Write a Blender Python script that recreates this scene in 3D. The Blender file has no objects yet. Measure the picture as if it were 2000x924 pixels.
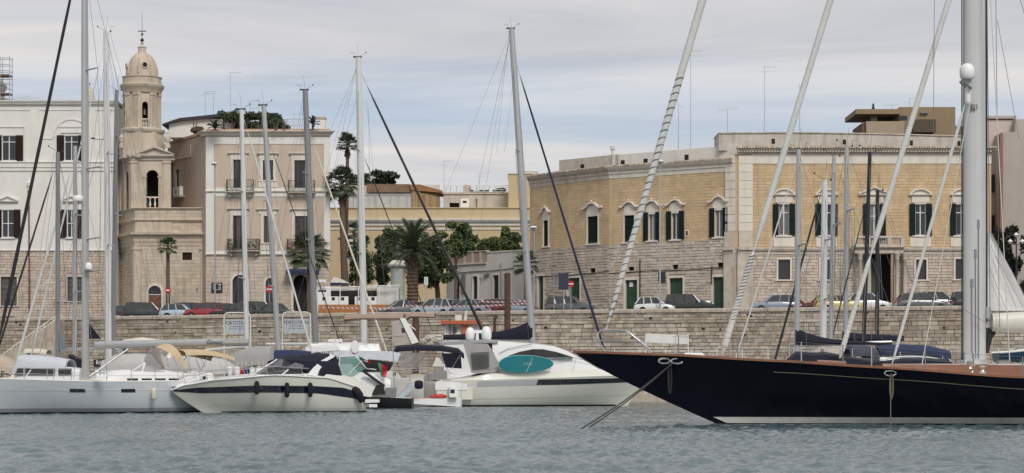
import bpy, math, random
import numpy as np
from mathutils import Vector, Matrix, noise as mnoise

# ---------------------------------------------------------------- camera
S = bpy.context.scene
COL = S.collection
FPX, HOR, CH = 4000.0, 750.0, 1.45          # focal length in photo pixels, horizon row, eye height
cd = bpy.data.cameras.new('camera'); cam = bpy.data.objects.new('camera', cd); COL.objects.link(cam)
cam.location = (0, 0, CH); cam.rotation_euler = (math.radians(90), 0, 0)
cd.sensor_width = 36; cd.lens = 36 * FPX / 2000; cd.shift_y = (HOR - 462) / 2000
cd.clip_start = 0.5; cd.clip_end = 6000
S.camera = cam
# ---------------------------------------------------------------- light
SUN_EL, SUN_AZ = math.radians(44), math.radians(158)   # azimuth from +Y, clockwise: behind the camera, to the right
sd = bpy.data.lights.new('sun', 'SUN'); sun = bpy.data.objects.new('sun', sd); COL.objects.link(sun)
sd.energy = 1.5; sd.angle = math.radians(20); sd.color = (1.0, 0.95, 0.88)
sdir = Vector((math.sin(SUN_AZ) * math.cos(SUN_EL), math.cos(SUN_AZ) * math.cos(SUN_EL), math.sin(SUN_EL)))
sun.rotation_euler = sdir.to_track_quat('Z', 'Y').to_euler()
S.view_settings.view_transform = 'Standard'; S.view_settings.look = 'None'
S.view_settings.gamma = 1; S.view_settings.use_curve_mapping = False
S.view_settings.exposure = 0.66
# ---------------------------------------------------------------- sky
wd = bpy.data.worlds.new('World'); S.world = wd; wd.use_nodes = True
nt = wd.node_tree; nt.nodes.clear()
def wn(t, **k):
    n = nt.nodes.new(t)
    for a, b in k.items(): setattr(n, a, b)
    return n
def wl_(a, b): nt.links.new(a, b)
def wmath(op, a, b=None, c=None):
    n = wn('ShaderNodeMath', operation=op)
    for i, v in enumerate((a, b, c)):
        if v is None: continue
        if isinstance(v, (int, float)): n.inputs[i].default_value = v
        else: wl_(v, n.inputs[i])
    return n.outputs[0]
tc = wn('ShaderNodeTexCoord'); sp = wn('ShaderNodeSeparateXYZ'); wl_(tc.outputs['Generated'], sp.inputs[0])
zc = wmath('ADD', wmath('MAXIMUM', sp.outputs[2], 0.0), 0.035)
px = wmath('DIVIDE', sp.outputs[0], zc); py = wmath('DIVIDE', sp.outputs[1], zc)
cb = wn('ShaderNodeCombineXYZ'); wl_(px, cb.inputs[0]); wl_(py, cb.inputs[1])
def cloud(scale, detail, rough, sx, sy, off, dist=0.0):
    mp = wn('ShaderNodeMapping'); wl_(cb.outputs[0], mp.inputs[0])
    mp.inputs['Scale'].default_value = (sx, sy, 1); mp.inputs['Location'].default_value = off
    n = wn('ShaderNodeTexNoise'); wl_(mp.outputs[0], n.inputs['Vector'])
    n.inputs['Scale'].default_value = scale; n.inputs['Detail'].default_value = detail
    n.inputs['Roughness'].default_value = rough; n.inputs['Distortion'].default_value = dist
    return n.outputs['Fac']
def ramp(fac, stops):
    r = wn('ShaderNodeValToRGB'); wl_(fac, r.inputs[0])
    e = r.color_ramp.elements
    while len(e) < len(stops): e.new(0.5)
    for i, (p, c) in enumerate(stops):
        e[i].position = p; e[i].color = (c[0], c[1], c[2], 1) if not isinstance(c, float) else (c, c, c, 1)
    return r.outputs[0]
SKYK = 0.715
gap = ramp(cloud(0.34, 6, 0.5, 0.22, 1.0, (6.1, 1.15, 0)), [(0.36, 1.0), (0.50, 0.0)])
tone = ramp(cloud(0.85, 9, 0.6, 0.42, 1.0, (7.7, 2.2, 0), 0.8),
            [(0.35, (0.50 * SKYK, 0.515 * SKYK, 0.55 * SKYK)), (0.50, (0.605 * SKYK, 0.60 * SKYK, 0.61 * SKYK)), (0.64, (0.72 * SKYK, 0.685 * SKYK, 0.65 * SKYK))])
sky = wn('ShaderNodeTexSky', sky_type='NISHITA'); sky.sun_disc = False
sky.sun_elevation = SUN_EL; sky.sun_rotation = SUN_AZ; sky.altitude = 0; sky.air_density = 1.0; sky.dust_density = 0.6; sky.ozone_density = 2.0
sk = wn('ShaderNodeMix', data_type='RGBA', blend_type='MULTIPLY'); sk.inputs[0].default_value = 1
wl_(sky.outputs[0], sk.inputs['A']); sk.inputs['B'].default_value = (0.047, 0.056, 0.066, 1)
mx = wn('ShaderNodeMix', data_type='RGBA'); wl_(wmath("MULTIPLY", gap, 0.62), mx.inputs[0]); wl_(tone, mx.inputs['A']); wl_(sk.outputs['Result'], mx.inputs['B'])
bg = wn('ShaderNodeBackground'); bg.inputs['Strength'].default_value = 1.0
wl_(mx.outputs['Result'], bg.inputs['Color'])
wo = wn('ShaderNodeOutputWorld'); wl_(bg.outputs[0], wo.inputs[0])

# ---------------------------------------------------------------- helpers
R = random.Random(11)
Z = Vector((0, 0, 1))
def V(*a): return Vector(a)
def W(x, y, D): return V((x - 1000) / FPX * D, D, CH + (HOR - y) / FPX * D)   # a photo pixel at a real distance

class Frame:
    """local (u, o, z): u along a wall or keel, o outwards (towards the viewer), z up"""
    def __init__(s, O, U, N=None):
        s.O = V(O[0], O[1], 0); s.U = V(U[0], U[1], 0).normalized()
        s.N = V(s.U.y, -s.U.x, 0) if N is None else V(*N)
    @staticmethod
    def flat(D): return Frame((0, D), (1, 0))
    @staticmethod
    def pix2(xa, Da, xb, Db):
        a = W(xa, HOR, Da); b = W(xb, HOR, Db); f = Frame((a.x, a.y), (b.x - a.x, b.y - a.y)); f.L = (b - a).length; return f
    def tf(s, p): return s.O + s.U * p[0] + s.N * p[1] + Z * p[2]
    def pix(s, x, y, o=0.0):
        d = V((x - 1000) / FPX, 1, (HOR - y) / FPX); O = s.O + s.N * o; c = V(0, 0, CH)
        t = (O - c).dot(s.N) / d.dot(s.N); p = c + d * t
        return (p - s.O).dot(s.U), p.z
    def u(s, x, o=0.0): return s.pix(x, HOR, o)[0]
    def z(s, x, y, o=0.0): return s.pix(x, y, o)[1]
    def rect(s, x0, y0, x1, y1, o=0.0):
        xm, ym = (x0 + x1) / 2, (y0 + y1) / 2
        return (s.u(x0, o), s.u(x1, o), s.z(xm, y1, o), s.z(xm, y0, o))
class WorldFrame:
    def tf(s, p): return V(*p)
WF = WorldFrame()

def wloc(o):
    v = V(0, 0, 0)
    while o is not None: v += o.location; o = o.parent
    return v
def tag(o, label=None, cat=None, group=None, kind=None):
    if label: o['label'] = label
    if cat: o['category'] = cat
    if group: o['group'] = group
    if kind: o['kind'] = kind
    return o
def thing(name, label, cat, loc=(0, 0, 0), group=None, rz=0.0):
    o = bpy.data.objects.new(name, None); COL.objects.link(o); o.empty_display_size = 0.3
    o.location = loc; o.rotation_euler = (0, 0, rz)
    return tag(o, label, cat, group)

class MB:
    def __init__(s, fr=None): s.v = []; s.f = []; s.fr = fr or WF
    def add(s, pts, faces, raw=False):
        b = len(s.v)
        s.v += [p if raw else s.fr.tf(p) for p in pts]
        s.f += [tuple(b + i for i in f) for f in faces]
    def box(s, u0, u1, o0, o1, z0, z1):
        s.add([(u0, o0, z0), (u1, o0, z0), (u1, o1, z0), (u0, o1, z0), (u0, o0, z1), (u1, o0, z1), (u1, o1, z1), (u0, o1, z1)],
              [(0, 1, 2, 3), (4, 5, 6, 7), (0, 1, 5, 4), (1, 2, 6, 5), (2, 3, 7, 6), (3, 0, 4, 7)]); return s
    def quad(s, a, b, c, d): s.add([a, b, c, d], [(0, 1, 2, 3)]); return s
    def prism(s, poly, o0, o1):                      # (u, z) outline pushed along o
        n = len(poly)
        s.add([(p[0], o0, p[1]) for p in poly] + [(p[0], o1, p[1]) for p in poly],
              [tuple(range(n)), tuple(range(n, 2 * n))] + [(i, (i + 1) % n, n + (i + 1) % n, n + i) for i in range(n)]); return s
    def mould(s, prof, u0, u1, m0=0.0, m1=0.0):      # (o, z) profile along u; mitre factor at the ends
        n = len(prof)
        s.add([(u0 - m0 * p[0], p[0], p[1]) for p in prof] + [(u1 + m1 * p[0], p[0], p[1]) for p in prof],
              [tuple(range(n)), tuple(range(n, 2 * n))] + [(i, (i + 1) % n, n + (i + 1) % n, n + i) for i in range(n)]); return s
    def path(s, pts, r, n=6, cap=True):
        P = [s.fr.tf(p) for p in pts]
        rs = r if isinstance(r, (list, tuple)) else [r] * len(P)
        rings = []; prev = None
        for i, p in enumerate(P):
            t = (P[min(i + 1, len(P) - 1)] - P[max(i - 1, 0)])
            if t.length < 1e-9: t = V(0, 0, 1)
            t.normalize()
            if prev is None: a = t.orthogonal().normalized()
            else:
                a = prev - t * prev.dot(t); a = a.normalized() if a.length > 1e-6 else t.orthogonal().normalized()
            prev = a; b = t.cross(a)
            rings.append([p + (a * math.cos(2 * math.pi * k / n) + b * math.sin(2 * math.pi * k / n)) * rs[i] for k in range(n)])
        base = len(s.v)
        for q in rings: s.v += q
        for i in range(len(P) - 1):
            for k in range(n):
                s.f.append((base + i * n + k, base + i * n + (k + 1) % n, base + (i + 1) * n + (k + 1) % n, base + (i + 1) * n + k))
        if cap:
            s.f.append(tuple(base + k for k in range(n))); s.f.append(tuple(base + (len(P) - 1) * n + k for k in range(n)))
        return s
    def tube(s, p, q, r, r1=None, n=6): return s.path([p, q], [r, r if r1 is None else r1], n)
    def lathe(s, c, prof, n=16, ax='z', a0=0.0, sc=(1, 1)):
        rows = []
        for r, h in prof:
            row = []
            for k in range(n):
                a = a0 + 2 * math.pi * k / n; x, y = r * math.cos(a) * sc[0], r * math.sin(a) * sc[1]
                row.append((c[0] + x, c[1] + y, c[2] + h) if ax == 'z' else (c[0] + x, c[1] + h, c[2] + y) if ax == 'o' else (c[0] + h, c[1] + x, c[2] + y))
            rows.append(row)
        b = []
        for i in range(len(rows) - 1):
            for k in range(n): b.append((i * n + k, i * n + (k + 1) % n, (i + 1) * n + (k + 1) % n, (i + 1) * n + k))
        m = len(rows); b += [tuple(range(n)), tuple((m - 1) * n + k for k in range(n))]
        s.add([p for r in rows for p in r], b); return s
    def ball(s, c, rx, ry=None, rz=None, n=10, m=6, z0=-1.0):
        ry = ry or rx; rz = rz or rx; prof = []
        a_0 = math.asin(max(-1, z0))
        for i in range(m + 1):
            a = a_0 + (math.pi / 2 - a_0) * i / m; prof.append((max(math.cos(a), 0.002), math.sin(a)))
        rows = [[(c[0] + rx * r * math.cos(2 * math.pi * k / n), c[1] + ry * r * math.sin(2 * math.pi * k / n), c[2] + rz * h) for k in range(n)] for r, h in prof]
        return s.loft(rows, closed=True, caps=True)
    def loft(s, rows, closed=False, caps=False):
        n = len(rows[0]); fs = []
        for i in range(len(rows) - 1):
            for k in range(n if closed else n - 1):
                fs.append((i * n + k, i * n + (k + 1) % n, (i + 1) * n + (k + 1) % n, (i + 1) * n + k))
        if caps: fs += [tuple(range(n)), tuple((len(rows) - 1) * n + k for k in range(n))]
        s.add([p for r in rows for p in r], fs); return s
    def mesh(s, name, off=V(0, 0, 0), smooth=False):
        me = bpy.data.meshes.new(name); me.from_pydata([tuple(p - off) for p in s.v], [], s.f); me.update()
        if smooth and len(me.polygons):
            import bmesh
            bm = bmesh.new(); bm.from_mesh(me); bmesh.ops.remove_doubles(bm, verts=bm.verts, dist=1e-4)
            bmesh.ops.recalc_face_normals(bm, faces=bm.faces); bm.to_mesh(me); bm.free()
            me.polygons.foreach_set('use_smooth', [True] * len(me.polygons))
            try: me.set_sharp_from_angle(angle=math.radians(42))
            except Exception: pass
        return me
    def build(s, name, mat, parent=None, smooth=False, local=False, label=None, cat=None, group=None, kind=None):
        if parent is None and not local:                         # a one-mesh thing: origin at its base
            xs = [p.x for p in s.v]; ys = [p.y for p in s.v]; zs = [p.z for p in s.v]
            off = V((min(xs) + max(xs)) / 2, (min(ys) + max(ys)) / 2, min(zs))
        else: off = V(0, 0, 0) if local else wloc(parent)
        me = s.mesh(name, off, smooth); me.materials.append(mat)
        o = bpy.data.objects.new(name, me); COL.objects.link(o); o.parent = parent
        if parent is None and not local: o.location = off
        return tag(o, label, cat, group, kind)

def obj_of(me, name, parent=None, loc=(0, 0, 0), rot=(0, 0, 0), sc=(1, 1, 1)):
    o = bpy.data.objects.new(name, me); COL.objects.link(o); o.parent = parent; o.location = loc; o.rotation_euler = rot; o.scale = sc; return o

def text(fr, s, u, o, z, size, mat, parent, align='CENTER', shear=0.0, name='lettering', flip=False, sx=1.0):
    c = bpy.data.curves.new('t', 'FONT'); c.body = s; c.size = size; c.align_x = align; c.shear = shear; c.extrude = 0.004
    t = bpy.data.objects.new('t', c); COL.objects.link(t)
    dg = bpy.context.evaluated_depsgraph_get(); me = bpy.data.meshes.new_from_object(t.evaluated_get(dg))
    bpy.data.objects.remove(t); off = wloc(parent)
    for v in me.vertices: v.co = fr.tf((u + v.co.x * sx, o + v.co.z, z + v.co.y)) - off
    me.materials.clear(); me.materials.append(mat); me.name = name
    ob = bpy.data.objects.new(name, me); COL.objects.link(ob); ob.parent = parent
    return ob

# ---------------------------------------------------------------- materials
MATS = {}
def M(name, col, rough=0.7, var=0.12, scale=2.0, metal=0.0, bump=0.0, bscale=None, island=0.0, spec=0.5, coat=0.0,
      col2=None, c2scale=0.6, c2amt=0.5, streak=0.0, streak_col=(0.12, 0.10, 0.08), trans=0.0, detail=5):
    if name in MATS: return MATS[name]
    m = bpy.data.materials.new(name); MATS[name] = m; m.use_nodes = True; t = m.node_tree; t.nodes.clear()
    def N(ty, **k):
        n = t.nodes.new(ty)
        for a, b in k.items(): setattr(n, a, b)
        return n
    L = t.links.new
    b = N('ShaderNodeBsdfPrincipled'); out = N('ShaderNodeOutputMaterial'); L(b.outputs[0], out.inputs[0])
    b.inputs['Roughness'].default_value = rough; b.inputs['Metallic'].default_value = metal
    b.inputs['Specular IOR Level'].default_value = spec; b.inputs['Coat Weight'].default_value = coat; b.inputs['Coat Roughness'].default_value = 0.06
    tc = N('ShaderNodeTexCoord'); co = tc.outputs['Object']
    def noise(sc, mapping=None, det=detail):
        n = N('ShaderNodeTexNoise'); n.inputs['Scale'].default_value = sc; n.inputs['Detail'].default_value = det; n.inputs['Roughness'].default_value = 0.6
        if mapping:
            mp = N('ShaderNodeMapping'); mp.inputs['Scale'].default_value = mapping; L(co, mp.inputs[0]); L(mp.outputs[0], n.inputs['Vector'])
        else: L(co, n.inputs['Vector'])
        return n.outputs['Fac']
    def mrange(f, a, bb, c, d):
        n = N('ShaderNodeMapRange'); L(f, n.inputs[0])
        for i, v in enumerate((a, bb, c, d)): n.inputs[i + 1].default_value = v
        return n.outputs[0]
    cur = None
    rgb = N('ShaderNodeRGB'); rgb.outputs[0].default_value = (*col, 1); cur = rgb.outputs[0]
    def mix(f, a, bcol, blend='MIX'):
        n = N('ShaderNodeMix', data_type='RGBA', blend_type=blend)
        if isinstance(f, float): n.inputs[0].default_value = f
        else: L(f, n.inputs[0])
        L(a, n.inputs['A'])
        if isinstance(bcol, tuple): n.inputs['B'].default_value = (*bcol, 1)
        else: L(bcol, n.inputs['B'])
        return n.outputs['Result']
    if col2: cur = mix(mrange(noise(c2scale), 0.42, 0.62, 0.0, c2amt), cur, col2)
    if streak: cur = mix(mrange(noise(1.0, (1.6, 1.6, 0.16), 6), 0.50, 0.74, 0.0, streak), cur, streak_col)
    fac = None
    if var: fac = mrange(noise(scale), 0.25, 0.75, 1 - var, 1 + var)
    if island:
        g = N('ShaderNodeNewGeometry'); f2 = mrange(g.outputs['Random Per Island'], 0, 1, 1 - island, 1 + island)
        if fac is None: fac = f2
        else:
            mm = N('ShaderNodeMath', operation='MULTIPLY'); L(fac, mm.inputs[0]); L(f2, mm.inputs[1]); fac = mm.outputs[0]
    if fac is not None:
        vm = N('ShaderNodeVectorMath', operation='SCALE'); L(cur, vm.inputs[0]); L(fac, vm.inputs['Scale']); cur = vm.outputs[0]
    L(cur, b.inputs['Base Color'])
    if bump:
        bp = N('ShaderNodeBump'); bp.inputs['Strength'].default_value = bump; bp.inputs['Distance'].default_value = 0.04
        L(noise(bscale or scale * 4), bp.inputs['Height']); L(bp.outputs[0], b.inputs['Normal'])
    if trans:
        tr = N('ShaderNodeBsdfTranslucent'); L(cur, tr.inputs[0]); ms = N('ShaderNodeMixShader'); ms.inputs[0].default_value = trans
        L(b.outputs[0], ms.inputs[1]); L(tr.outputs[0], ms.inputs[2]); L(ms.outputs[0], out.inputs[0])
    return m
def GLASSY(name, tint, alpha, rough=0.05):        # see-through plastic / tinted glass: glossy over part-transparent
    if name in MATS: return MATS[name]
    m = bpy.data.materials.new(name); MATS[name] = m; m.use_nodes = True; t = m.node_tree; t.nodes.clear(); L = t.links.new
    b = t.nodes.new('ShaderNodeBsdfPrincipled'); b.inputs['Base Color'].default_value = (*tint, 1); b.inputs['Roughness'].default_value = rough
    tr = t.nodes.new('ShaderNodeBsdfTransparent'); ms = t.nodes.new('ShaderNodeMixShader'); ms.inputs[0].default_value = alpha
    out = t.nodes.new('ShaderNodeOutputMaterial'); L(tr.outputs[0], ms.inputs[1]); L(b.outputs[0], ms.inputs[2]); L(ms.outputs[0], out.inputs[0]); return m

m_glass = M('window_glass', (0.025, 0.028, 0.032), 0.06, 0.5, 0.4, spec=0.6)
m_glass2 = M('curtained_pane', (0.13, 0.135, 0.135), 0.08, 0.4, 0.8, spec=0.6)
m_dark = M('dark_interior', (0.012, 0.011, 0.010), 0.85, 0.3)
m_white = M('white_plaster', (0.69, 0.675, 0.63), 0.85, 0.05, 0.7, bump=0.15, bscale=9, streak=0.16, streak_col=(0.50, 0.46, 0.40), col2=(0.63, 0.61, 0.56))
m_trim = M('cream_stone_trim', (0.66, 0.61, 0.53), 0.8, 0.10, 1.6, bump=0.2, bscale=8, streak=0.35, streak_col=(0.34, 0.29, 0.23))
m_trim2 = M('weathered_trim', (0.52, 0.46, 0.385), 0.85, 0.16, 2.2, bump=0.35, bscale=7, streak=0.55, streak_col=(0.20, 0.16, 0.12))
m_church = M('church_limestone', (0.51, 0.435, 0.345), 0.85, 0.13, 1.4, bump=0.3, bscale=8, island=0.10, streak=0.5, streak_col=(0.22, 0.17, 0.125), col2=(0.50, 0.405, 0.30), c2scale=0.25)
m_rustic = M('rustic_limestone', (0.52, 0.445, 0.37), 0.9, 0.18, 2.0, bump=0.6, bscale=7, island=0.13, col2=(0.50, 0.385, 0.31), c2scale=0.35, streak=0.4, streak_col=(0.24, 0.18, 0.145))
m_rubble = M('pink_grey_limestone', (0.535, 0.465, 0.39), 0.9, 0.2, 2.0, bump=0.5, bscale=7, island=0.12, col2=(0.46, 0.375, 0.31), c2scale=0.3, streak=0.35, streak_col=(0.32, 0.24, 0.19))
m_mortar = M('mortar', (0.40, 0.345, 0.285), 0.95, 0.2, 3.0)
m_tufo = M('yellow_tufa', (0.56, 0.415, 0.245), 0.88, 0.14, 0.9, bump=0.3, bscale=9, island=0.07, col2=(0.47, 0.35, 0.225), c2scale=0.3, streak=0.38, streak_col=(0.32, 0.235, 0.15))
m_tufomortar = M('tufa_mortar', (0.49, 0.365, 0.215), 0.95, 0.12, 3.0)
m_quay = M('quay_stone', (0.435, 0.385, 0.315), 0.92, 0.25, 2.2, bump=0.7, bscale=8, island=0.27, col2=(0.32, 0.255, 0.195), c2scale=0.22, c2amt=0.8, streak=0.6, streak_col=(0.16, 0.12, 0.09))
m_quaym = M('quay_mortar', (0.24, 0.19, 0.15), 0.95, 0.3, 3.0)
m_coping = M('quay_coping', (0.46, 0.40, 0.33), 0.9, 0.2, 2.0, bump=0.5, island=0.15, streak=0.5)
m_beige = M('beige_plaster', (0.50, 0.415, 0.335), 0.88, 0.05, 0.6, bump=0.12, bscale=9, streak=0.22, streak_col=(0.33, 0.26, 0.20))
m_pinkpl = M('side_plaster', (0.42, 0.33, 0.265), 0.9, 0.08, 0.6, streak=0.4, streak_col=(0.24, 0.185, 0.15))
m_yellow = M('yellow_plaster', (0.55, 0.44, 0.27), 0.88, 0.06, 0.6, streak=0.25, streak_col=(0.42, 0.31, 0.18))
m_greypl = M('grey_white_plaster', (0.61, 0.585, 0.545), 0.9, 0.09, 0.7, bump=0.2, streak=0.35, streak_col=(0.32, 0.29, 0.26))
m_oldpl = M('stained_roof_plaster', (0.50, 0.455, 0.40), 0.92, 0.16, 1.2, bump=0.3, streak=0.55, streak_col=(0.24, 0.205, 0.17))
m_brownpl = M('brown_render', (0.26, 0.195, 0.115), 0.9, 0.06, 0.5, streak=0.15)
m_pinkb = M('pinkish_render', (0.40, 0.355, 0.32), 0.9, 0.07, 0.5, streak=0.3, streak_col=(0.28, 0.23, 0.20))
m_green = M('dark_green_paint', (0.008, 0.018, 0.016), 0.75, 0.2, 2.0, spec=0.15)
m_door = M('green_door_paint', (0.018, 0.060, 0.034), 0.55, 0.2, 1.5)
m_maroon = M('maroon_shutter_paint', (0.024, 0.011, 0.010), 0.75, 0.2, 2.0, spec=0.2)
m_wframe = M('white_joinery', (0.70, 0.70, 0.69), 0.5, 0.05)
m_iron = M('wrought_iron', (0.025, 0.025, 0.027), 0.6, 0.2)
m_terra = M('terracotta', (0.42, 0.27, 0.19), 0.9, 0.2, 3.0, island=0.3)
m_tile = M('old_roof_tile', (0.50, 0.415, 0.33), 0.9, 0.25, 3.0, island=0.3, streak=0.4)
m_wood = M('brown_wood', (0.16, 0.075, 0.04), 0.7, 0.25, 3.0)
m_reed = M('reed_screen', (0.33, 0.23, 0.12), 0.95, 0.25, 5.0, island=0.3)
m_galv = M('galvanised_metal', (0.46, 0.47, 0.48), 0.45, 0.10, 2.0, metal=0.6)
m_alu = M('anodised_mast', (0.40, 0.405, 0.405), 0.42, 0.06, 1.0, metal=0.35)
m_alul = M('white_painted_mast', (0.58, 0.585, 0.58), 0.35, 0.04, 1.0)
m_alud = M('dark_grey_mast', (0.22, 0.225, 0.23), 0.45, 0.06, 1.0, metal=0.2)
m_black = M('black_rubber', (0.012, 0.012, 0.013), 0.6, 0.2)
m_steel = M('stainless_steel', (0.62, 0.62, 0.62), 0.22, 0.05, metal=0.9)
m_wire = M('rigging_wire', (0.16, 0.16, 0.165), 0.45, 0.05, metal=0.5)
m_rope = M('mooring_rope', (0.035, 0.032, 0.030), 0.9, 0.2, 8)
m_ropew = M('white_rope', (0.60, 0.57, 0.50), 0.9, 0.1, 8)
m_gel = M('white_gelcoat', (0.74, 0.745, 0.735), 0.22, 0.03, 0.6, coat=0.4)
m_gelc = M('cream_gelcoat', (0.66, 0.65, 0.575), 0.25, 0.03, 0.6, coat=0.4)
m_gelg = M('grey_silver_hull', (0.60, 0.625, 0.645), 0.25, 0.05, 0.5, coat=0.4, streak=0.12, streak_col=(0.38, 0.38, 0.36))
m_navy = M('navy_gelcoat', (0.008, 0.009, 0.022), 0.12, 0.0, coat=0.6)
m_hull = M('blue_black_hull', (0.0030, 0.0034, 0.010), 0.30, 0.0, spec=0.22)
m_boot = M('boot_stripe', (0.58, 0.57, 0.53), 0.5, 0.15, 1.5, streak=0.3)
m_anti = M('black_antifouling', (0.015, 0.014, 0.014), 0.7, 0.2)
m_teak = M('varnished_teak', (0.21, 0.085, 0.042), 0.3, 0.25, 2.0, coat=0.5)
m_teakd = M('teak_deck', (0.42, 0.31, 0.19), 0.75, 0.15, 3.0)
m_ncloth = M('navy_canvas', (0.006, 0.007, 0.019), 0.9, 0.2, 2.0, bump=0.5, bscale=3)
m_bcloth = M('blue_canvas', (0.012, 0.022, 0.07), 0.85, 0.2, 2.0, bump=0.4, bscale=3)
m_gcloth = M('grey_canvas', (0.30, 0.295, 0.285), 0.9, 0.12, 1.5, bump=0.5, bscale=2)
m_tancloth = M('tan_canvas', (0.50, 0.385, 0.245), 0.9, 0.10, 1.5, bump=0.4, bscale=3)
m_brcloth = M('brown_canvas', (0.33, 0.235, 0.19), 0.9, 0.12, 1.5, bump=0.4, bscale=3)
m_whcloth = M('white_cloth', (0.66, 0.655, 0.63), 0.9, 0.06, 1.5, bump=0.4, bscale=3)
m_sail = M('furled_sailcloth', (0.56, 0.56, 0.54), 0.85, 0.08, 3.0, bump=0.4, bscale=6)
m_clear = GLASSY('clear_vinyl', (0.32, 0.31, 0.31), 0.5, 0.1)
m_tint = GLASSY('tinted_screen', (0.05, 0.052, 0.055), 0.72)
m_gtint = GLASSY('green_tint_screen', (0.22, 0.40, 0.36), 0.55)
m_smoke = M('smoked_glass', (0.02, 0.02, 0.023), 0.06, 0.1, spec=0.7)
m_teal = M('teal_board', (0.0, 0.155, 0.175), 0.4, 0.08, 2.0, coat=0.2)
m_red = M('red_paint', (0.42, 0.012, 0.016), 0.5, 0.1)
m_orange = M('orange_paint', (0.40, 0.10, 0.04), 0.55, 0.12)
m_pwhite = M('white_paint', (0.74, 0.74, 0.73), 0.5, 0.05)
m_blackp = M('black_paint', (0.015, 0.015, 0.016), 0.4, 0.1)
m_signback = M('grey_sign_back', (0.20, 0.20, 0.20), 0.6, 0.1)
m_asph = M('asphalt', (0.055, 0.053, 0.05), 0.95, 0.2, 2.0)
m_leaf = M('broad_leaves', (0.085, 0.125, 0.040), 0.6, 0.25, 0.8, island=0.65, trans=0.25, col2=(0.13, 0.15, 0.05), c2scale=0.5)
m_leafd = M('dark_leaves', (0.055, 0.082, 0.033), 0.6, 0.25, 0.8, island=0.7, trans=0.2)
m_pine = M('pine_needles', (0.035, 0.052, 0.024), 0.7, 0.25, 0.6, island=0.5, trans=0.05)
m_palm = M('palm_fronds', (0.075, 0.105, 0.045), 0.55, 0.25, 1.5, trans=0.15)
m_palmd = M('dark_palm_fronds', (0.060, 0.080, 0.045), 0.55, 0.25, 1.5, trans=0.12)
m_redleaf = M('reddish_foliage', (0.13, 0.045, 0.035), 0.7, 0.3, 2.0, island=0.5)
m_trunk = M('tree_bark', (0.12, 0.085, 0.06), 0.95, 0.3, 4.0, bump=0.8)
m_palmtr = M('palm_trunk', (0.13, 0.088, 0.062), 0.95, 0.3, 5.0, bump=0.9)
# ---------------------------------------------------------------- masonry helpers
def wall_panel(mb, u0, u1, z0, z1, ops=(), d=0.22, o=0.0):
    us = sorted({u0, u1} | {min(max(e, u0), u1) for q in ops for e in q[:2]}); zs = sorted({z0, z1} | {min(max(e, z0), z1) for q in ops for e in q[2:]})
    for i in range(len(us) - 1):
        for j in range(len(zs) - 1):
            a, b, c, e = us[i], us[i + 1], zs[j], zs[j + 1]
            if b - a < 1e-6 or e - c < 1e-6: continue
            um, zm = (a + b) / 2, (c + e) / 2
            if any(q[0] < um < q[1] and q[2] < zm < q[3] for q in ops): continue
            mb.quad((a, o, c), (b, o, c), (b, o, e), (a, o, e))
    for q in ops:
        a, b, c, e = q
        if b < u0 or a > u1 or e < z0 or c > z1: continue
        for p, r in (((a, c), (a, e)), ((b, c), (b, e)), ((a, c), (b, c)), ((a, e), (b, e))):
            mb.quad((p[0], o, p[1]), (r[0], o, r[1]), (r[0], o - d, r[1]), (p[0], o - d, p[1]))
def shell(mb, u0, u1, z0, z1, dep, o=0.0):
    mb.quad((u0, o, z0), (u0, o, z1), (u0, o - dep, z1), (u0, o - dep, z0)); mb.quad((u1, o, z0), (u1, o, z1), (u1, o - dep, z1), (u1, o - dep, z0))
    mb.quad((u0, o - dep, z0), (u1, o - dep, z0), (u1, o - dep, z1), (u0, o - dep, z1)); mb.quad((u0, o, z1), (u1, o, z1), (u1, o - dep, z1), (u0, o - dep, z1))
def blocks(mb, u0, u1, z0, z1, ops=(), h=0.3, w0=0.5, w1=0.95, gap=0.012, o0=-0.01, o1=0.03, jit=0.012, hj=0.12, seed=1):
    r = random.Random(seed); z = z0
    while z < z1 - 0.05:
        hh = min(h * r.uniform(1 - hj, 1 + hj), z1 - z)
        if z1 - (z + hh) < h * 0.45: hh = z1 - z
        iv = [(u0, u1)]
        for q in ops:
            if q[2] < z + hh * 0.6 and q[3] > z + hh * 0.4:
                n = []
                for a, b in iv:
                    if q[1] <= a or q[0] >= b: n.append((a, b)); continue
                    if q[0] - a > 0.04: n.append((a, q[0]))
                    if b - q[1] > 0.04: n.append((q[1], b))
                iv = n
        for a, b in iv:
            u = a; first = True
            while u < b - 0.02:
                w = r.uniform(w0, w1) * (r.uniform(0.4, 0.9) if first else 1); first = False
                e = u + w
                if b - e < w0 * 0.4: e = b
                e = min(e, b); f = o1 + r.uniform(-jit, jit); g = gap * r.uniform(0.5, 1.3)
                tl = r.uniform(-jit, jit) * 0.4
                mb.add([(u + g, o0, z + g), (e - g, o0, z + g), (e - g, o0, z + hh - g), (u + g, o0, z + hh - g),
                        (u + g * 1.8, f + tl, z + g * 1.8), (e - g * 1.8, f - tl, z + g * 1.8), (e - g * 1.8, f - tl, z + hh - g * 1.8), (u + g * 1.8, f + tl, z + hh - g * 1.8)],
                       [(4, 5, 6, 7), (0, 1, 5, 4), (1, 2, 6, 5), (2, 3, 7, 6), (3, 0, 4, 7)])
                u = e
        z += hh
def arch_fill(mb, u0, u1, zs, zt, o0, o1, n=9):         # the two corners above a round arch inside a square opening
    c = (u0 + u1) / 2; r = (u1 - u0) / 2
    for i in range(2 * n):
        a, b = math.pi * i / (2 * n), math.pi * (i + 1) / (2 * n)
        pa = (c - r * math.cos(a), zs + r * math.sin(a)); pb = (c - r * math.cos(b), zs + r * math.sin(b))
        mb.prism([pa, pb, (pb[0], zt), (pa[0], zt)], o0, o1)
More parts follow.
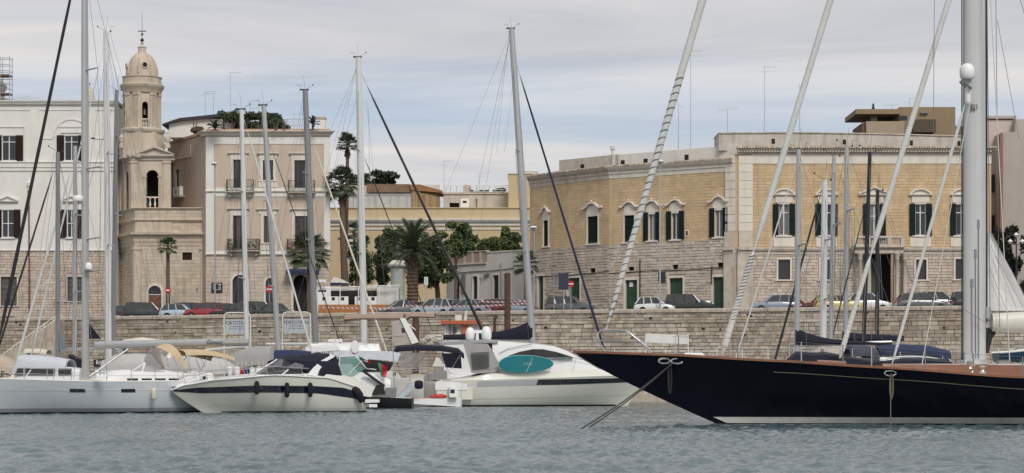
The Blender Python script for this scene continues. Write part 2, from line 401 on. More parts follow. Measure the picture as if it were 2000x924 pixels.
def arch_band(mb, c, zs, r, w, o0, o1, a0=0.0, a1=math.pi, n=14):
    for i in range(n):
        a, b = a0 + (a1 - a0) * i / n, a0 + (a1 - a0) * (i + 1) / n
        f = lambda t, q: (c - q * math.cos(t), zs + q * math.sin(t))
        mb.prism([f(a, r), f(b, r), f(b, r + w), f(a, r + w)], o0, o1)
def baluster(mb, u, o, z0, z1, r=0.06, n=8):
    h = z1 - z0
    mb.lathe((u, o, z0), [(r * 1.1, 0), (r * 1.1, h * .07), (r * .5, h * .12), (r * 1.05, h * .36), (r * .8, h * .5), (r * .42, h * .72), (r * .7, h * .86), (r * 1.1, h * .93), (r * 1.1, h)], n)
def shutter(fr, parent, u0, u1, z0, z1, mat, o=0.06, name='shutter'):
    m = MB(fr); w = min(0.07, (u1 - u0) * .16)
    m.box(u0, u0 + w, o, o + .045, z0, z1); m.box(u1 - w, u1, o, o + .045, z0, z1)
    for zz in (z0, (z0 + z1) / 2 - .04, z1 - .08): m.box(u0 + w, u1 - w, o, o + .045, zz, zz + .08)
    n = max(4, int((z1 - z0) / 0.11))
    for i in range(n):
        q = z0 + .09 + (z1 - z0 - .18) * i / n
        m.add([(u0 + w, o + .038, q), (u1 - w, o + .038, q), (u1 - w, o + .008, q + (z1 - z0) / n * .98), (u0 + w, o + .008, q + (z1 - z0) / n * .98)], [(0, 1, 2, 3)])
    return m.build(name, mat, parent)
def hood(fr, parent, kind, uc, hw, z, mat, h=0.5, o=0.0):
    m = MB(fr)
    if kind == 'flat':
        m.mould([(o, z), (o + .12, z), (o + .16, z + .06), (o + .26, z + .10), (o + .26, z + .17), (o, z + .17)], uc - hw, uc + hw)
        m.box(uc - hw * .82, uc + hw * .82, o, o + .07, z - .38, z - .002)
    elif kind == 'seg':
        m.mould([(o, z), (o + .18, z), (o + .26, z + .08), (o + .26, z + .13), (o, z + .13)], uc - hw, uc + hw)
        r = hw * 1.04; hh = h; rr = (hw * hw + hh * hh) / (2 * hh); a = math.asin(min(1, hw / rr))
        arch_band(m, uc, z + .13 + hh - rr, rr - .14, .14, o, o + .24, math.pi / 2 - a, math.pi / 2 + a, 14)
        pts = [(uc - math.sin(t) * (rr - .13), z + .13 + hh - rr + math.cos(t) * (rr - .13)) for t in [a * (1 - 2 * i / 12) for i in range(13)]]
        m.prism([(uc - hw * .95, z + .12)] + [p for p in pts if p[1] > z + .125] + [(uc + hw * .95, z + .12)], o, o + .06)
    elif kind == 'tri':
        m.mould([(o, z), (o + .18, z), (o + .28, z + .08), (o + .28, z + .13), (o, z + .13)], uc - hw, uc + hw)
        for sg in (-1, 1):
            m.prism([(uc + sg * hw, z + .132), (uc, z + .132 + h), (uc, z + .27 + h), (uc + sg * hw * 1.02, z + .25)], o, o + .27)
        m.prism([(uc - hw * .9, z + .13), (uc + hw * .9, z + .13), (uc, z + .13 + h * .95)], o, o + .07)
    elif kind == 'curl':                              # baroque eared hood: two ogee sweeps to a pointed crest
        n = 8
        for sg in (-1, 1):
            prev = None
            for i in range(n + 1):
                t = i / n; uu = uc + sg * hw * (1 - t); zz = z + h * (t * t * (3 - 2 * t)) - .10 * math.sin(math.pi * min(1, t * 1.6)) * (1 if t < .62 else 0)
                if prev: m.prism([prev, (uu, zz), (uu, zz + .15), (prev[0], prev[1] + .15)], o, o + .30 - .06 * abs(t - .5))
                prev = (uu, zz)
        m.prism([(uc - hw * .62, z - .72), (uc + hw * .62, z - .72), (uc + hw * .56, z + h * .25), (uc, z + h * .8), (uc - hw * .56, z + h * .25)], o, o + .06)
        m.ball((uc, o + .2, z + h + .2), .13, .1, .12, 8, 4)
    return m.build('hood', mat, parent)
def hash_(a, b): return int(abs(a * 7.3 + b * 3.1)) % 2
def window(fr, root, rc, frame_mat=m_wframe, rec=0.18, shut=None, shut_w=0.5, closed=False, sur=None, sw=0.16, sill=None, hd=None, hd_mat=None, hd_hw=None, hd_h=0.5, hd_gap=0.25,
           mull=True, transom=0.74, arch=False, pane_mat=None, so=0.035, name='window', apron=None, bars=False):
    u0, u1, z0, z1 = rc; m = MB(fr); b = .055
    uc = (u0 + u1) / 2
    if closed:
        w = shutter(fr, root, u0 + .01, uc - .006, z0 + .01, z1 - .01, shut, -rec * .5, name)
        shutter(fr, w, uc + .006, u1 - .01, z0 + .01, z1 - .01, shut, -rec * .5)
    else:
        m.box(u0, u0 + b, -rec, -rec + .06, z0, z1); m.box(u1 - b, u1, -rec, -rec + .06, z0, z1)
        m.box(u0 + b, u1 - b, -rec, -rec + .06, z0, z0 + b * 1.4); m.box(u0 + b, u1 - b, -rec, -rec + .06, z1 - b, z1)
        if mull: m.box(uc - b * .75, uc + b * .75, -rec, -rec + .07, z0 + b * 1.4, z1 - b)
        if transom:
            zt = z0 + (z1 - z0) * transom
            m.box(u0 + b, uc - b * .75 if mull else u1 - b, -rec, -rec + .065, zt, zt + .07)
            if mull: m.box(uc + b * .75, u1 - b, -rec, -rec + .065, zt, zt + .07)
        w = m.build(name, frame_mat, root)
        p = MB(fr); p.box(u0, u1, -rec - .05, -rec + .02, z0, z1); p.build('pane', pane_mat or (m_glass, m_glass2)[hash_(u0, z0)], w)
        if shut:
            for (a, c) in ((u0 - shut_w, u0 - .01), (u1 + .01, u1 + shut_w)): shutter(fr, w, a, c, z0 - .02, z1 + .03, shut, .10)
    if bars:
        q = MB(fr); n = max(3, int((u1 - u0) / .16))
        for i in range(1, n): q.box(u0 + (u1 - u0) * i / n - .012, u0 + (u1 - u0) * i / n + .012, -.06, -.035, z0, z1)
        for i in range(1, 5): q.box(u0, u1, -.065, -.05, z0 + (z1 - z0) * i / 5 - .012, z0 + (z1 - z0) * i / 5 + .012)
        q.build('grille', m_iron, w)
    if sur:
        q = MB(fr); q.box(u0 - sw, u0 - .002, -.02, so + .03, z0, z1); q.box(u1 + .002, u1 + sw, -.02, so + .03, z0, z1); q.box(u0 - sw, u1 + sw, -.02, so + .034, z1 + .002, z1 + sw); q.build('surround', sur, w)
    if sill:
        q = MB(fr); e = .14 + (sw if sur else 0); q.box(u0 - e, u1 + e, -.05, .16, z0 - .13, z0 - .003); q.build('sill', sill, w)
    if apron:
        q = MB(fr); q.box(u0 - .45, u1 + .45, -.02, so + .05, apron, z0 - .14); q.build('apron', m_trim, w)
    if hd: hood(fr, w, hd, uc, hd_hw or (u1 - u0) * .9, z1 + hd_gap, hd_mat or m_trim, hd_h)
    return w
def panel_door(fr, root, rc, mat, rec=0.16, sur=None, name='door', sw=.18, so=.05):
    u0, u1, z0, z1 = rc; m = MB(fr); uc = (u0 + u1) / 2
    m.box(u0, u1, -rec - .05, -rec, z0, z1)
    for a, b in ((u0 + .08, uc - .05), (uc + .05, u1 - .08)):
        for k in range(3):
            h = (z1 - z0 - .3) / 3; m.box(a, b, -rec, -rec + .03, z0 + .12 + k * h, z0 + .12 + k * h + h - .12)
    d = m.build(name, mat, root)
    if sur:
        q = MB(fr); q.box(u0 - sw, u0 - .002, -.02, so + .03, z0, z1); q.box(u1 + .002, u1 + sw, -.02, so + .03, z0, z1); q.box(u0 - sw, u1 + sw, -.02, so + .034, z1 + .002, z1 + sw); q.build('surround', sur, d)
    h = MB(fr); h.ball((uc + .1, -rec + .06, z0 + (z1 - z0) * .42), .04, n=6, m=4); h.build('handle', m_steel, d)
    return d

# ---------------------------------------------------------------- water
GZ = 7.32                                         # street level above the water
def make_water():
    rng = np.random.default_rng(5)
    ny, nx = 560, 520
    t = np.linspace(0, 1, ny); y = 30.0 * (165.0 / 30.0) ** t
    gx = np.linspace(-1, 1, nx)
    Y = np.repeat(y[:, None], nx, 1); X = gx[None, :] * (Y * 0.262 + 3)
    Hh = np.zeros_like(X)
    for k in range(84):
        lam = 0.20 * (1.5 / 0.20) ** rng.random(); a = rng.normal(1.35, 0.55); kx, ky = np.cos(a) * 2 * np.pi / lam, np.sin(a) * 2 * np.pi / lam
        amp = 0.0088 * lam ** 0.8; ph = rng.random() * 6.28
        wob = 0.6 * np.sin(X * rng.normal(0, .35) + Y * rng.normal(0, .35) + rng.random() * 6)
        mod = 0.55 + 0.45 * np.sin(X * rng.normal(0, .22) + Y * rng.normal(0, .18) + rng.random() * 6)
        s = np.sin(kx * X + ky * Y + ph + wob); Hh += amp * mod * (s + 0.35 * (s * s))
    fade = np.clip((158 - Y) / 60, 0.25, 1) * np.clip((Y - 20) / 12, 0, 1); Hh = (Hh - Hh.mean()) * fade
    co = np.stack([X, Y, Hh], -1).reshape(-1, 3)
    i = np.arange(ny - 1)[:, None] * nx + np.arange(nx - 1)[None, :]
    f = np.stack([i, i + 1, i + nx + 1, i + nx], -1).reshape(-1, 4)
    me = bpy.data.meshes.new('water'); me.vertices.add(len(co)); me.vertices.foreach_set('co', co.ravel())
    me.loops.add(f.size); me.loops.foreach_set('vertex_index', f.ravel().astype(np.int32)); me.polygons.add(len(f))
    me.polygons.foreach_set('loop_start', np.arange(0, f.size, 4, dtype=np.int32)); me.polygons.foreach_set('loop_total', np.full(len(f), 4, dtype=np.int32))
    me.polygons.foreach_set('use_smooth', np.ones(len(f), dtype=bool)); me.update(calc_edges=True); me.validate()
    m = bpy.data.materials.new('harbour_water'); m.use_nodes = True; t_ = m.node_tree; b = t_.nodes['Principled BSDF']
    b.inputs['Base Color'].default_value = (0.078, 0.122, 0.138, 1); b.inputs['Roughness'].default_value = 0.10; b.inputs['IOR'].default_value = 1.65
    n1 = t_.nodes.new('ShaderNodeTexNoise'); n1.inputs['Scale'].default_value = 4.5; n1.inputs['Detail'].default_value = 4; n1.inputs['Roughness'].default_value = .6
    g = t_.nodes.new('ShaderNodeTexCoord'); t_.links.new(g.outputs['Object'], n1.inputs['Vector'])
    bp = t_.nodes.new('ShaderNodeBump'); n2 = t_.nodes.new('ShaderNodeTexNoise'); n2.inputs['Scale'].default_value = 0.11; n2.inputs['Detail'].default_value = 3; mr = t_.nodes.new('ShaderNodeMapRange'); mr.inputs[1].default_value = .38; mr.inputs[2].default_value = .62; mr.inputs[3].default_value = .3; mr.inputs[4].default_value = .9; t_.links.new(g.outputs['Object'], n2.inputs['Vector']); t_.links.new(n2.outputs['Fac'], mr.inputs[0]); t_.links.new(mr.outputs[0], bp.inputs['Strength']); bp.inputs['Distance'].default_value = 0.12
    t_.links.new(n1.outputs['Fac'], bp.inputs['Height']); t_.links.new(bp.outputs[0], b.inputs['Normal'])
    me.materials.append(m)
    o = bpy.data.objects.new('water', me); COL.objects.link(o); o['kind'] = 'structure'; o['label'] = 'rippled grey-green harbour water in front of the moored boats'
    # the wider basin: a calm sheet a hand lower all around
    q = MB(); q.box(-900, 900, -400, 230, -3, -0.10); w2 = q.build('harbour_basin', m, None); w2['kind'] = 'structure'
make_water()

# ---------------------------------------------------------------- quay
QP = [(-700, 206.5), (1040, 170.8), (2900, 150.5)]
def quay_D(x):
    for (a, da), (b, db) in zip(QP, QP[1:]):
        if x <= b:
            t = (x - a) / (b - a); return 1 / ((1 - t) / da + t / db)
    return QP[-1][1]
def build_quay():
    root = thing('quay_wall', 'long weathered limestone quay wall rising behind the moored boats', 'quay wall', W(1000, HOR, quay_D(1000)) * 1)
    root.location.z = -1.5
    k = 0
    for (a, da), (b, db) in zip(QP, QP[1:]):
        fr = Frame.pix2(a, da, b, db); L = fr.L; ez = 6.55
        m = MB(fr); m.box(0, L, -1.2, 0.0, -1.5, 7.3); m.build('wall_core', m_quaym, root)
        m = MB(fr)
        u0, u1 = max(0, fr.u(-60)), min(L, fr.u(2080))
        blocks(m, u0, u1, 0.3, ez - .12, (), .30, .36, .95, .016, -.02, .05, .030, .22, 3 + k)
        blocks(m, u0, u1, ez + .12, 7.28, (), .25, .40, 1.0, .014, -.02, .05, .025, .15, 13 + k)
        m.build('stones', m_quay, root, kind='stuff')
        m = MB(fr); u = u0; r = random.Random(4 + k)
        while u < u1:                                          # projecting string course, stone by stone
            w = r.uniform(.8, 1.5); m.box(u + .01, min(u + w, u1) - .01, -.02, .11 + r.uniform(-.02, .02), ez - .1 + r.uniform(-.01, .01), ez + .1); u += w
        m.build('string_course', m_quay, root, kind='stuff')
        u = u0
        while u < u1:
            w = r.uniform(1.5, 2.4); m = MB(fr); e = min(u + w, u1); t = r.uniform(-.012, .012)
            m.add([(u + .012, -1.2, 7.3), (e - .012, -1.2, 7.3), (e - .012, .14, 7.3), (u + .012, .14, 7.3), (u + .02, -1.2, 7.6 + t), (e - .02, -1.2, 7.6 + t), (e - .02, .08, 7.6 + t), (u + .02, .08, 7.6 + t), (u + .015, .15, 7.53 + t), (e - .015, .15, 7.53 + t)],
                  [(0, 1, 2, 3), (4, 5, 6, 7), (3, 2, 9, 8), (8, 9, 6, 7), (0, 4, 7, 8, 3), (1, 5, 6, 9, 2), (0, 1, 5, 4)])
            m.build('coping_stone', m_coping, root); u = e
        # dark weep holes and rust stains
        for i in range(16):
            uu = r.uniform(u0 + 1, u1 - 1); zz = r.choice((5.2, 5.9, 6.9)) + r.uniform(-.2, .2)
            m = MB(fr); m.box(uu, uu + r.uniform(.12, .3), -.01, .095, zz, zz + r.uniform(.08, .16)); m.build('drain_hole', m_dark, root)
        k += 1
    g = MB(); P = [W(x, HOR, d + 1.2) for x, d in QP]
    g.v += [V(p.x, p.y, GZ) for p in P] + [V(260, 420, GZ), V(-260, 420, GZ)]; g.f.append((0, 1, 2, 3, 4))
    st = g.build('street', m_asph, None); st['kind'] = 'structure'
    g = MB(); g.v += [V(-3000, 420, GZ - .3), V(3000, 420, GZ - .3), V(3000, 5000, GZ - .3), V(-3000, 5000, GZ - .3)]; g.f.append((0, 1, 2, 3))
    g.build('ground', m_asph, None)['kind'] = 'structure'
    # low landing at the foot of the wall
    for (a, da), (b, db) in zip(QP, QP[1:]):
        fr = Frame.pix2(a, da, b, db); m = MB(fr); m.box(0, fr.L, .05, 2.6, -1.5, .75)
        m.build('landing', m_coping, None)['kind'] = 'structure'
build_quay()
# ---------------------------------------------------------------- white palazzo (far left)
def white_palazzo():
    fr = Frame.flat(206); root = thing('white_palazzo', 'white plastered palazzo with maroon shutters on a rough stone ground floor', 'building', W(90, HOR, 206)); root.location.z = GZ
    u0, u1 = fr.u(-70), fr.u(226); zt = fr.z(0, 205); zb = fr.z(0, 490); zs0, zs1 = fr.z(0, 334), fr.z(0, 317)
    up = [fr.rect(4, 265, 31, 314), fr.rect(126, 265, 153, 314)]; mid = [fr.rect(4, 410, 27, 464), fr.rect(131, 410, 148, 464)]; low = [fr.rect(2, 541, 33, 597), fr.rect(132, 541, 160, 588)]
    extra = [fr.rect(207, 270, 222, 314)]
    m = MB(fr); wall_panel(m, u0, u1, zb, zt, up + mid); shell(m, u0, u1, GZ - .2, zt, 12); m.build('wall', m_white, root)
    m = MB(fr); wall_panel(m, u0, u1, GZ - .2, zb, low); m.build('ground_floor_wall', m_mortar, root)
    m = MB(fr); blocks(m, u0, u1, GZ - .1, zb - .02, [(q[0] - .2, q[1] + .2, q[2] - .14, q[3] + .2) for q in low], .27, .35, .8, .014, -.02, .05, .03, .15, 21); m.build('stones', m_rustic, root, kind='stuff')
    m = MB(fr); m.mould([(0, zt - .55), (.06, zt - .55), (.06, zt - .1), (.2, zt - .05), (.35, zt + .1), (.35, zt + .22), (.5, zt + .3), (.5, zt + .38), (0, zt + .38)], u0, u1, 0, 1); m.build('cornice', m_white, root)
    m = MB(fr); m.box(u0, u1, -12, -.3, zt + .37, zt + .55); m.build('roof', m_oldpl, root)
    m = MB(fr); m.mould([(0, zs0), (.1, zs0), (.1, zs0 + .3), (.18, zs0 + .36), (.18, zs1 - .1), (.28, zs1 - .04), (.28, zs1 + .05), (0, zs1 + .07)], u0, u1, 0, 1); m.build('string_course', m_white, root)
    m = MB(fr); m.mould([(0, zb - .06), (.10, zb - .06), (.16, zb), (.16, zb + .08), (0, zb + .1)], u0, u1, 0, 1); m.build('base_ledge', m_greypl, root)
    m = MB(fr)                                                     # flat pilaster strips and raised frames
    for x0, x1 in ((59, 76), (168, 186)): a = fr.rect(x0, 219, x1, 316); m.box(a[0], a[1], -.02, .06, zs1 + .07, zt - .55)
    a = fr.rect(0, 246, 48, 249); m.box(u0, a[1], -.02, .08, a[2], a[3]); a = fr.rect(47, 246, 50, 313); m.box(a[0], a[1], -.02, .07, a[2], a[3])
    for x0, x1 in ((76, 104), (178, 210)): a = fr.rect(x0, 269, x1, 272); m.box(a[0], a[1], -.02, .06, a[2], a[3])
    a = fr.rect(114, 245, 168, 249); m.box(a[0], a[1], -.02, .08, a[2], a[3]); a = fr.rect(119, 256, 160, 260); m.box(a[0], a[1], -.02, .1, a[2], a[3])
    m.build('raised_frame', m_white, root)
    m = MB(fr); uc, zc = fr.pix(140, 268); arch_band(m, uc, zc, 1.75, .14, -.02, .08); m.build('blind_arch', m_white, root)
    for rc in up: window(fr, root, rc, shut=m_maroon, shut_w=.75, sill=m_white)
    for rc in mid: window(fr, root, rc, shut=m_maroon, shut_w=.7, hd='tri', hd_mat=m_white, hd_hw=1.05, hd_h=.42, hd_gap=.75, sill=m_white, transom=.5)
    for rc in low: window(fr, root, rc, frame_mat=m_iron, sur=m_trim2, bars=True, sill=m_trim2, transom=0, pane_mat=M('dusty_pane', (.13, .125, .115), .4, .3, 1.2))
    m = MB(fr); a = fr.pix(57, 372); b = fr.pix(58, 612); m.path([(a[0], .12, a[1]), (b[0], .12, b[1])], .07, 8); m.build('downpipe', M('rusty_pipe', (.13, .05, .04), .7, .3, 3), root)
    m = MB(fr); a = fr.pix(58, 373); m.lathe((a[0], .14, a[1]), [(.16, 0), (.2, .1), (.1, .3), (.22, .5), (.24, .8), (.12, .95)], 8); m.build('hopper', m_white, root)
white_palazzo()

def scaffold():
    D = 232; fr = Frame.flat(D); root = thing('scaffold_tower', 'steel tube scaffold with plank decks rising behind the white palazzo roof', 'scaffolding', W(5, HOR, D)); root.location.z = GZ
    xs = [-40, -20, 0, 19]; z0 = GZ; z1 = fr.z(0, 110)
    for x in xs:
        for o in (0, -1.2):
            m = MB(fr); m.tube((fr.u(x), o, z0), (fr.u(x), o, z1), .05); m.build('upright', m_galv, root)
    for y in (113, 126, 138, 145, 152, 163, 172, 182, 192):
        m = MB(fr); z = fr.z(0, y)
        for o in (0, -1.2): m.tube((fr.u(-42), o, z), (fr.u(20), o, z), .035)
        m.build('rail', m_galv, root)
    for y in (145, 181):
        m = MB(fr); z = fr.z(0, y); m.box(fr.u(-42), fr.u(19.5), -1.15, -.05, z - .2, z - .04); m.build('plank_deck', m_wood, root)
    t = thing('stone_pinnacle', 'dark weathered stone pinnacle wrapped by the scaffold tubes', 'pinnacle', W(-2, HOR, D + 2)); t.location.z = GZ
    f2 = Frame.flat(D + 2.2); m = MB(f2); u = f2.u(0); zz = f2.z(0, 196); m.lathe((u, 0, GZ), [(1, 0), (1, zz - GZ), (.55, zz - GZ + .3), (.6, zz - GZ + 1.0), (.85, zz - GZ + 1.5), (.5, zz - GZ + 2.0), (.15, zz - GZ + 2.4)], 10)
    m.build('shaft', m_trim2, t, True)
    D = 240; f3 = Frame.flat(D); t = thing('small_spire', 'small grey stone spire with iron finial peeping over the white roof', 'spire', W(175, HOR, D)); t.location.z = GZ
    a, b = f3.pix(175, 200), f3.pix(175, 169); m = MB(f3); m.lathe((a[0], 0, GZ), [(.9, 0), (.9, a[1] - GZ), (.75, a[1] - GZ + .1), (.5, (a[1] + b[1]) / 2 - GZ + .3), (.08, b[1] - GZ)], 8); m.build('cone', m_trim2, t)
    m = MB(f3); m.tube((a[0], 0, b[1]), (a[0], 0, b[1] + .5), .03); m.box(a[0] - .15, a[0] + .15, -.02, .02, b[1] + .28, b[1] + .33); m.build('finial', m_iron, t)
scaffold()

# ---------------------------------------------------------------- church
def church():
    D = 204; fr = Frame.flat(D); root = thing('church', 'honey limestone corner church carrying a domed bell tower', 'church', W(320, HOR, D)); root.location.z = GZ
    c = W(263, HOR, D); dl = V(-.49, .87, 0)
    fl = Frame((c.x + dl.x * 6.6, c.y + dl.y * 6.6), (-dl.x, -dl.y)); Ll = 6.6
    z = lambda y: fr.z(300, y)
    u0, u1 = fr.u(263), fr.u(408)
    z1 = z(408)
    door = fr.rect(290, 558, 315, 614); win = fr.rect(356, 493, 375, 508); winl = fl.rect(230, 493, 243, 508)
    door = (door[0], door[1], GZ - .1, door[3])
    m = MB(fr); wall_panel(m, u0, u1, GZ - .2, z1, [door, win], .3); arch_fill(m, door[0], door[1], door[3] - (door[1] - door[0]) / 2, door[3], -.3, -.002)
    m.quad((u0, -.0, z1), (u1, 0, z1), (u1, -10, z1), (u0, -10, z1)); m.quad((u1, 0, GZ), (u1, 0, z1), (u1, -10, z1), (u1, -10, GZ))
    m.fr = fl; wall_panel(m, 0, Ll, GZ - .2, z1, [winl], .3); m.build('wall', m_church, root)
    panel_door(fr, root, (door[0], door[1], GZ - .1, door[3] - .9), m_wood, .28)
    m = MB(fr); m.box(door[0], door[1], -.33, -.28, door[3] - .85, door[3]); dd = m.build('fanlight', m_glass, root)
    m = MB(fr); m.box(door[0], door[1], -.3, -.22, door[3] - .92, door[3] - .85); m.build('transom_bar', m_wframe, dd)
    window(fr, root, win, frame_mat=m_maroon, mull=False, transom=0, pane_mat=m_maroon); window(fl, root, winl, frame_mat=m_trim2, mull=False, transom=0, pane_mat=m_trim2)
    m = MB(fr)
    yb = [(486, 612)]
    b0 = [(fr.u(275.5) + .02, fr.u(391), GZ, z(484))]
    blocks(m, b0[0][0], b0[0][1], GZ, z(484), [(door[0] - .22, door[1] + .22, GZ - 1, door[3] + .22), (win[0] - .1, win[1] + .1, win[2] - .1, win[3] + .1)], .36, .5, 1.0, .008, -.02, .02, .006, .05, 31)
    m.fr = fl; blocks(m, .3, Ll - .75, GZ, z(484), [(winl[0] - .1, winl[1] + .1, winl[2] - .1, winl[3] + .1)], .30, .4, .9, .012, -.02, .03, .012, .12, 32)
    m.fr = fr; blocks(m, fr.u(337), u1, z(455), z(434), (), .34, .5, 1, .008, -.02, .02, .006, .05, 33); blocks(m, u0, u1, z(430), z(410), (), .33, .5, 1, .008, -.02, .02, .006, .05, 34)
    m.build('stones', m_church, root, kind='stuff')
    for a, b in ((263, 275), (392, 408)):                    # giant pilasters
        m = MB(fr); m.box(fr.u(a), fr.u(b), -.02, .14, GZ, z(482)); m.box(fr.u(a) - (.1 if a > 300 else 0), fr.u(b) + .08, -.02, .22, z(488), z(481)); m.box(fr.u(a), fr.u(b) + .05, -.02, .18, GZ, GZ + .5); m.build('pilaster', m_church, root)
    m = MB(fl); m.box(Ll - .62, Ll + .07, -.02, .14, GZ, z(482)); m.box(Ll - .7, Ll + .1, -.02, .22, z(488), z(481)); m.build('pilaster', m_church, root)
    def band(name, ya, yb, out, mat=m_church):
        za, zb = z(yb), z(ya); pr = [(-.05, za), (out * .35, za), (out * .45, za + (zb - za) * .35), (out * .9, za + (zb - za) * .6), (out, za + (zb - za) * .75), (out, zb), (-.05, zb + .05)]
        m = MB(fr); m.mould(pr, u0, u1 + .0, .57, 1); m.fr = fl; m.mould(pr, 0, Ll, 0, .57); m.build(name, mat, root)
    band('main_cornice', 455, 466, .55); band('architrave', 466, 480, .16); band('upper_cornice', 429, 434, .28); band('attic_coping', 406, 410, .22)
    m = MB(fr); m.box(fr.u(265), fr.u(336), -.02, .16, z(455) + .05, z(434)); m.build('attic_panel', m_church, root)
    m = MB(fr); arch_band(m, (door[0] + door[1]) / 2, door[3] - (door[1] - door[0]) / 2, (door[1] - door[0]) / 2, .2, -.02, .07); m.box(door[0] - .2, door[0], -.02, .07, GZ, door[3] - .65); m.box(door[1], door[1] + .2, -.02, .07, GZ, door[3] - .65); m.build('door_surround', m_trim, root)
    # ---- bell tower, lower belfry
    T0, T1 = z(408), z(312); of = -.55
    a0, a1 = fr.u(257.5, of), fr.u(333, of)
    cw = fr.tf((a0, of, 0)); fl2 = Frame((cw.x + dl.x * 4.0, cw.y + dl.y * 4.0), (-dl.x, -dl.y)); LL = 4.0
    ow = (fr.u(285.5, of), fr.u(309.5, of), T0 + .02, z(331)); xl = fl2.rect(240, 333, 251, 406); ol = (xl[0], xl[1], T0 + .02, xl[3])
    m = MB(fr); wall_panel(m, a0, a1, T0, T1, [ow], .5, of); arch_fill(m, ow[0], ow[1], ow[3] - (ow[1] - ow[0]) / 2, ow[3], of - .5, of - .002)
    m.quad((a1, of, T0), (a1, of, T1), (a1 - .5, of - 4.6, T1), (a1 - .5, of - 4.6, T0))
    m.fr = fl2; wall_panel(m, 0, LL, T0, T1, [ol], .5); arch_fill(m, ol[0], ol[1], ol[3] - (ol[1] - ol[0]) / 2, ol[3], -.5, -.002); m.quad((0, 0, T0), (0, 0, T1), (2.6, -4.8, T1), (2.6, -4.8, T0))
    m.fr = fr; m.quad((a0, of, T1), (a1, of, T1), (a1, of - 4.6, T1), (a0, of - 4.6, T1)); m.build('belfry_wall', m_church, root)
    m = MB(fr); m.quad((a0 + .1, of - 2.2, T0), (a1 - .1, of - 2.2, T0), (a1 - .1, of - 2.2, T1), (a0 + .1, of - 2.2, T1)); m.build('belfry_shade_sheet', m_dark, root)  # dark sheet puts the inner shade of the belfry into colour
    for a, b in ((a0, a0 + .62), (a1 - .65, a1)): m = MB(fr); m.box(a - .03, b + .03, of - .02, of + .13, T0, T1 - .28); m.box(a - .1, b + .08, of - .02, of + .2, T1 - .28, T1 - .05); m.box(a - .08, b + .06, of - .02, of + .18, T0, T0 + .35); m.build('belfry_pilaster', m_church, root)
    for a, b in ((LL - .6, LL), (LL - 2.25, LL - 1.75), (0.2, .7)): m = MB(fl2); m.box(a, b + .02, -.02, .13, T0, T1 - .28); m.box(a - .06, b + .06, -.02, .19, T1 - .28, T1 - .05); m.build('belfry_pilaster', m_church, root)
    m = MB(fr); r = (ow[1] - ow[0]) / 2; zs = ow[3] - r; uc = (ow[0] + ow[1]) / 2; arch_band(m, uc, zs, r, .17, of - .02, of + .06); 
    for s in (-1, 1): m.box(uc + s * (r + .1) - .1, uc + s * (r + .1) + .1, of - .02, of + .06, T0, zs - .12); m.box(uc + s * (r + .1) - .2, uc + s * (r + .1) + .2, of - .02, of + .1, zs - .12, zs)
    m.build('arch_surround', m_church, root)
    bz = z(383)
    bal = thing_part = None
    m = MB(fr); m.box(ow[0], ow[1], of - .3, of - .02, bz - .12, bz); m.box(ow[0], ow[1], of - .3, of - .02, T0 + .02, T0 + .12); rail = m.build('balustrade_rail', m_trim, root)
    for k in range(2): m = MB(fr); baluster(m, ow[0] + (ow[1] - ow[0]) * (.3 + .4 * k), of - .16, T0 + .12, bz - .12, .11, 10); m.build('baluster', m_trim, rail, True)
    # bell (lower)
    # cornice and pediments
    za, zb = T1, z(301)
    pr = [(-.05, za), (.12, za), (.16, za + .2), (.32, za + .3), (.42, za + .42), (.42, zb), (-.05, zb)]
    m = MB(fr); m.mould([(o + of, q) for o, q in pr], a0, a1, 0, 0); m.fr = fl2; m.mould(pr, 0, LL, 0, .57)
    m.fr = fr; m.mould([(o + of, q) for o, q in pr], a1, a1 + .42); m.build('belfry_cornice', m_trim2, root)
    def ped(f, ua, ub, o, ap, nm='pediment'):
        m = MB(f); um = (ua + ub) / 2; m.prism([(ua + .1, zb), (ub - .1, zb), (um, ap - .15)], o, o + .12)
        for A, B in (((ua - .1, zb), (um, ap)), ((ub + .1, zb), (um, ap))): m.prism([A, B, (B[0], B[1] - .26), (A[0] + (.25 if A[0] < um else -.25), A[1])], o - .6, o + .45)
        m.build(nm, m_trim2, root)
    ped(fr, fr.u(262), fr.u(340), of, z(283)); ped(fl2, .4, LL - .15, 0, z(287))
    # stepped base of the drum
    co = of - 1.9; cu = fr.u(277.5, co); z = lambda y: fr.z(300, y, co)
    def oct_ring(nm, r0, r1, za, zb, mat=m_church, n=8, a0=math.radians(24 + 22.5 - 90)):
        m = MB(fr); m.lathe((cu, co, 0), [(r0, za), (r1, zb)], n, a0=-a0); return m.build(nm, mat, root)
    s = D / FPX
    oct_ring('drum_base', 2.35, 2.2, zb - .3, z(258)); m = MB(fr); m.lathe((cu, co, 0), [(2.15, z(262)), (2.3, z(258)), (2.3, z(255)), (2.1, z(253))], 24); m.build('drum_ledge', m_trim2, root, True)
    for x, y0, y1 in ((234, 292, 258), (323.5, 292, 262)):
        m = MB(fr); u = fr.u(x); m.lathe((u, of - .6, z(y0)), [(.3, 0), (.3, .35), (.18, .45), (.34, .85), (.28, 1.15), (.1, 1.4), (.13, 1.55), (.02, 1.7)], 10); m.build('stone_urn', m_trim2, root, True)
    # ---- drum with windows on the two visible cardinal faces
    Rr = 36.5 * s; zd0, zd1 = z(253), z(184); ap = Rr * math.cos(math.pi / 8); hw = Rr * math.sin(math.pi / 8)
    wallm = MB(fr); pil = MB(fr); sur = MB(fr)
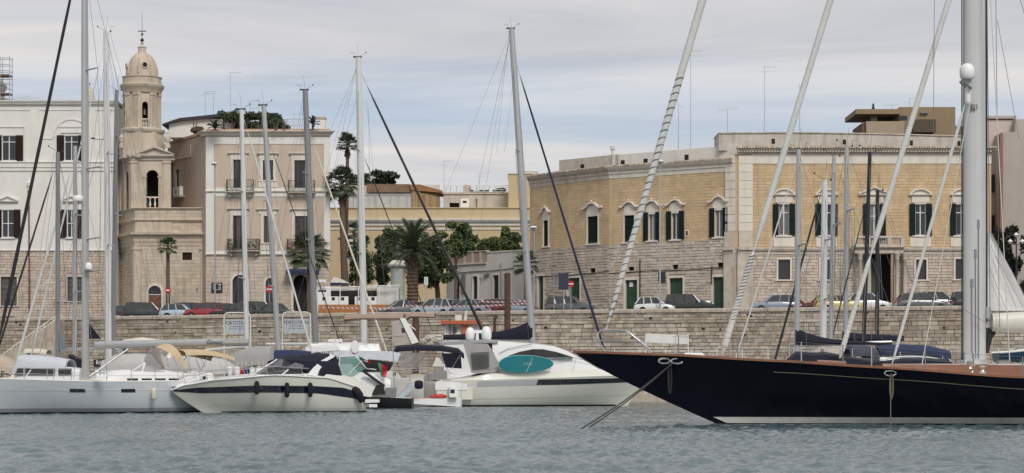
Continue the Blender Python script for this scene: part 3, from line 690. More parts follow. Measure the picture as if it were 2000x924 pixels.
    for k in range(8):
        th = math.radians(20 + 45 * k)                     # direction of the face normal measured from the viewer axis
        nx, no = math.sin(th), math.cos(th); P0 = fr.tf((cu + nx * ap, co + no * ap, 0)); Nw = V(nx, -no, 0)
        f = Frame((P0.x, P0.y), (no, nx)); f.N = Nw
        ops = []
        if k in (0, 6): ops = [(-.30, .30, zd0 + .1, z(203))]
        for t_ in (wallm, pil, sur): t_.fr = f
        wall_panel(wallm, -hw, hw, zd0, zd1, ops, .35)
        if ops:
            q = ops[0]; arch_fill(wallm, q[0], q[1], q[3] - .3, q[3], -.35, -.002); arch_band(sur, 0, q[3] - .3, .3, .12, -.02, .05)
            for sg in (-1, 1): sur.box(sg * .36 - .06, sg * .36 + .06, -.02, .05, zd0 + .1, q[3] - .3)
            m = MB(f); m.box(-.3, .3, -.25, -.03, z(237), z(235.2)); rl = m.build('balustrade_rail', m_trim, root)
            for uu in (-.17, .02, .2): m = MB(f); baluster(m, uu, -.14, zd0 + .12, z(237), .075, 8); m.build('baluster', m_trim, rl, True)
        if k % 2 == 1:
            for sg in (-1, 1): pil.box(sg * .42 - .17, sg * .42 + .17, -.02, .1, zd0, zd1 - .3); pil.box(sg * .42 - .22, sg * .42 + .22, -.02, .16, zd1 - .3, zd1 - .02); pil.box(sg * .42 - .2, sg * .42 + .2, -.02, .14, zd0, zd0 + .2)
        else:
            for sg in (-1, 1): pil.box(sg * .62 - .1, sg * .62 + .1, -.02, .1, zd0, zd1 - .3); pil.box(sg * .62 - .12, sg * .62 + .12, -.02, .16, zd1 - .3, zd1 - .02)
    wallm.build('drum_wall', m_church, root); pil.build('drum_pilaster', m_church, root); sur.build('drum_arch_surround', m_church, root)
    m = MB(fr); m.lathe((cu, co, 0), [(1.1, zd0), (1.1, zd1)], 12); m.build('drum_shade_core', m_dark, root)  # near-black cylinder added to paint the shade inside the drum
    th = math.radians(20); m = MB(fr); m.lathe((cu + math.sin(th) * 1.35, co + math.cos(th) * 1.35, z(228)), [(.28, 0), (.22, .12), (.17, .5), (.1, .62), (.02, .68)], 12); m.build('bell', M('bronze', (.06, .055, .04), .45, .2, metal=.5), root, True)
    m = MB(fr); m.lathe((cu, co, 0), [(1.9, zd1), (1.95, z(181)), (2.0, z(178)), (2.1, z(175)), (2.2, z(172)), (2.22, z(168)), (1.95, z(166)), (1.92, z(154)), (2.0, z(153.5)), (2.0, z(151.5)), (1.6, z(150))], 32); m.build('drum_cornice', m_church, root, True)
    # ---- dome
    zt, zb2, rd = z(103), z(151.5), 31 * s
    m = MB(fr); prof = [(rd * 1.0, zb2)]
    for i in range(1, 13):
        a = math.pi / 2 * i / 12; prof.append((max(rd * math.cos(a), .25), zb2 + .25 + (zt - zb2 - .25) * math.sin(a)))
    m.lathe((cu, co, 0), prof, 36); dome = m.build('dome', m_church, root, True)
    for k in range(8):
        th = math.radians(42 + 45 * k); m = MB(fr); pts = []
        for i in range(13):
            a = math.pi / 2 * i / 13; r = rd * math.cos(a) + .02; pts.append((cu + math.sin(th) * r, co + math.cos(th) * r, zb2 + .25 + (zt - zb2 - .25) * math.sin(a)))
        m.path(pts, [.09 - .004 * i for i in range(13)], 6); m.build('rib', m_church, dome, True)
    for th in (20, -68):
        t_ = math.radians(th); a = math.asin((z(131) - zb2 - .25) / (zt - zb2 - .25)); r = rd * math.cos(a); P = fr.tf((cu + math.sin(t_) * r, co + math.cos(t_) * r, z(131)))
        f = Frame((P.x, P.y), (math.cos(t_), math.sin(t_))); f.N = V(math.sin(t_), -math.cos(t_), 0)
        m = MB(f); arch_band(m, 0, z(131), .24, .09, -.3, .16, 0, 2 * math.pi, 18); oc = m.build('oculus', m_trim2, dome)
        m = MB(f); m.lathe((0, 0, z(131)), [(.26, -.3), (.26, .07)], 16, 'o'); m.build('oculus_opening', m_dark, oc)
    m = MB(fr); m.lathe((cu, co, 0), [(.42, zt - .15), (.4, z(94)), (.46, z(93.5)), (.46, z(92)), (.2, z(90.5)), (.1, z(87)), (.2, z(84)), (.05, z(82)), (.05, z(80.5))], 14); m.build('lantern', m_trim2, root, True)
    m = MB(fr); m.ball((cu, co, z(78.5)), .19, n=12, m=8); m.tube((cu, co, z(76)), (cu, co, z(24)), .035, .012); zz = z(61); m.box(cu - .34, cu + .34, co - .03, co + .03, zz - .04, zz + .04)
    for s_ in (-1, 1): m.ball((cu + s_ * .34, co, zz), .07, n=6, m=4)
    m.path([(cu - .2, co, z(69)), (cu + .2, co, z(67))], .03, 5); m.ball((cu, co, z(66)), .1, n=8, m=5); m.build('cross', m_iron, root, True)
church()

# ---------------------------------------------------------------- beige palazzo
def balcony(fr, root, u0, u1, z0, z1, dep=.75, slab=m_trim2):
    m = MB(fr); m.mould([(0, z0 - .16), (dep * .7, z0 - .16), (dep, z0 - .08), (dep, z0), (0, z0)], u0 - .05, u1 + .05)
    for uu in (u0 + .35, u1 - .35): m.prism([(uu - .1, z0 - .5), (uu + .1, z0 - .5), (uu + .1, z0 - .162), (uu - .1, z0 - .162)], 0, dep * .55)
    b = m.build('balcony', slab, root)
    m = MB(fr); d = dep - .06
    for zz in (z1, z0 + .08):
        m.box(u0, u1, d - .02, d + .02, zz - .025, zz + .02); m.box(u0, u0 + .035, 0, d - .02, zz - .025, zz + .02); m.box(u1 - .035, u1, 0, d - .02, zz - .025, zz + .02)
    n = int((u1 - u0) / .12)
    for i in range(n + 1): uu = u0 + (u1 - u0) * i / n; m.box(uu - .011, uu + .011, d - .011, d + .011, z0, z1)
    for uu in (u0 + .017, u1 - .017):
        for i in range(1, 6): m.box(uu - .011, uu + .011, d * i / 6 - .011, d * i / 6 + .011, z0, z1)
    m.build('railing', m_iron, b); return b
def leaf_cloud(mb, blobs, n, size, rnd, shell_=.55, up=0.2):
    """leaf-sized faces spread through lumpy ellipsoids (x, y, z, rx, ry, rz)"""
    tot = sum(b[3] * b[5] for b in blobs)
    for b in blobs:
        k = max(8, int(n * b[3] * b[5] / tot))
        for _ in range(k):
            a = rnd.uniform(0, 2 * math.pi); c = rnd.uniform(-1, 1); r = rnd.uniform(shell_, 1.04) * (.86 + .26 * mnoise.noise((b[0] + 2.1 * math.cos(a), b[1] + 2.1 * math.sin(a), b[2] + 2 * c)))
            s_ = math.sqrt(1 - c * c); p = V(b[0] + b[3] * r * s_ * math.cos(a), b[1] + b[4] * r * s_ * math.sin(a), b[2] + b[5] * r * c)
            q = V(rnd.gauss(0, 1), rnd.gauss(0, 1), rnd.gauss(up, .7)).normalized(); t = q.orthogonal().normalized(); t.rotate(Matrix.Rotation(rnd.uniform(0, 6.28), 3, q)); w = q.cross(t)
            L = size * rnd.uniform(.6, 1.35)
            base = len(mb.v); mb.v += [p - t * L, p + w * L * .42, p + t * L, p - w * L * .42]; mb.f.append((base, base + 1, base + 2, base + 3))
def bush(name, label, cat, c, rad, n, size, mat, seed, group=None, stems=True, blobs=None, parent=None):
    rnd = random.Random(seed)
    root = thing(name, label, cat, (c[0], c[1], c[2]), group)
    bl = blobs or [(c[0] + rnd.uniform(-.5, .5) * rad[0], c[1] + rnd.uniform(-.4, .4) * rad[1], c[2] + rad[2] * rnd.uniform(.7, 1.25), rad[0] * rnd.uniform(.45, .7), rad[1] * rnd.uniform(.5, .7), rad[2] * rnd.uniform(.5, .75)) for _ in range(6)]
    m = MB(); leaf_cloud(m, bl, n, size, rnd); m.build('foliage', mat, root)
    if stems:
        m = MB()
        for k in range(4): m.path([(c[0] + rnd.uniform(-.1, .1), c[1], c[2]), (c[0] + rnd.uniform(-.5, .5) * rad[0], c[1] + rnd.uniform(-.3, .3) * rad[1], c[2] + rad[2] * 1.1)], [.05, .02], 5)
        m.build('stem', m_trunk, root)
    return root
def beige_palazzo():
    D = 203; fr = Frame.flat(D); root = thing('beige_palazzo', 'beige plastered palazzo with white corner strips and iron balconies', 'building', W(520, HOR, D)); root.location.z = GZ
    z = lambda y: fr.z(500, y); u0, u1 = fr.u(402), fr.u(645); zt = z(262)
    dl = V(-.49, .87, 0); c = fr.tf((u0, 0, 0)); LS = 11.0; fs = Frame((c.x + dl.x * LS, c.y + dl.y * LS), (-dl.x, -dl.y))
    T = [fr.rect(456, 312, 476, 372), fr.rect(513.5, 313, 533.5, 352), fr.rect(575, 313, 596, 372)]
    Mi = [fr.rect(455, 421, 477, 486), fr.rect(515, 422, 531, 474), fr.rect(576, 422, 601, 486)]
    G = [fr.rect(454, 537, 483, 614), fr.rect(519, 543, 537, 614), fr.rect(573, 537, 601, 614)]
    G = [(a, b, GZ - .1, e) for a, b, _, e in G]
    zg = z(501)
    side = fs.rect(343, 331, 350, 382)
    m = MB(fr); wall_panel(m, u0, u1, zg, zt, T + Mi, .25); m.quad((u1, 0, GZ), (u1, 0, zt), (u1 - 2, -11, zt), (u1 - 2, -11, GZ)); m.build('wall', m_beige, root)
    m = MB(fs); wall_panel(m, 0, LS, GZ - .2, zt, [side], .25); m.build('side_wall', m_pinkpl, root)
    m = MB(fr); wall_panel(m, u0, u1, GZ - .2, zg, G, .4)
    for q in G: arch_fill(m, q[0], q[1], q[3] - (q[1] - q[0]) / 2, q[3], -.4, -.002)
    m.build('ground_floor_wall', m_rustic, root)
    m = MB(fr); blocks(m, u0, u1, GZ, zg - .02, [(q[0] - .25, q[1] + .25, q[2], q[3] + .25) for q in G], .36, .5, 1.1, .010, -.02, .03, .008, .05, 41); m.build('stones', M('pale_limestone', (.53, .455, .375), .9, .12, 1.8, bump=.4, island=.09, streak=.35, streak_col=(.30, .24, .19)), root, kind='stuff')
    m = MB(fr); m.mould([(0, zt - .15), (.15, zt - .15), (.2, zt), (.4, zt + .12), (.55, zt + .22), (.55, zt + .3), (0, zt + .3)], u0, u1, .57, 1); m.fr = fs; m.mould([(0, zt - .15), (.15, zt - .15), (.2, zt), (.4, zt + .12), (.55, zt + .22), (.55, zt + .3), (0, zt + .3)], LS - 1.2, LS, 0, .57); m.build('cornice', m_trim, root)
    m = MB(fr); m.box(u0 + .05, u1 - .05, -.4, .3, zt + .3, zt + .48); m.fr = fs; m.box(0, LS + .1, -.4, .12, zt + .05, zt + .3); m.build('roof_edge', m_terra, root)
    P = [c, fr.tf((u1, 0, 0)), fr.tf((u1 - 2, -11, 0)), fs.tf((0, 0, 0))]; m = MB(); m.add([(p.x, p.y, zt + .28) for p in P], [(0, 1, 2, 3)]); m.build('terrace', m_terra, root)
    st = .05
    def strip(ya, yb, xa=402, xb=645, o=st, mat=m_white, nm='white_band'):
        q = fr.rect(xa, ya, xb, yb); m = MB(fr); m.box(q[0], q[1], -.02, o, q[2], q[3]); return m.build(nm, mat, root)
    strip(268, 281.5); strip(367, 384); strip(490, 499); strip(281.6, 366.9, 402, 417.5, .06, m_white, 'corner_strip'); strip(281.6, 366.9, 632.5, 645, .06, m_white, 'corner_strip'); strip(384.1, 489.9, 402, 417.5, .06, m_white, 'corner_strip'); strip(384.1, 489.9, 632.5, 645, .06, m_white, 'corner_strip')
    for y in (374, 497):
        zz = z(y); m = MB(fr); m.mould([(0, zz - .12), (.1, zz - .12), (.2, zz), (.2, zz + .06), (0, zz + .1)], u0, u1, .2, .3); m.build('string_course', m_trim, root)
    for i, q in enumerate(T): window(fr, root, q, frame_mat=m_iron, sur=m_trim, sw=.28, hd='flat', hd_hw=1.05, hd_gap=.55, mull=True, transom=0, pane_mat=m_smoke, apron=z(366) if i == 1 else None, sill=m_trim if i == 1 else None)
    for i, q in enumerate(Mi): window(fr, root, q, frame_mat=m_wood, sur=m_trim, sw=.28, hd='flat', hd_hw=1.1, hd_gap=.55, mull=True, transom=0, pane_mat=m_smoke, apron=z(489) if i == 1 else None, sill=m_trim if i == 1 else None)
    for a, b, ya, yb in ((444, 496, 375, 352.5), (564.5, 615.5, 376, 353.5), (446, 508, 490, 468), (562, 634, 490, 468)):
        balcony(fr, root, fr.u(a), fr.u(b), z(ya), z(yb))
    for q in G[:2]: panel_door(fr, root, (q[0], q[1], GZ - .1, q[3]), m_smoke, .35, name='dark_door')
    q = G[2]; m = MB(fr); m.box(q[0], q[1], -.42, -.36, q[2], q[3]); m.build('shop_opening', m_dark, root)
    for q in G:
        m = MB(fr); r = (q[1] - q[0]) / 2; arch_band(m, (q[0] + q[1]) / 2, q[3] - r, r, .22, -.02, .075); m.box(q[0] - .22, q[0], -.02, .075, GZ, q[3] - r); m.box(q[1], q[1] + .22, -.02, .075, GZ, q[3] - r); m.build('door_surround', m_trim, root)
    # side window, conditioner, pipe
    window(fs, root, side, frame_mat=m_iron, mull=False, transom=0, pane_mat=m_smoke)
    a = fs.rect(340, 384, 361, 386.5); m = MB(fs); m.box(a[0], a[1], 0, .6, a[2], a[3]); m.build('ledge', m_trim2, root)
    a = fs.pix(340, 312); b = fs.pix(374, 306); e = fs.pix(374, 281); m = MB(fs); m.path([(a[0], .08, a[1]), (b[0], .08, b[1]), (e[0], .08, e[1])], .07, 6); m.build('drain_pipe', m_pinkpl, root)
    a = fs.rect(345, 366, 360, 383); t = thing('air_conditioner', 'white air conditioner box on the side ledge of the beige palazzo', 'air conditioner', fs.tf((a[0], .3, a[2])))
    m = MB(fs); m.box(a[0], a[1], .12, .5, a[2] + .02, a[3]); m.build('casing', m_pwhite, t); m = MB(fs); m.lathe(((a[0] + a[1]) / 2, .5, (a[2] + a[3]) / 2), [(.28, 0), (.28, .02), (.1, .03)], 14, 'o'); m.build('fan_grille', m_signback, t)
    # penthouse, pergola, chimney, railing
    D2 = D + 5; f2 = Frame.flat(D2); zr = zt + .28
    m = MB(f2); q = f2.rect(321, 240, 440, 262); m.box(f2.u(330), f2.u(452), -4, 0, zr, f2.z(0, 232)); m.build('penthouse_wall', m_white, root)
    m = MB(f2); a, b = f2.pix(318, 243), f2.pix(352, 231.5); e = f2.pix(434, 223); m.prism([(a[0], a[1]), (b[0], b[1]), (e[0], e[1]), (e[0], e[1] - .3), (b[0], b[1] - .3), (a[0], a[1] - .15)], -4.4, .45); m.build('penthouse_roof', M('dark_roof_sheet', (.03, .03, .032), .7), root)
    f3 = Frame.flat(D + 3.0); xs = (437, 473, 508, 543)
    for x in xs:
        for o in (0, -3): pg = MB(f3); pg.box(f3.u(x) - .06, f3.u(x) + .06, o - .06, o + .06, zr, f3.z(0, 226)); pg.build('pergola_post', m_iron, root)
    m = MB(f3); m.prism([(f3.u(433), f3.z(0, 224)), (f3.u(543), f3.z(0, 221)), (f3.u(546), f3.z(0, 225)), (f3.u(433), f3.z(0, 228))], -3.3, .3); m.build('pergola_roof', MATS['dark_roof_sheet'], root)
    m = MB(f3); m.box(f3.u(440), f3.u(540), -3.2, -3.0, zr, f3.z(0, 230)); m.build('pergola_back', M('terrace_shade_wall', (.10, .075, .06), .9), root)
    m = MB(fr); q = fr.rect(622.5, 232, 635, 257, -2); m.box(q[0], q[1], -2.7, -2, zr, q[3]); ch = m.build('chimney', m_white, root); m = MB(fr); m.box(q[0] - .08, q[1] + .08, -2.78, -1.92, q[3], q[3] + .2); m.build('chimney_cap', m_trim2, ch)
    m = MB(fr); ua, ub, za, zb = *(fr.u(552, -.6), fr.u(596, -.6)), zr, fr.z(0, 233, -.6)
    for zz in (zb, (za + zb) / 2): m.tube((ua, -.6, zz), (ub, -.6, zz), .02)
    for i in range(17): uu = ua + (ub - ua) * i / 16; m.tube((uu, -.6, za), (uu, -.6, zb), .012, n=4)
    m.build('terrace_railing', m_galv, root)
    m = MB(fr); q = fr.rect(560.5, 525, 625, 534); m.add([(q[0], .05, q[3]), (q[1], .05, q[3]), (q[1], 1.2, q[3] - .35), (q[0], 1.2, q[3] - .35), (q[0], 1.2, q[2] - .15), (q[1], 1.2, q[2] - .15)], [(0, 1, 2, 3), (3, 2, 5, 4)]); m.build('awning', m_bcloth, root)
    # black notice board on the corner
    q = fr.rect(413, 552, 434.5, 571.5, .1); t = thing('notice_board', 'black square notice board with white lettering on the beige palazzo corner', 'sign', fr.tf((q[0], .1, q[2])))
    m = MB(fr); m.box(q[0], q[1], .06, .13, q[2], q[3]); m.build('board', m_blackp, t)
    m = MB(fr); w = (q[1] - q[0]); h = q[3] - q[2]; a, b, e, f = q[0] + w * .17, q[1] - w * .13, q[2] + h * .28, q[3] - h * .12
    for x0, x1, y0, y1 in ((a, a + .03, e, f), (a, b, f - .03, f), (a, b, e, e + .03)): m.box(x0, x1, .13, .136, y0, y1)
    for k in range(4): m.box(b - w * .22, b, .13, .137, e + (f - e) * (.14 + .23 * k), e + (f - e) * (.14 + .23 * k) + .045)
    m.box(a + .12, a + .17, .13, .136, e + .25, e + .55); m.build('lettering', m_pwhite, t)
    return zr, fr
BZR, BFR = beige_palazzo()
rr = random.Random(77)
for i, (x, y0, y1, hw, lab, mt) in enumerate(((452, 240, 214, 16, 'green climber spilling over the left end of the roof pergola', m_leafd), (505, 232, 218, 22, 'thin leafy creeper along the top of the roof pergola', m_leafd), (538, 252, 224, 13, 'dark bushy shrub at the right end of the roof pergola', m_leafd),
        (555, 256, 238, 9, 'small straggly shrub beside the roof terrace railing', m_leaf), (380, 257, 243, 12, 'dry brownish bush on the roof beside the penthouse wall', M('dry_bush', (.16, .11, .07), .9, .3, 2, island=.4)))):
    D = 202.2 + (2.5 if i in (0, 1) else 0); s = D / FPX; c = W(x, 257, D); c.z = BZR
    zc = W(x, (y0 + y1) / 2, D).z; hh = abs(y1 - y0) / 2 * s; rd = random.Random(i)
    bl = [(c.x + rd.uniform(-.7, .7) * hw * s, c.y + 1.6 + rd.uniform(-.3, .3), zc + rd.uniform(-.5, .5) * hh, hw * s * .55, .6, hh * .8) for _ in range(8)]
    bush('roof_shrub', lab, 'shrub', c, (1, 1, 1), 1200, .12, mt, 50 + i, 'plants on the roof terrace', True, bl)
rd = random.Random(31); bl = []
for k in range(16): p = W(432 + 7.4 * k, rd.uniform(221, 246), 205.2); bl.append((p.x, p.y, p.z, .5, .4, rd.uniform(.35, .8)))
bush('roof_hedge', 'long dense hedge of green plants all along the roof pergola', 'hedge', (W(490, 257, 205.2).x, 205.2, BZR), (1, 1, 1), 2600, .13, m_leafd, 97, 'plants on the roof terrace', True, bl)
for i, (x0, x1, lab) in enumerate(((446, 508, 'trailing green plants filling the left first-floor balcony'), (563, 634, 'reddish potted plants along the right first-floor balcony'))):
    rd = random.Random(i + 5); bl = []
    for k in range(9):
        p = W(x0 + (x1 - x0) * (k + .5) / 9, rd.uniform(472, 480), 202.2); bl.append((p.x, p.y, p.z, .33, .22, rd.uniform(.3, .75)))
    c = W((x0 + x1) / 2, 489, 202.2); bush('balcony_plants', lab, 'plants', c, (1, 1, 1), 620, .09, m_leafd if i == 0 else m_redleaf, 60 + i, None, True, bl)
# ---------------------------------------------------------------- yellow building at the back and its roof huts
def yellow_building():
    D = 224; fr = Frame.flat(D); root = thing('yellow_building', 'long yellow plastered building with grey cornice behind the piazza trees', 'building', W(850, HOR, D)); root.location.z = GZ
    z = lambda y: fr.z(850, y); u0, u1 = fr.u(610), fr.u(1075); zt = z(407)
    ops = [fr.rect(668, 470, 690, 510), fr.rect(735, 552, 760, 618), fr.rect(905, 480, 922, 512)]
    m = MB(fr); wall_panel(m, u0, u1, GZ - .2, zt, ops); shell(m, u0, u1, GZ - .2, zt, 22); q = ops[1]; arch_fill(m, q[0], q[1], q[3] - (q[1] - q[0]) / 2, q[3], -.22, -.002); m.build('wall', m_yellow, root)
    za = z(441); m = MB(fr); m.mould([(0, za), (.12, za), (.12, za + .25), (.3, za + .4), (.42, za + .6), (.42, z(428)), (0, z(427))], u0, u1); m.build('cornice', m_greypl, root)
    m = MB(fr); m.mould([(0, z(449)), (.08, z(449)), (.08, z(446)), (0, z(446))], u0, u1); m.build('lower_band', m_greypl, root)
    m = MB(fr); m.mould([(-.4, zt), (.12, zt), (.12, zt + .1), (-.4, zt + .1)], u0, u1); m.build('parapet_coping', m_yellow, root)
    window(fr, root, ops[0], shut=None, sur=m_greypl, hd='flat', hd_hw=1.0); window(fr, root, ops[2], sur=m_greypl)
    m = MB(fr); q = ops[1]; m.box(q[0], q[1], -.3, -.22, q[2], q[3]); m.build('arched_doorway', m_dark, root); m = MB(fr); arch_band(m, (q[0] + q[1]) / 2, q[3] - (q[1] - q[0]) / 2, (q[1] - q[0]) / 2, .3, -.02, .08); m.build('arch_surround', m_trim, root)
    # raised yellow block at the right end
    q = fr.rect(993, 340, 1045, 407, -1); m = MB(fr); m.box(q[0], q[1], -7, -1, zt - .1, q[3]); m.build('stair_block', m_yellow, root); m = MB(fr); m.box(q[0] - .06, q[1], -7, -.9, q[3], q[3] + .1); m.build('stair_block_coping', m_trim, root)
    q = fr.rect(1018, 338, 1050, 352, -3); m = MB(fr); m.box(q[0], q[1], -8, -3, zt, q[3] + .2); m.build('roof_wall', m_oldpl, root)
    # ---- roof hut of grey panels with a reed screen
    D2 = D + 3; f2 = Frame.flat(D2); zr = zt
    t = thing('roof_hut', 'ramshackle roof hut of grey panels under a brown tiled edge', 'hut', W(760, HOR, D2)); t.location.z = zr
    m = MB(f2); q = f2.rect(672, 362, 805, 410); m.box(q[0], q[1], -6, -.1, zr, q[3]); m.build('wall', m_oldpl, t)
    xs = [673, 690, 708, 732, 763, 795, 804]
    for a, b in zip(xs, xs[1:]):
        m = MB(f2); q = f2.rect(a + .6, 377, b - .6, 407); m.box(q[0], q[1], -.1, .0, zr + .02, q[3]); m.build('panel', M('grey_sheet', (.42, .43, .43), .7, .12, 1.5, island=.15, streak=.3), t)
    for x in xs: m = MB(f2); q = f2.rect(x - .5, 376, x + .5, 407); m.box(q[0], q[1], -.1, .05, zr, q[3]); m.build('frame_post', m_galv, t)
    m = MB(f2); q = f2.rect(672, 377, 805, 382); m.box(q[0], q[1], -.1, .06, q[2], q[3] - .1); m.build('top_rail', m_galv, t)
    m = MB(f2); q = f2.rect(718, 360, 862, 376); m.box(f2.u(718), f2.u(800), -6.2, .25, q[2], q[3]); m.build('tiled_edge', M('brown_tile_edge', (.20, .13, .085), .9, .25, 2.5, streak=.4), t)
    m = MB(f2); q = f2.rect(805, 372, 860, 408, .4); n = 40
    for i in range(n): uu = q[0] + (q[1] - q[0]) * i / n; m.box(uu, uu + (q[1] - q[0]) / n * .8, .25 + rr.uniform(0, .06), .34, zr + rr.uniform(0, .15), q[3] - (i / n) * .75 + rr.uniform(-.1, .1))
    m.build('reed_screen', m_reed, t, kind='stuff')
    m = MB(f2); m.prism([(f2.u(800), f2.z(0, 361)), (f2.u(820), f2.z(0, 361)), (f2.u(864), f2.z(0, 373)), (f2.u(864), f2.z(0, 377)), (f2.u(803), f2.z(0, 372))], -5, .45); m.build('reed_roof', M('rust_roof', (.27, .14, .07), .9, .25, 2, streak=.3), t)
    m = MB(f2); q = f2.rect(848, 357, 857, 377, -2); m.box(f2.u(798), f2.u(857), -3, -2.2, zr, f2.z(0, 357)); m.build('rear_wall', m_greypl, t)
    # ---- plastered roof rooms with railings
    D3 = D + 4; f3 = Frame.flat(D3); t = thing('roof_room', 'stained plaster roof room with a small white door and terrace railing', 'roof room', W(930, HOR, D3)); t.location.z = zr
    m = MB(f3); a = f3.rect(866, 379, 995, 409); hole = f3.rect(878, 396, 897, 406); wall_panel(m, a[0], a[1], zr, a[3], [hole], .5); shell(m, a[0], a[1], zr, a[3], 6); m.build('wall', m_oldpl, t)
    m = MB(f3); m.box(hole[0], hole[1], -.6, -.5, hole[2], hole[3]); m.build('opening', m_dark, t)
    m = MB(f3); q = f3.rect(866, 376, 995, 379.5); m.box(q[0] - .1, q[1], -6, .15, q[2] + .02, q[3]); m.build('roof_slab', m_trim2, t)
    m = MB(f3); q = f3.rect(899.5, 388, 916, 406); m.box(q[0], q[1], .02, .1, zr, q[3]); d = m.build('door', m_pwhite, t); m = MB(f3); m.box(q[0] + .25, q[1] - .25, .1, .12, q[3] - .5, q[3] - .25); m.build('door_pane', m_glass, d)
    m = MB(f3); q = f3.rect(906, 361, 917, 378, -.5); m.box(q[0], q[1], -1.4, -.5, a[3], q[3]); m.build('roof_pier', m_trim2, t)
    for xa, xb in ((867, 905), (918, 994)):
        m = MB(f3); za, zb = f3.z(0, 378), f3.z(0, 362)
        for k in range(4): zz = za + (zb - za) * (k + 1) / 4; m.tube((f3.u(xa), -.3, zz), (f3.u(xb), -.3, zz), .03, n=5)
        n = max(2, int((xb - xa) / 12))
        for k in range(n + 1): uu = f3.u(xa + (xb - xa) * k / n); m.tube((uu, -.3, za), (uu, -.3, zb), .035, n=5)
        m.build('railing', m_galv, t)
    q = f3.rect(955, 370, 962, 375, -.2); m = MB(f3); m.box(q[0], q[1], -.26, -.2, q[2], q[3]); m.build('notice_plate', m_pwhite, t)
    m = MB(f3); q = f3.rect(930, 388, 932, 405); m.box(q[0], q[1], .0, .12, q[2], q[3]); m.build('downpipe', m_wood, t)
yellow_building()

# ---------------------------------------------------------------- low white houses below the hedge
def low_houses():
    fr = Frame.pix2(872, 206, 1024, 199); L = fr.L
    root = thing('low_white_house', 'low whitewashed house row with dark doors below the terrace hedge', 'house', fr.tf((L / 2, 0, GZ)))
    x2u = fr.u; ud = x2u(951)
    doors = [fr.rect(891, 540, 898, 614), fr.rect(923.5, 540, 933, 614), fr.rect(963.5, 537.5, 974.5, 614), fr.rect(985, 535, 998, 614)]
    doors = [(a, b, GZ - .1, e) for a, b, _, e in doors]; wn_ = [fr.rect(936, 543, 939.5, 559)]
    zl, zr_ = fr.z(910, 516), fr.z(985, 492)
    m = MB(fr); wall_panel(m, 0, ud, GZ - .2, zl, doors[:2] + wn_); wall_panel(m, ud, L, GZ - .2, zr_, doors[2:]); m.quad((ud, 0, zl), (ud, 0, zr_), (ud, -5, zr_), (ud, -5, zl)); m.quad((0, 0, GZ), (0, 0, zl), (0, -6, zl), (0, -6, GZ))
    m.quad((0, 0, zl), (ud, 0, zl), (ud, -6, zl), (0, -6, zl)); m.quad((ud, 0, zr_), (L, 0, zr_), (L, -6, zr_), (ud, -6, zr_)); m.build('wall', m_greypl, root)
    for d in doors: panel_door(fr, root, d, m_blackp, .16, sur=m_greypl, sw=.1)
    window(fr, root, wn_[0], mull=False, transom=0)
    m = MB(fr); m.mould([(0, zl - .05), (.12, zl - .05), (.12, zl + .08), (0, zl + .08)], 0, ud); m.build('ledge', m_greypl, root)
    # pierced brick parapet on the left half
    zp = fr.z(910, 493); m = MB(fr); m.box(0, ud - .05, -.3, -.02, zl + .08, zp); m.build('terrace_parapet', M('pink_brick', (.40, .29, .23), .9, .15, 2, bump=.4, streak=.3), root)
    for k in range(5): m = MB(fr); uu = ud * (k + .1) / 5; m.box(uu, uu + .25, -.34, .04, zl + .08, zp + .05); m.build('parapet_pier', m_trim2, root)
    m = MB(fr); m.box(0, ud, -.36, .06, zp, zp + .1); m.build('parapet_coping', m_trim2, root); m = MB(fr); m.box(ud - .02, L, -.4, .07, zr_, zr_ + .12); m.build('roof_coping', m_greypl, root)
    m = MB(fr); pts = [(fr.u(875), .06, fr.z(875, 535)), (fr.u(920), .06, fr.z(920, 531)), (fr.u(960), .06, fr.z(960, 529)), (fr.u(1005), .06, fr.z(1005, 524))]; m.path(pts, .035, 5); m.build('cable', m_iron, root)
    m = MB(fr); u = fr.u(980); m.tube((u, .1, GZ), (u, .1, fr.z(980, 512)), .06, n=8); m.build('downpipe', m_galv, root)
    for x, y in ((949, 538), (955, 536)): q = fr.rect(x - 1.8, y - 3, x + 1.8, y + 3); m = MB(fr); m.box(q[0], q[1], .0, .2, q[2], q[3]); m.build('meter_box', m_signback, root)
    m = MB(fr); q = fr.rect(903, 536, 910, 572); m.box(q[0], q[1], .05, .15, q[2], q[3]); m.build('shop_board', m_signback, root)
low_houses()

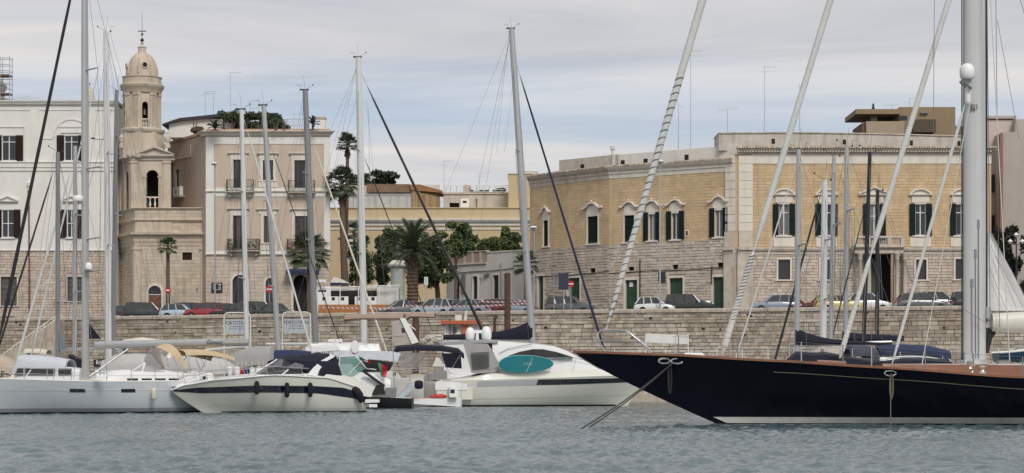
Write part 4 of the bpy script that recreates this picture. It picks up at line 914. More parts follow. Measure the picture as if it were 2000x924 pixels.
# ---------------------------------------------------------------- long palazzo (right)
def right_palazzo():
    D = 178.0; fr = Frame.flat(D); root = thing('tufa_palazzo', 'long yellow tufa palazzo with dark green shutters and pale stone ground floor', 'building', W(1600, HOR, D)); root.location.z = GZ
    z = lambda y: fr.z(1700, y)
    u0, u1 = fr.u(1434), fr.u(1936)
    zy1, zy0 = z(320), z(484)
    PN = [fr.rect(1521, 399, 1541, 460), fr.rect(1604, 399, 1624, 460), fr.rect(1697, 399, 1718, 484), fr.rect(1787.5, 399, 1808, 460), fr.rect(1867, 399, 1889, 460)]
    GW = [fr.rect(1520, 507, 1543, 546), fr.rect(1603, 507, 1624, 546), fr.rect(1789, 507, 1809, 546), fr.rect(1866, 506, 1887, 545)]
    por = fr.rect(1701, 494, 1746, 614); por = (por[0], por[1], GZ - .1, por[3])
    zc = z(302)
    m = MB(fr); wall_panel(m, u0, u1, zy0, zc, PN, .25); m.quad((u1, 0, GZ), (u1, 0, zc), (u1, -14, zc), (u1, -14, GZ)); m.build('upper_wall', m_tufomortar, root)
    m = MB(fr); wall_panel(m, u0, u1, GZ - .2, zy0, GW + [por], .3); m.build('ground_floor_wall', m_mortar, root)
    m = MB(fr); q = lambda L_, a, b: [(r[0] - a, r[1] + a, r[2] - b, r[3] + b) for r in L_]
    blocks(m, fr.u(1470), fr.u(1928), zy0 + .1, zy1 - .03, q(PN, .16, .14), .27, .5, .85, .006, -.02, .022, .005, .04, 51); m.build('tufa_blocks', m_tufo, root, kind='stuff')
    m = MB(fr); blocks(m, u0 + .2, u1, GZ, zy0 - .35, q(GW, .2, .15) + [por], .27, .4, .95, .012, -.02, .05, .022, .12, 52); m.build('stones', m_rubble, root, kind='stuff')
    # ---- left wing, bending away
    pts = [(1035, 193.5), (1110, 188.8), (1190, 184.7), (1433.5, 178.0)]
    win = {2: [(1396.5, 407, 1412, 463, 's'), (1312, 413, 1327, 468, 's'), (1267, 415, 1281, 470, 's'), (1220, 418, 1239, 473, 'c')],
           1: [(1148, 420, 1168, 476, 'c')], 0: [(1062, 428, 1071, 481, 'c'), (1040, 455, 1044, 488, 'n')]}
    drs = {2: [(1393, 541, 1421, 614), (1308, 543, 1334, 614), (1222, 547, 1245, 614)], 1: [(1110, 543, 1133, 614)], 0: [(1052, 539, 1062, 614)]}
    vents = {2: [(1402, 513, 1413, 522), (1314, 517, 1325, 526), (1228, 521, 1239, 529)], 1: [(1153, 524, 1164, 533)], 0: []}
    wings = []
    for i in range(3):
        f = Frame.pix2(*pts[i], *pts[i + 1]); L = f.L; wings.append((f, L))
        xm = (pts[i][0] + pts[i + 1][0]) / 2
        zt = f.z(pts[i + 1][0], {2: 315, 1: 332, 0: 339}[i]); zbz = f.z(pts[i + 1][0] - 1, {2: 465, 1: 477.5, 0: 485.5}[i])
        zt = 20.0; zbz = 14.0
        W_ = [f.rect(*w[:4]) for w in win[i]]; Dr = [f.rect(*w) for w in drs[i]]; Dr = [(a, b, GZ - .1, e) for a, b, _, e in Dr]; Ve = [f.rect(*w) for w in vents[i]]
        m = MB(f); wall_panel(m, 0, L, zbz, zt + .9, W_, .25); m.build('upper_wall', m_tufomortar, root)
        m = MB(f); wall_panel(m, 0, L, GZ - .2, zbz, Dr + Ve, .25); m.build('ground_floor_wall', m_mortar, root)
        m = MB(f); blocks(m, 0, L, zbz + .05, zt - .06, [(r[0] - .14, r[1] + .14, r[2] - .12, r[3] + .14) for r in W_], .27, .5, .85, .006, -.02, .022, .005, .04, 61 + i); m.build('tufa_blocks', m_tufo, root, kind='stuff')
        m = MB(f); blocks(m, 0, L, GZ, zbz - .02, [(r[0] - .18, r[1] + .18, r[2] - .06, r[3] + .18) for r in Dr] + [(r[0] - .12, r[1] + .12, r[2] - .1, r[3] + .1) for r in Ve], .26, .4, .95, .014, -.02, .06, .03, .14, 71 + i); m.build('stones', m_rubble, root, kind='stuff')
        for w, rc in zip(win[i], W_):
            hw = max((rc[1] - rc[0]) * .95, .75) if w[4] != 's' else 1.0
            if w[4] == 'n': window(f, root, rc, closed=True, shut=m_green); continue
            if w[4] == 's': window(f, root, rc, shut=m_green, shut_w=.5, sur=m_trim, sw=.1, sill=m_trim, hd='curl', hd_hw=hw, hd_h=.42, hd_gap=.55, transom=0)
            else: window(f, root, rc, closed=True, shut=m_green, sur=m_trim, sw=.14, sill=m_trim, hd='curl', hd_hw=hw, hd_h=.42, hd_gap=.6)
        for d in Dr: panel_door(f, root, d, m_door if d[1] - d[0] > .7 else m_dark, .2, sur=m_trim, sw=.2)
        for v in Ve:
            m = MB(f); m.box(v[0], v[1], -.25, -.2, v[2], v[3]); b = m.build('vent_opening', m_dark, root)
            m = MB(f); m.box(v[0] - .14, v[0], -.02, .07, v[2], v[3]); m.box(v[1], v[1] + .14, -.02, .07, v[2], v[3]); m.box(v[0] - .14, v[1] + .14, -.02, .072, v[3], v[3] + .14); m.box(v[0] - .14, v[1] + .14, -.02, .072, v[2] - .1, v[2]); m.build('vent_surround', m_trim2, b)
        # cornice of the wing and its tiled edge
        m = MB(f); m.mould([(-.05, zt - .05), (.06, zt - .05), (.08, zt + .3), (.16, zt + .36), (.16, zt + .55), (.34, zt + .72), (.42, zt + .86), (.42, zt + .96), (-.05, zt + .96)], 0, L, .0, .0); m.build('cornice', m_trim2 if i < 2 else m_trim, root)
        m = MB(f); n = int(L / .24)
        for k in range(n):
            uu = (k + .5) * L / n; m.lathe((uu, .1, zt + 1.03 + rr.uniform(-.015, .015)), [(.1, -.5), (.105, .4)], 7, 'o')
        m.build('roof_tiles', m_tile, root, kind='stuff')
        m = MB(f); m.mould([(-.6, zbz - .09), (.03, zbz - .09), (.08, zbz - .04), (.08, zbz + .03), (-.6, zbz + .05)], 0, L); m.build('base_course', m_trim2, root)
        # set-back attic parapet with square vents
        if i >= 1:
            ua = f.u(1092, -.9) if i == 1 else 0
            za = zt + .95; at = MB(f); o = -.9
            if i == 1: poly = [(ua, za), (L + .2, za), (L + .2, f.z(1190, 303.5, o)), (ua, f.z(1093, 313, o))]
            else: poly = [(-.2, za), (L, za), (L, f.z(1432, 284, o)), (-.2, f.z(1190, 303.5, o))]
            at.prism(poly, o - .5, o); at.build('attic_parapet', m_greypl if i == 2 else m_oldpl, root)
            for v in {1: [(1134, 321, 1141, 331)], 2: [(1212.5, 313, 1220, 324), (1257, 310, 1265, 321), (1337, 302, 1345, 316)]}[i]:
                r = f.rect(*v, o); m = MB(f); m.box(r[0], r[1], o - .1, o + .015, r[2], r[3]); m.build('attic_vent', m_dark, root)
        m = MB(f); u = f.u({0: 1048, 1: 1150, 2: 1270}[i]); m.path([(0, .1, GZ + 4.1 + .0 * i), (L * .33, .1, GZ + 4.22), (L * .66, .1, GZ + 4.18), (L, .1, GZ + 4.35)], .03, 5); m.build('wall_cable', m_iron, root)
    f, L = wings[2]
    for x, ya, yb in ((1251, 506, 600), (1391, 520, 555)): m = MB(f); u = f.u(x); m.tube((u, .1, f.z(x, yb)), (u, .1, f.z(x, ya)), .05); m.build('conduit', m_iron, root)
    q = f.rect(1229, 551, 1236, 560, -.12); m = MB(f); m.box(q[0], q[1], -.16, -.14, q[2], q[3]); m.build('door_notice', m_pwhite, root)
    q = f.rect(1339, 449, 1345.5, 462); m = MB(f); m.box(q[0], q[1], -.02, .06, q[2], q[3]); m.build('niche_surround', m_trim, root); m = MB(f); m.box(q[0] + .08, q[1] - .08, .06, .068, q[2] + .1, q[3] - .1); m.build('niche', m_dark, root)
    # wall of the wing's far side
    # ---- corner pilaster in rusticated blocks
    zb, zq = z(452), z(304); n = 9
    for k in range(n):
        a, b = zb + (zq - zb) * k / n, zb + (zq - zb) * (k + 1) / n
        m = MB(fr); m.box(fr.u(1443), fr.u(1469.5), -.05, .13, a + .035, b - .035); m.build('quoin_block', m_trim, root)
        m = MB(f); m.box(L - .78, L + .1, -.05, .13, a + .035, b - .035); m.build('quoin_block', m_trim, root)
    m = MB(fr); m.box(fr.u(1442), fr.u(1470), -.05, .09, zb, zq); m.fr = f; m.box(L - .80, L + .07, -.05, .09, zb, zq); m.build('corner_pilaster', m_trim, root)
    m = MB(fr); m.box(fr.u(1440), fr.u(1471), -.05, .2, GZ, z(496)); m.fr = f; m.box(L - .9, L + .1, -.05, .2, GZ, z(491)); m.build('corner_pier', m_trim2, root)
    m = MB(fr); za = z(496); pr = [(-.05, za), (.22, za), (.26, za + .25), (.4, za + .33), (.4, za + .5), (-.05, za + .62)]; m.mould(pr, fr.u(1441), fr.u(1471)); m.fr = f; m.mould(pr, L - .95, L + .05); m.box(L - .85, L + .05, -.05, .16, za + .6, z(452)); m.fr = fr; m.box(fr.u(1443), fr.u(1469.8), -.05, .16, za + .6, zb); m.build('pier_cap', m_trim2, root)
    # ---- front wing trim
    m = MB(fr); m.box(fr.u(1470), u1, -.05, .08, zy1, zc); m.build('frieze', m_trim, root)
    m = MB(fr); zz = z(302); m.mould([(-.05, zz), (.12, zz), (.12, zz + .16), (.3, zz + .2), (.46, zz + .34), (.46, zz + .46), (.55, zz + .52), (-.05, zz + .52)], fr.u(1440), u1, 0, 1); m.build('cornice', m_trim2, root)
    m = MB(fr); n = 92
    for k in range(n): uu = fr.u(1440) + (u1 - fr.u(1440)) * (k + .5) / n; m.box(uu - .065, uu + .065, .1, .42, zz + .19, zz + .33)
    m.build('dentils', m_trim, root, kind='stuff')
    m = MB(fr); n = 100
    for k in range(n): uu = fr.u(1438) + (u1 + .4 - fr.u(1438)) * (k + .5) / n; m.lathe((uu, .1, zz + .58 + rr.uniform(-.015, .015)), [(.1, -.5), (.105, .55)], 7, 'o')
    m.build('roof_tiles', m_tile, root, kind='stuff')
    m = MB(fr); za = z(497); m.mould([(-.05, za), (.09, za), (.09, za + .22), (.2, za + .3), (.26, za + .44), (.26, za + .56), (-.05, za + .62)], fr.u(1472), u1, 0, 1); m.build('string_course', m_trim2, root)
    o = -1.3; m = MB(fr); yl = fr.z(1404, 261, o); m.prism([(fr.u(1404, o), zz + .5), (u1, zz + .5), (u1, fr.z(1900, 268, o)), (fr.u(1700, o), fr.z(1700, 262, o)), (fr.u(1550, o), fr.z(1550, 259.5, o)), (fr.u(1404, o), yl)], o - 4, o); m.build('attic_parapet', m_oldpl, root)
    m = MB(fr); m.box(fr.u(1403, o), u1, o - .3, o + .08, yl - .02, yl + .05); 
    m.v = []; m.f = []
    m.prism([(fr.u(1403, o), yl), (fr.u(1550, o), fr.z(1550, 259.5, o)), (fr.u(1700, o), fr.z(1700, 262, o)), (u1, fr.z(1900, 268, o)), (u1, fr.z(1900, 266, o)), (fr.u(1700, o), fr.z(1700, 260, o)), (fr.u(1550, o), fr.z(1550, 257.5, o)), (fr.u(1403, o), yl + .1)], o - 4.1, o + .1); m.build('parapet_coping', m_trim2, root)
    for v in ((1507, 271, 1513.5, 281), (1646, 272.5, 1652.5, 282), (1777, 274.5, 1783, 284), (1870, 275.5, 1876, 285)): r = fr.rect(*v, o); m = MB(fr); m.box(r[0], r[1], o - .1, o + .015, r[2], r[3]); m.build('attic_vent', m_dark, root)
    for i, rc in enumerate(PN):
        w = window(fr, root, rc, shut=m_green, shut_w=.52, sur=m_trim, sw=.12, sill=m_trim if i != 2 else None, hd='tri' if i == 2 else 'seg', hd_hw=1.35 if i == 2 else 1.0, hd_h=.55, hd_gap=.72, transom=.72, apron=zy0 + .1 if i != 2 else None)
        m = MB(fr); m.box(rc[0] - .3, rc[1] + .3, -.02, .1, rc[3] + .14, rc[3] + .70); m.build('frieze_panel', m_trim, w)
    for rc in GW: window(fr, root, rc, frame_mat=m_iron, sur=m_trim, sw=.17, mull=False, transom=0, pane_mat=m_smoke, sill=m_trim, so=.06)
    # ---- portal with columns and balustraded balcony
    m = MB(fr); m.box(por[0], por[1], -1.6, -1.5, por[2], por[3]); pt = m.build('portal', m_dark, root)
    m = MB(fr); m.box(por[0] - .25, por[0] - .01, -.02, .1, GZ, por[3]); m.box(por[1] + .01, por[1] + .25, -.02, .1, GZ, por[3]); m.build('jamb', m_trim2, pt)
    m = MB(fr); m.box(por[0] + .1, por[0] + .95, -.9, -.8, GZ, por[3] - .5); m.build('door_leaf', M('dark_green_wood', (.05, .065, .05), .6, .2, 2), pt)
    zs = z(487); d = 1.25
    m = MB(fr); m.mould([(0, zs - .42), (d - .1, zs - .42), (d - .1, zs - .1), (d + .05, zs), (d + .15, zs + .1), (d + .15, zs + .22), (0, zs + .22)], fr.u(1668, d), fr.u(1765, d)); bal = m.build('portal_balcony', m_trim2, root)
    zr_, zf = fr.z(1715, 462, d), zs + .22
    m = MB(fr); ua, ub = fr.u(1670, d), fr.u(1763, d); m.box(ua, ub, d - .28, d + .06, zr_ - .12, zr_ + .05); m.box(ua, ub, d - .25, d + .03, zf, zf + .14); m.build('balcony_rail', m_trim2, bal)
    for k in (0, .28, .72, 1): uu = ua + (ub - ua) * k; m = MB(fr); m.box(uu - .16, uu + .16, d - .3, d + .08, zf, zr_ - .121); m.build('balcony_pier', m_trim2, bal)
    for k in range(26):
        uu = ua + (ub - ua) * (k + .5) / 26
        if min(abs((k + .5) / 26 - t) for t in (0, .28, .72, 1)) < .025: continue
        m = MB(fr); baluster(m, uu, d - .11, zf + .14, zr_ - .12, .06, 6); m.build('baluster', m_trim2, bal, True)
    for x, o2 in ((1752, .95), (1767, .45), (1680, .95), (1693, .45)):
        u = fr.u(x, o2); m = MB(fr); h = zs - .42 - GZ - .5
        m.lathe((u, o2, GZ + .5), [(.26, 0), (.26, .1), (.2, .16), (.24, .25), (.19, .35), (.185, h * .4), (.16, h - .55), (.2, h - .5), (.17, h - .44), (.2, h - .3), (.27, h - .1), (.29, h)], 16); cl = m.build('column', m_trim2, root, True)
        m = MB(fr); m.box(u - .3, u + .3, o2 - .3, o2 + .3, GZ, GZ + .5); m.build('plinth', m_trim2, cl)
    # roof clutter
    f, L = wings[2]; m = MB(f); u, zz = f.pix(1196.5, 303, -2); m.lathe((u, -2, zz - .3), [(.13, 0), (.13, .75), (.22, .8), (.22, 1.1), (.16, 1.15)], 10); m.build('chimney_pot', m_greypl, root)
    m = MB(f); u, zz = f.pix(1287, 297, -2.5); m.ball((u, -2.5, zz - .1), .42, .42, .55, 12, 6, 0); m.build('roof_dome', m_greypl, root, True)
right_palazzo()

def brown_block():
    D = 214; fr = Frame.flat(D); root = thing('brown_penthouse', 'plain brown modern penthouse block rising behind the tufa palazzo roof', 'building', W(1780, HOR, D)); root.location.z = GZ
    m = MB(fr); q = fr.rect(1757, 209, 1866, 300); m.box(q[0], q[1], -9, 0, GZ, q[3]); m.build('wall', m_brownpl, root)
    m = MB(fr); q = fr.rect(1692, 237, 1757, 300, .3); m.box(q[0], q[1] + .5, -8, .3, GZ, q[3]); m.build('terrace_wall', M('light_brown_render', (.36, .285, .20), .9, .06, .6), root)
    m = MB(fr); q = fr.rect(1684, 240, 1692, 300); m.box(q[0], q[1] - .02, -6, 0, GZ, q[3]); m.build('side_pier', M('red_brown_render', (.14, .085, .06), .9), root)
    m = MB(fr); q = fr.rect(1672, 213, 1757, 222.5, .2); m.box(q[0], q[1], -7, .2, q[2], q[3]); m.build('roof_slab', m_brownpl, root)
    m = MB(fr); q = fr.rect(1702, 223, 1714, 240); m.box(q[0], q[1], -1, -.2, q[2] - .3, q[3]); m.build('slab_pier', M('dark_pier', (.06, .05, .045), .9), root)
    m = MB(fr); q = fr.rect(1784, 233, 1828, 258, 1.4); m.box(q[0], q[1], .02, 1.4, q[2], q[3]); m.build('balcony', M('olive_balcony', (.085, .07, .045), .9), root)
    q = fr.rect(1757, 226, 1772, 235, .02); m = MB(fr); m.box(q[0], q[1], .0, .04, q[2], q[3]); m.build('window', m_glass, root)
    m = MB(fr); a = fr.pix(1707.5, 213); m.lathe((a[0], -.6, a[1]), [(.16, 0), (.16, .25), (.1, .3), (.12, .5), (.07, .65)], 8); m.build('vent_cap', m_iron, root)
    m = MB(fr); q = fr.rect(1866, 245, 1890, 300); m.box(q[0] + .01, q[1], -6, -.5, GZ, q[3]); m.build('rear_wing', M('dark_wing', (.16, .12, .09), .9), root)
    m = MB(fr); m.box(fr.u(1797), fr.u(1812), .05, .3, fr.z(0, 222), fr.z(0, 219)); m.build('wall_lamp', m_signback, root)
    D = 186; fr = Frame.flat(D); root = thing('pinkish_building', 'plain pinkish-grey rendered building at the right edge behind the mast', 'building', W(2000, HOR, D)); root.location.z = GZ
    m = MB(fr); a, b = fr.u(1958), fr.u(2140); m.box(a, b, -12, 0, GZ, fr.z(0, 258)); m.build('wall', m_pinkb, root)
    m = MB(fr); q = fr.rect(1925, 234, 1983, 300, -3); m.box(q[0], q[1], -10, -3, GZ + 3, q[3]); m.build('rear_wall', M('pale_pink_render', (.50, .42, .375), .9, .07, .6), root)
    m = MB(fr); q = fr.rect(1924, 232, 1984, 236, -3); m.box(q[0], q[1], -10, -2.8, q[3], q[3] + .25); m.build('rear_coping', m_pinkb, root)
    m = MB(fr); m.box(fr.u(1983, -2), b, -11, -2, fr.z(0, 260), fr.z(0, 233, -2)); m.build('upper_storey', m_pinkb, root)
    m = MB(fr); q = fr.rect(1953, 262, 1959, 590, .2); m.box(q[0], q[1], -.3, .2, GZ, q[3]); m.build('corner_pipe', M('red_pipe', (.25, .13, .10), .8), root)
    for i, y in enumerate((340, 420, 470)): q = fr.rect(1930, y, 1944, y + 34, -2.5); m = MB(fr); m.box(q[0], q[1], -3.1, -2.8, q[2], q[3]); m.build('window', m_glass, root)
brown_block()
# ---------------------------------------------------------------- boat helpers
def lerp(a, b, t): return a + (b - a) * t
def curve(pts):
    """piecewise-smooth function through (t, value) points"""
    def f(t):
        if t <= pts[0][0]: return pts[0][1]
        for (a, va), (b, vb) in zip(pts, pts[1:]):
            if t <= b:
                k = (t - a) / (b - a); return lerp(va, vb, k * k * (3 - 2 * k) * .35 + k * .65)
        return pts[-1][1]
    return f
class Hull:
    def __init__(s, fr, us, ub, sheer, beam, zb=-.35, stem=0.0, stern=0.0, tr=.8, full=.5, flare=.55, pw=2.0):
        s.fr, s.us, s.ub, s.sheer, s.beam, s.zb, s.stem, s.stern, s.tr, s.full, s.flare, s.pw = fr, us, ub, sheer, beam, zb, stem, stern, tr, full, flare, pw
        s.sg = 1 if ub > us else -1
    def plan(s, t):
        if t < s.full: k = t / s.full; return lerp(s.tr, 1, k * (2 - k))
        k = (t - s.full) / (1 - s.full); return max(0.0, 1 - k ** s.pw)
    def pt(s, t, v, side, off=0.0):
        a = s.us - s.sg * 0 + s.sg * s.stern * (1 - v); b = s.ub - s.sg * s.stem * (1 - v) ** 1.15
        u = lerp(a, b, t); z = lerp(s.zb, s.sheer(t), v)
        k = s.flare + (1 - s.flare) * max(0, t - .35) / .65 * .9
        w = s.beam / 2 * s.plan(t) * (v ** (.22 + .55 * max(0, (t - .3) / .7) ** 1.3) if v > 0 else 0.0)
        return (u, side * (w + (off if w > .01 else 0)), z)
    def v_at(s, t, z): return max(0.02, min(1, (z - s.zb) / (s.sheer(t) - s.zb)))
    def skin(s, mb, nt=26, nv=9):
        ts = [i / nt for i in range(nt + 1)]; vs = [0.0, .03] + [.03 + .97 * (j / (nv - 1)) for j in range(1, nv)]
        for side in (1, -1): mb.loft([[s.pt(t, v, side) for v in vs] for t in ts])
        mb.add([s.pt(0, v, 1) for v in vs] + [s.pt(0, v, -1) for v in vs][::-1], [tuple(range(2 * len(vs)))])
        return mb
    def deck(s, mb, nt=26, dz=-.02, k=.985, crown=.06, t0=0, t1=1):
        rows = []
        for i in range(nt + 1):
            t = lerp(t0, t1, i / nt); a = s.pt(t, 1, 1); w = a[1] * k
            rows.append([(a[0], w * q, a[2] + dz + crown * (1 - q * q)) for q in (-1, -.5, 0, .5, 1)])
        mb.loft(rows); return mb
    def band(s, mb, z0, z1, t0=0.0, t1=1.0, off=.012, nt=30, sides=(1, -1), vmode=False):
        """strip along the topsides between heights z0 and z1 (numbers or functions of t)"""
        f0 = z0 if callable(z0) else (lambda t: z0); f1 = z1 if callable(z1) else (lambda t: z1)
        for side in sides:
            rows = []
            for i in range(nt + 1):
                t = lerp(t0, t1, i / nt)
                if vmode: a, b = f0(t), f1(t)
                else: a, b = s.v_at(t, f0(t)), s.v_at(t, f1(t))
                rows.append([s.pt(t, a, side, off), s.pt(t, (a + b) / 2, side, off), s.pt(t, b, side, off)])
            mb.loft(rows)
        return mb
    def rail_path(s, t0, t1, dz, inset=.06, side=1, n=14):
        return [(lambda a: (a[0], a[1] - side * min(inset, abs(a[1])), a[2] + dz))(s.pt(lerp(t0, t1, i / n), 1, side)) for i in range(n + 1)]
    def t_of_u(s, u): return (u - s.us) / (s.ub - s.us)
def lifelines(h, root, t0, t1, hgt=.6, n=7, sides=(1, -1), mat=m_steel, rows=(1, .55), r=.02):
    for side in sides:
        for k in range(n + 1):
            a = h.pt(lerp(t0, t1, k / n), 1, side); m = MB(h.fr); y = a[1] - side * .07
            m.tube((a[0], y, a[2] - .03), (a[0], y, a[2] + hgt), r, n=5); m.build('stanchion', mat, root)
        m = MB(h.fr)
        for q in rows: m.path(h.rail_path(t0, t1, hgt * q, .07, side), .009, 4)
        m.build('lifeline', mat, root)
def mast_section(mb, p0, p1, ra, rb, n=10, taper=.8):
    rows = []
    for k, (p, s) in enumerate(((p0, 1), ((lerp(p0[0], p1[0], .7), lerp(p0[1], p1[1], .7), lerp(p0[2], p1[2], .7)), 1), (p1, taper))):
        rows.append([(p[0] + ra * s * math.cos(2 * math.pi * i / n), p[1] + rb * s * math.sin(2 * math.pi * i / n), p[2]) for i in range(n)])
    mb.loft(rows, True, True)
def masthead(fr, mast, u, o, z, sg=1):
    m = MB(fr); m.tube((u, o, z), (u - .12 * sg, o, z + 1.0), .008, n=4); m.path([(u, o, z), (u + .3 * sg, o, z + .2), (u + .5 * sg, o, z + .3)], .012, 4); m.ball((u + .52 * sg, o, z + .34), .05, n=6, m=4)
    m.path([(u - .3 * sg, o, z + .06), (u - .3 * sg, o, z + .32), (u - .55 * sg, o, z + .32)], .012, 4); m.box(u - .35 * sg - .02, u + .25, o - .06, o + .06, z - .02, z + .07)
    m.build('masthead_gear', m_iron, mast)
def furled(mb, a, b, r, n=7, seg=18, wob=.25, r2=None):
    pts = []; rs = []
    for i in range(seg + 1):
        t = i / seg; pts.append(tuple(lerp(a[k], b[k], t) for k in range(3))); e = min(1, t * 9 + .25, (1 - t) * 9 + .25); rs.append((lerp(r, r2 if r2 else r, t)) * e * (1 + wob * .3 * math.sin(i * 2.3)))
    mb.path(pts, rs, n)
def rigging(fr, root, mast, mu, mz0, mz1, beam, sg, bow_u, bow_z, stern_u, stern_z, sp=(), fs_top=1.0, fs_mat=m_wire, fs_r=.018, lean=0.0, topu=None, furl=True, wires=True):
    tu = mu if topu is None else topu
    at = lambda z: lerp(mu, tu, (z - mz0) / (mz1 - mz0))
    for zz, half in sp:
        m = MB(fr); m.path([(at(zz), 0, zz), (at(zz) - sg * half * .35, half, zz + .06)], [.05, .035], 5); m.path([(at(zz), 0, zz), (at(zz) - sg * half * .35, -half, zz + .06)], [.05, .035], 5); m.build('spreader', m_alu if fs_mat is not m_alul else m_alul, mast)
    if wires:
        for side in (1, -1):
            m = MB(fr); pts = [(mu - sg * .25, side * beam * .47, stern_z)]
            for zz, half in sp: pts.append((at(zz) - sg * half * .35, side * half, zz + .06))
            pts.append((at(mz1 - .3), 0, mz1 - .3)); m.path(pts, .011, 4); m.tube((mu + sg * .35, side * beam * .45, stern_z), (at(sp[0][0] if sp else lerp(mz0, mz1, .5)), 0, (sp[0][0] if sp else lerp(mz0, mz1, .5))), .010, n=4); m.build('shroud', m_wire, root)
        m = MB(fr); m.tube((tu, 0, mz1 - .1), (stern_u, 0, stern_z), .010, n=4); m.build('backstay', m_wire, root)
    zt = lerp(mz0, mz1, fs_top); m = MB(fr); a, b = (at(zt) + sg * .1, 0, zt - .1), (bow_u, 0, bow_z)
    if furl:
        t0, t1 = .05, .95; A = tuple(lerp(a[k], b[k], t0) for k in range(3)); B = tuple(lerp(a[k], b[k], t1) for k in range(3))
        furled(m, A, B, fs_r * .8, r2=fs_r * 1.15); m.tube(a, b, .012, n=4); m.build('furled_genoa', fs_mat, root, True)
        m = MB(fr); m.lathe((B[0] + (b[0] - B[0]) * .3, 0, B[2] + (b[2] - B[2]) * .3), [(.09, -.08), (.12, -.05), (.06, 0), (.12, .05), (.09, .08)], 10); m.build('furling_drum', m_black, root, True)
    else: m.tube(a, b, .014, n=4); m.build('forestay', m_wire, root)
def sailcover(fr, root, u0, u1, zb, h0, h1, mat, w=.22, seg=16, name='sail_cover', rnd=3):
    """bag over a boom from the mast end u0 (tall) to the clew end u1"""
    rows = []; r = random.Random(rnd)
    for i in range(seg + 1):
        t = i / seg; u = lerp(u0, u1, t); h = (h0 - h1) * math.exp(-4.2 * t) + h1 * (1 - .25 * t) + r.uniform(-.015, .015); ww = w * (1 - .35 * t)
        rows.append([(u, -ww * .6, zb), (u, -ww, zb + h * .3), (u, -ww * .55, zb + h * .75), (u, 0, zb + h), (u, ww * .55, zb + h * .75), (u, ww, zb + h * .3), (u, ww * .6, zb)])
    m = MB(fr); m.loft(rows, True, True); return m.build(name, mat, root, True)
def fender(label, p, r, h, mat, group=None, rope_top=.5):
    t = thing('fender', label, 'fender', (p[0], p[1], p[2]), group)
    m = MB(); m.lathe(p, [(r * .3, 0), (r * .75, h * .06), (r, h * .2), (r, h * .8), (r * .75, h * .94), (r * .3, h)], 12); m.build('body', mat, t, True)
    m = MB(); m.tube((p[0], p[1], p[2] + h), (p[0], p[1] + .15, p[2] + h + rope_top), .012, n=4); m.build('rope', m_ropew, t)

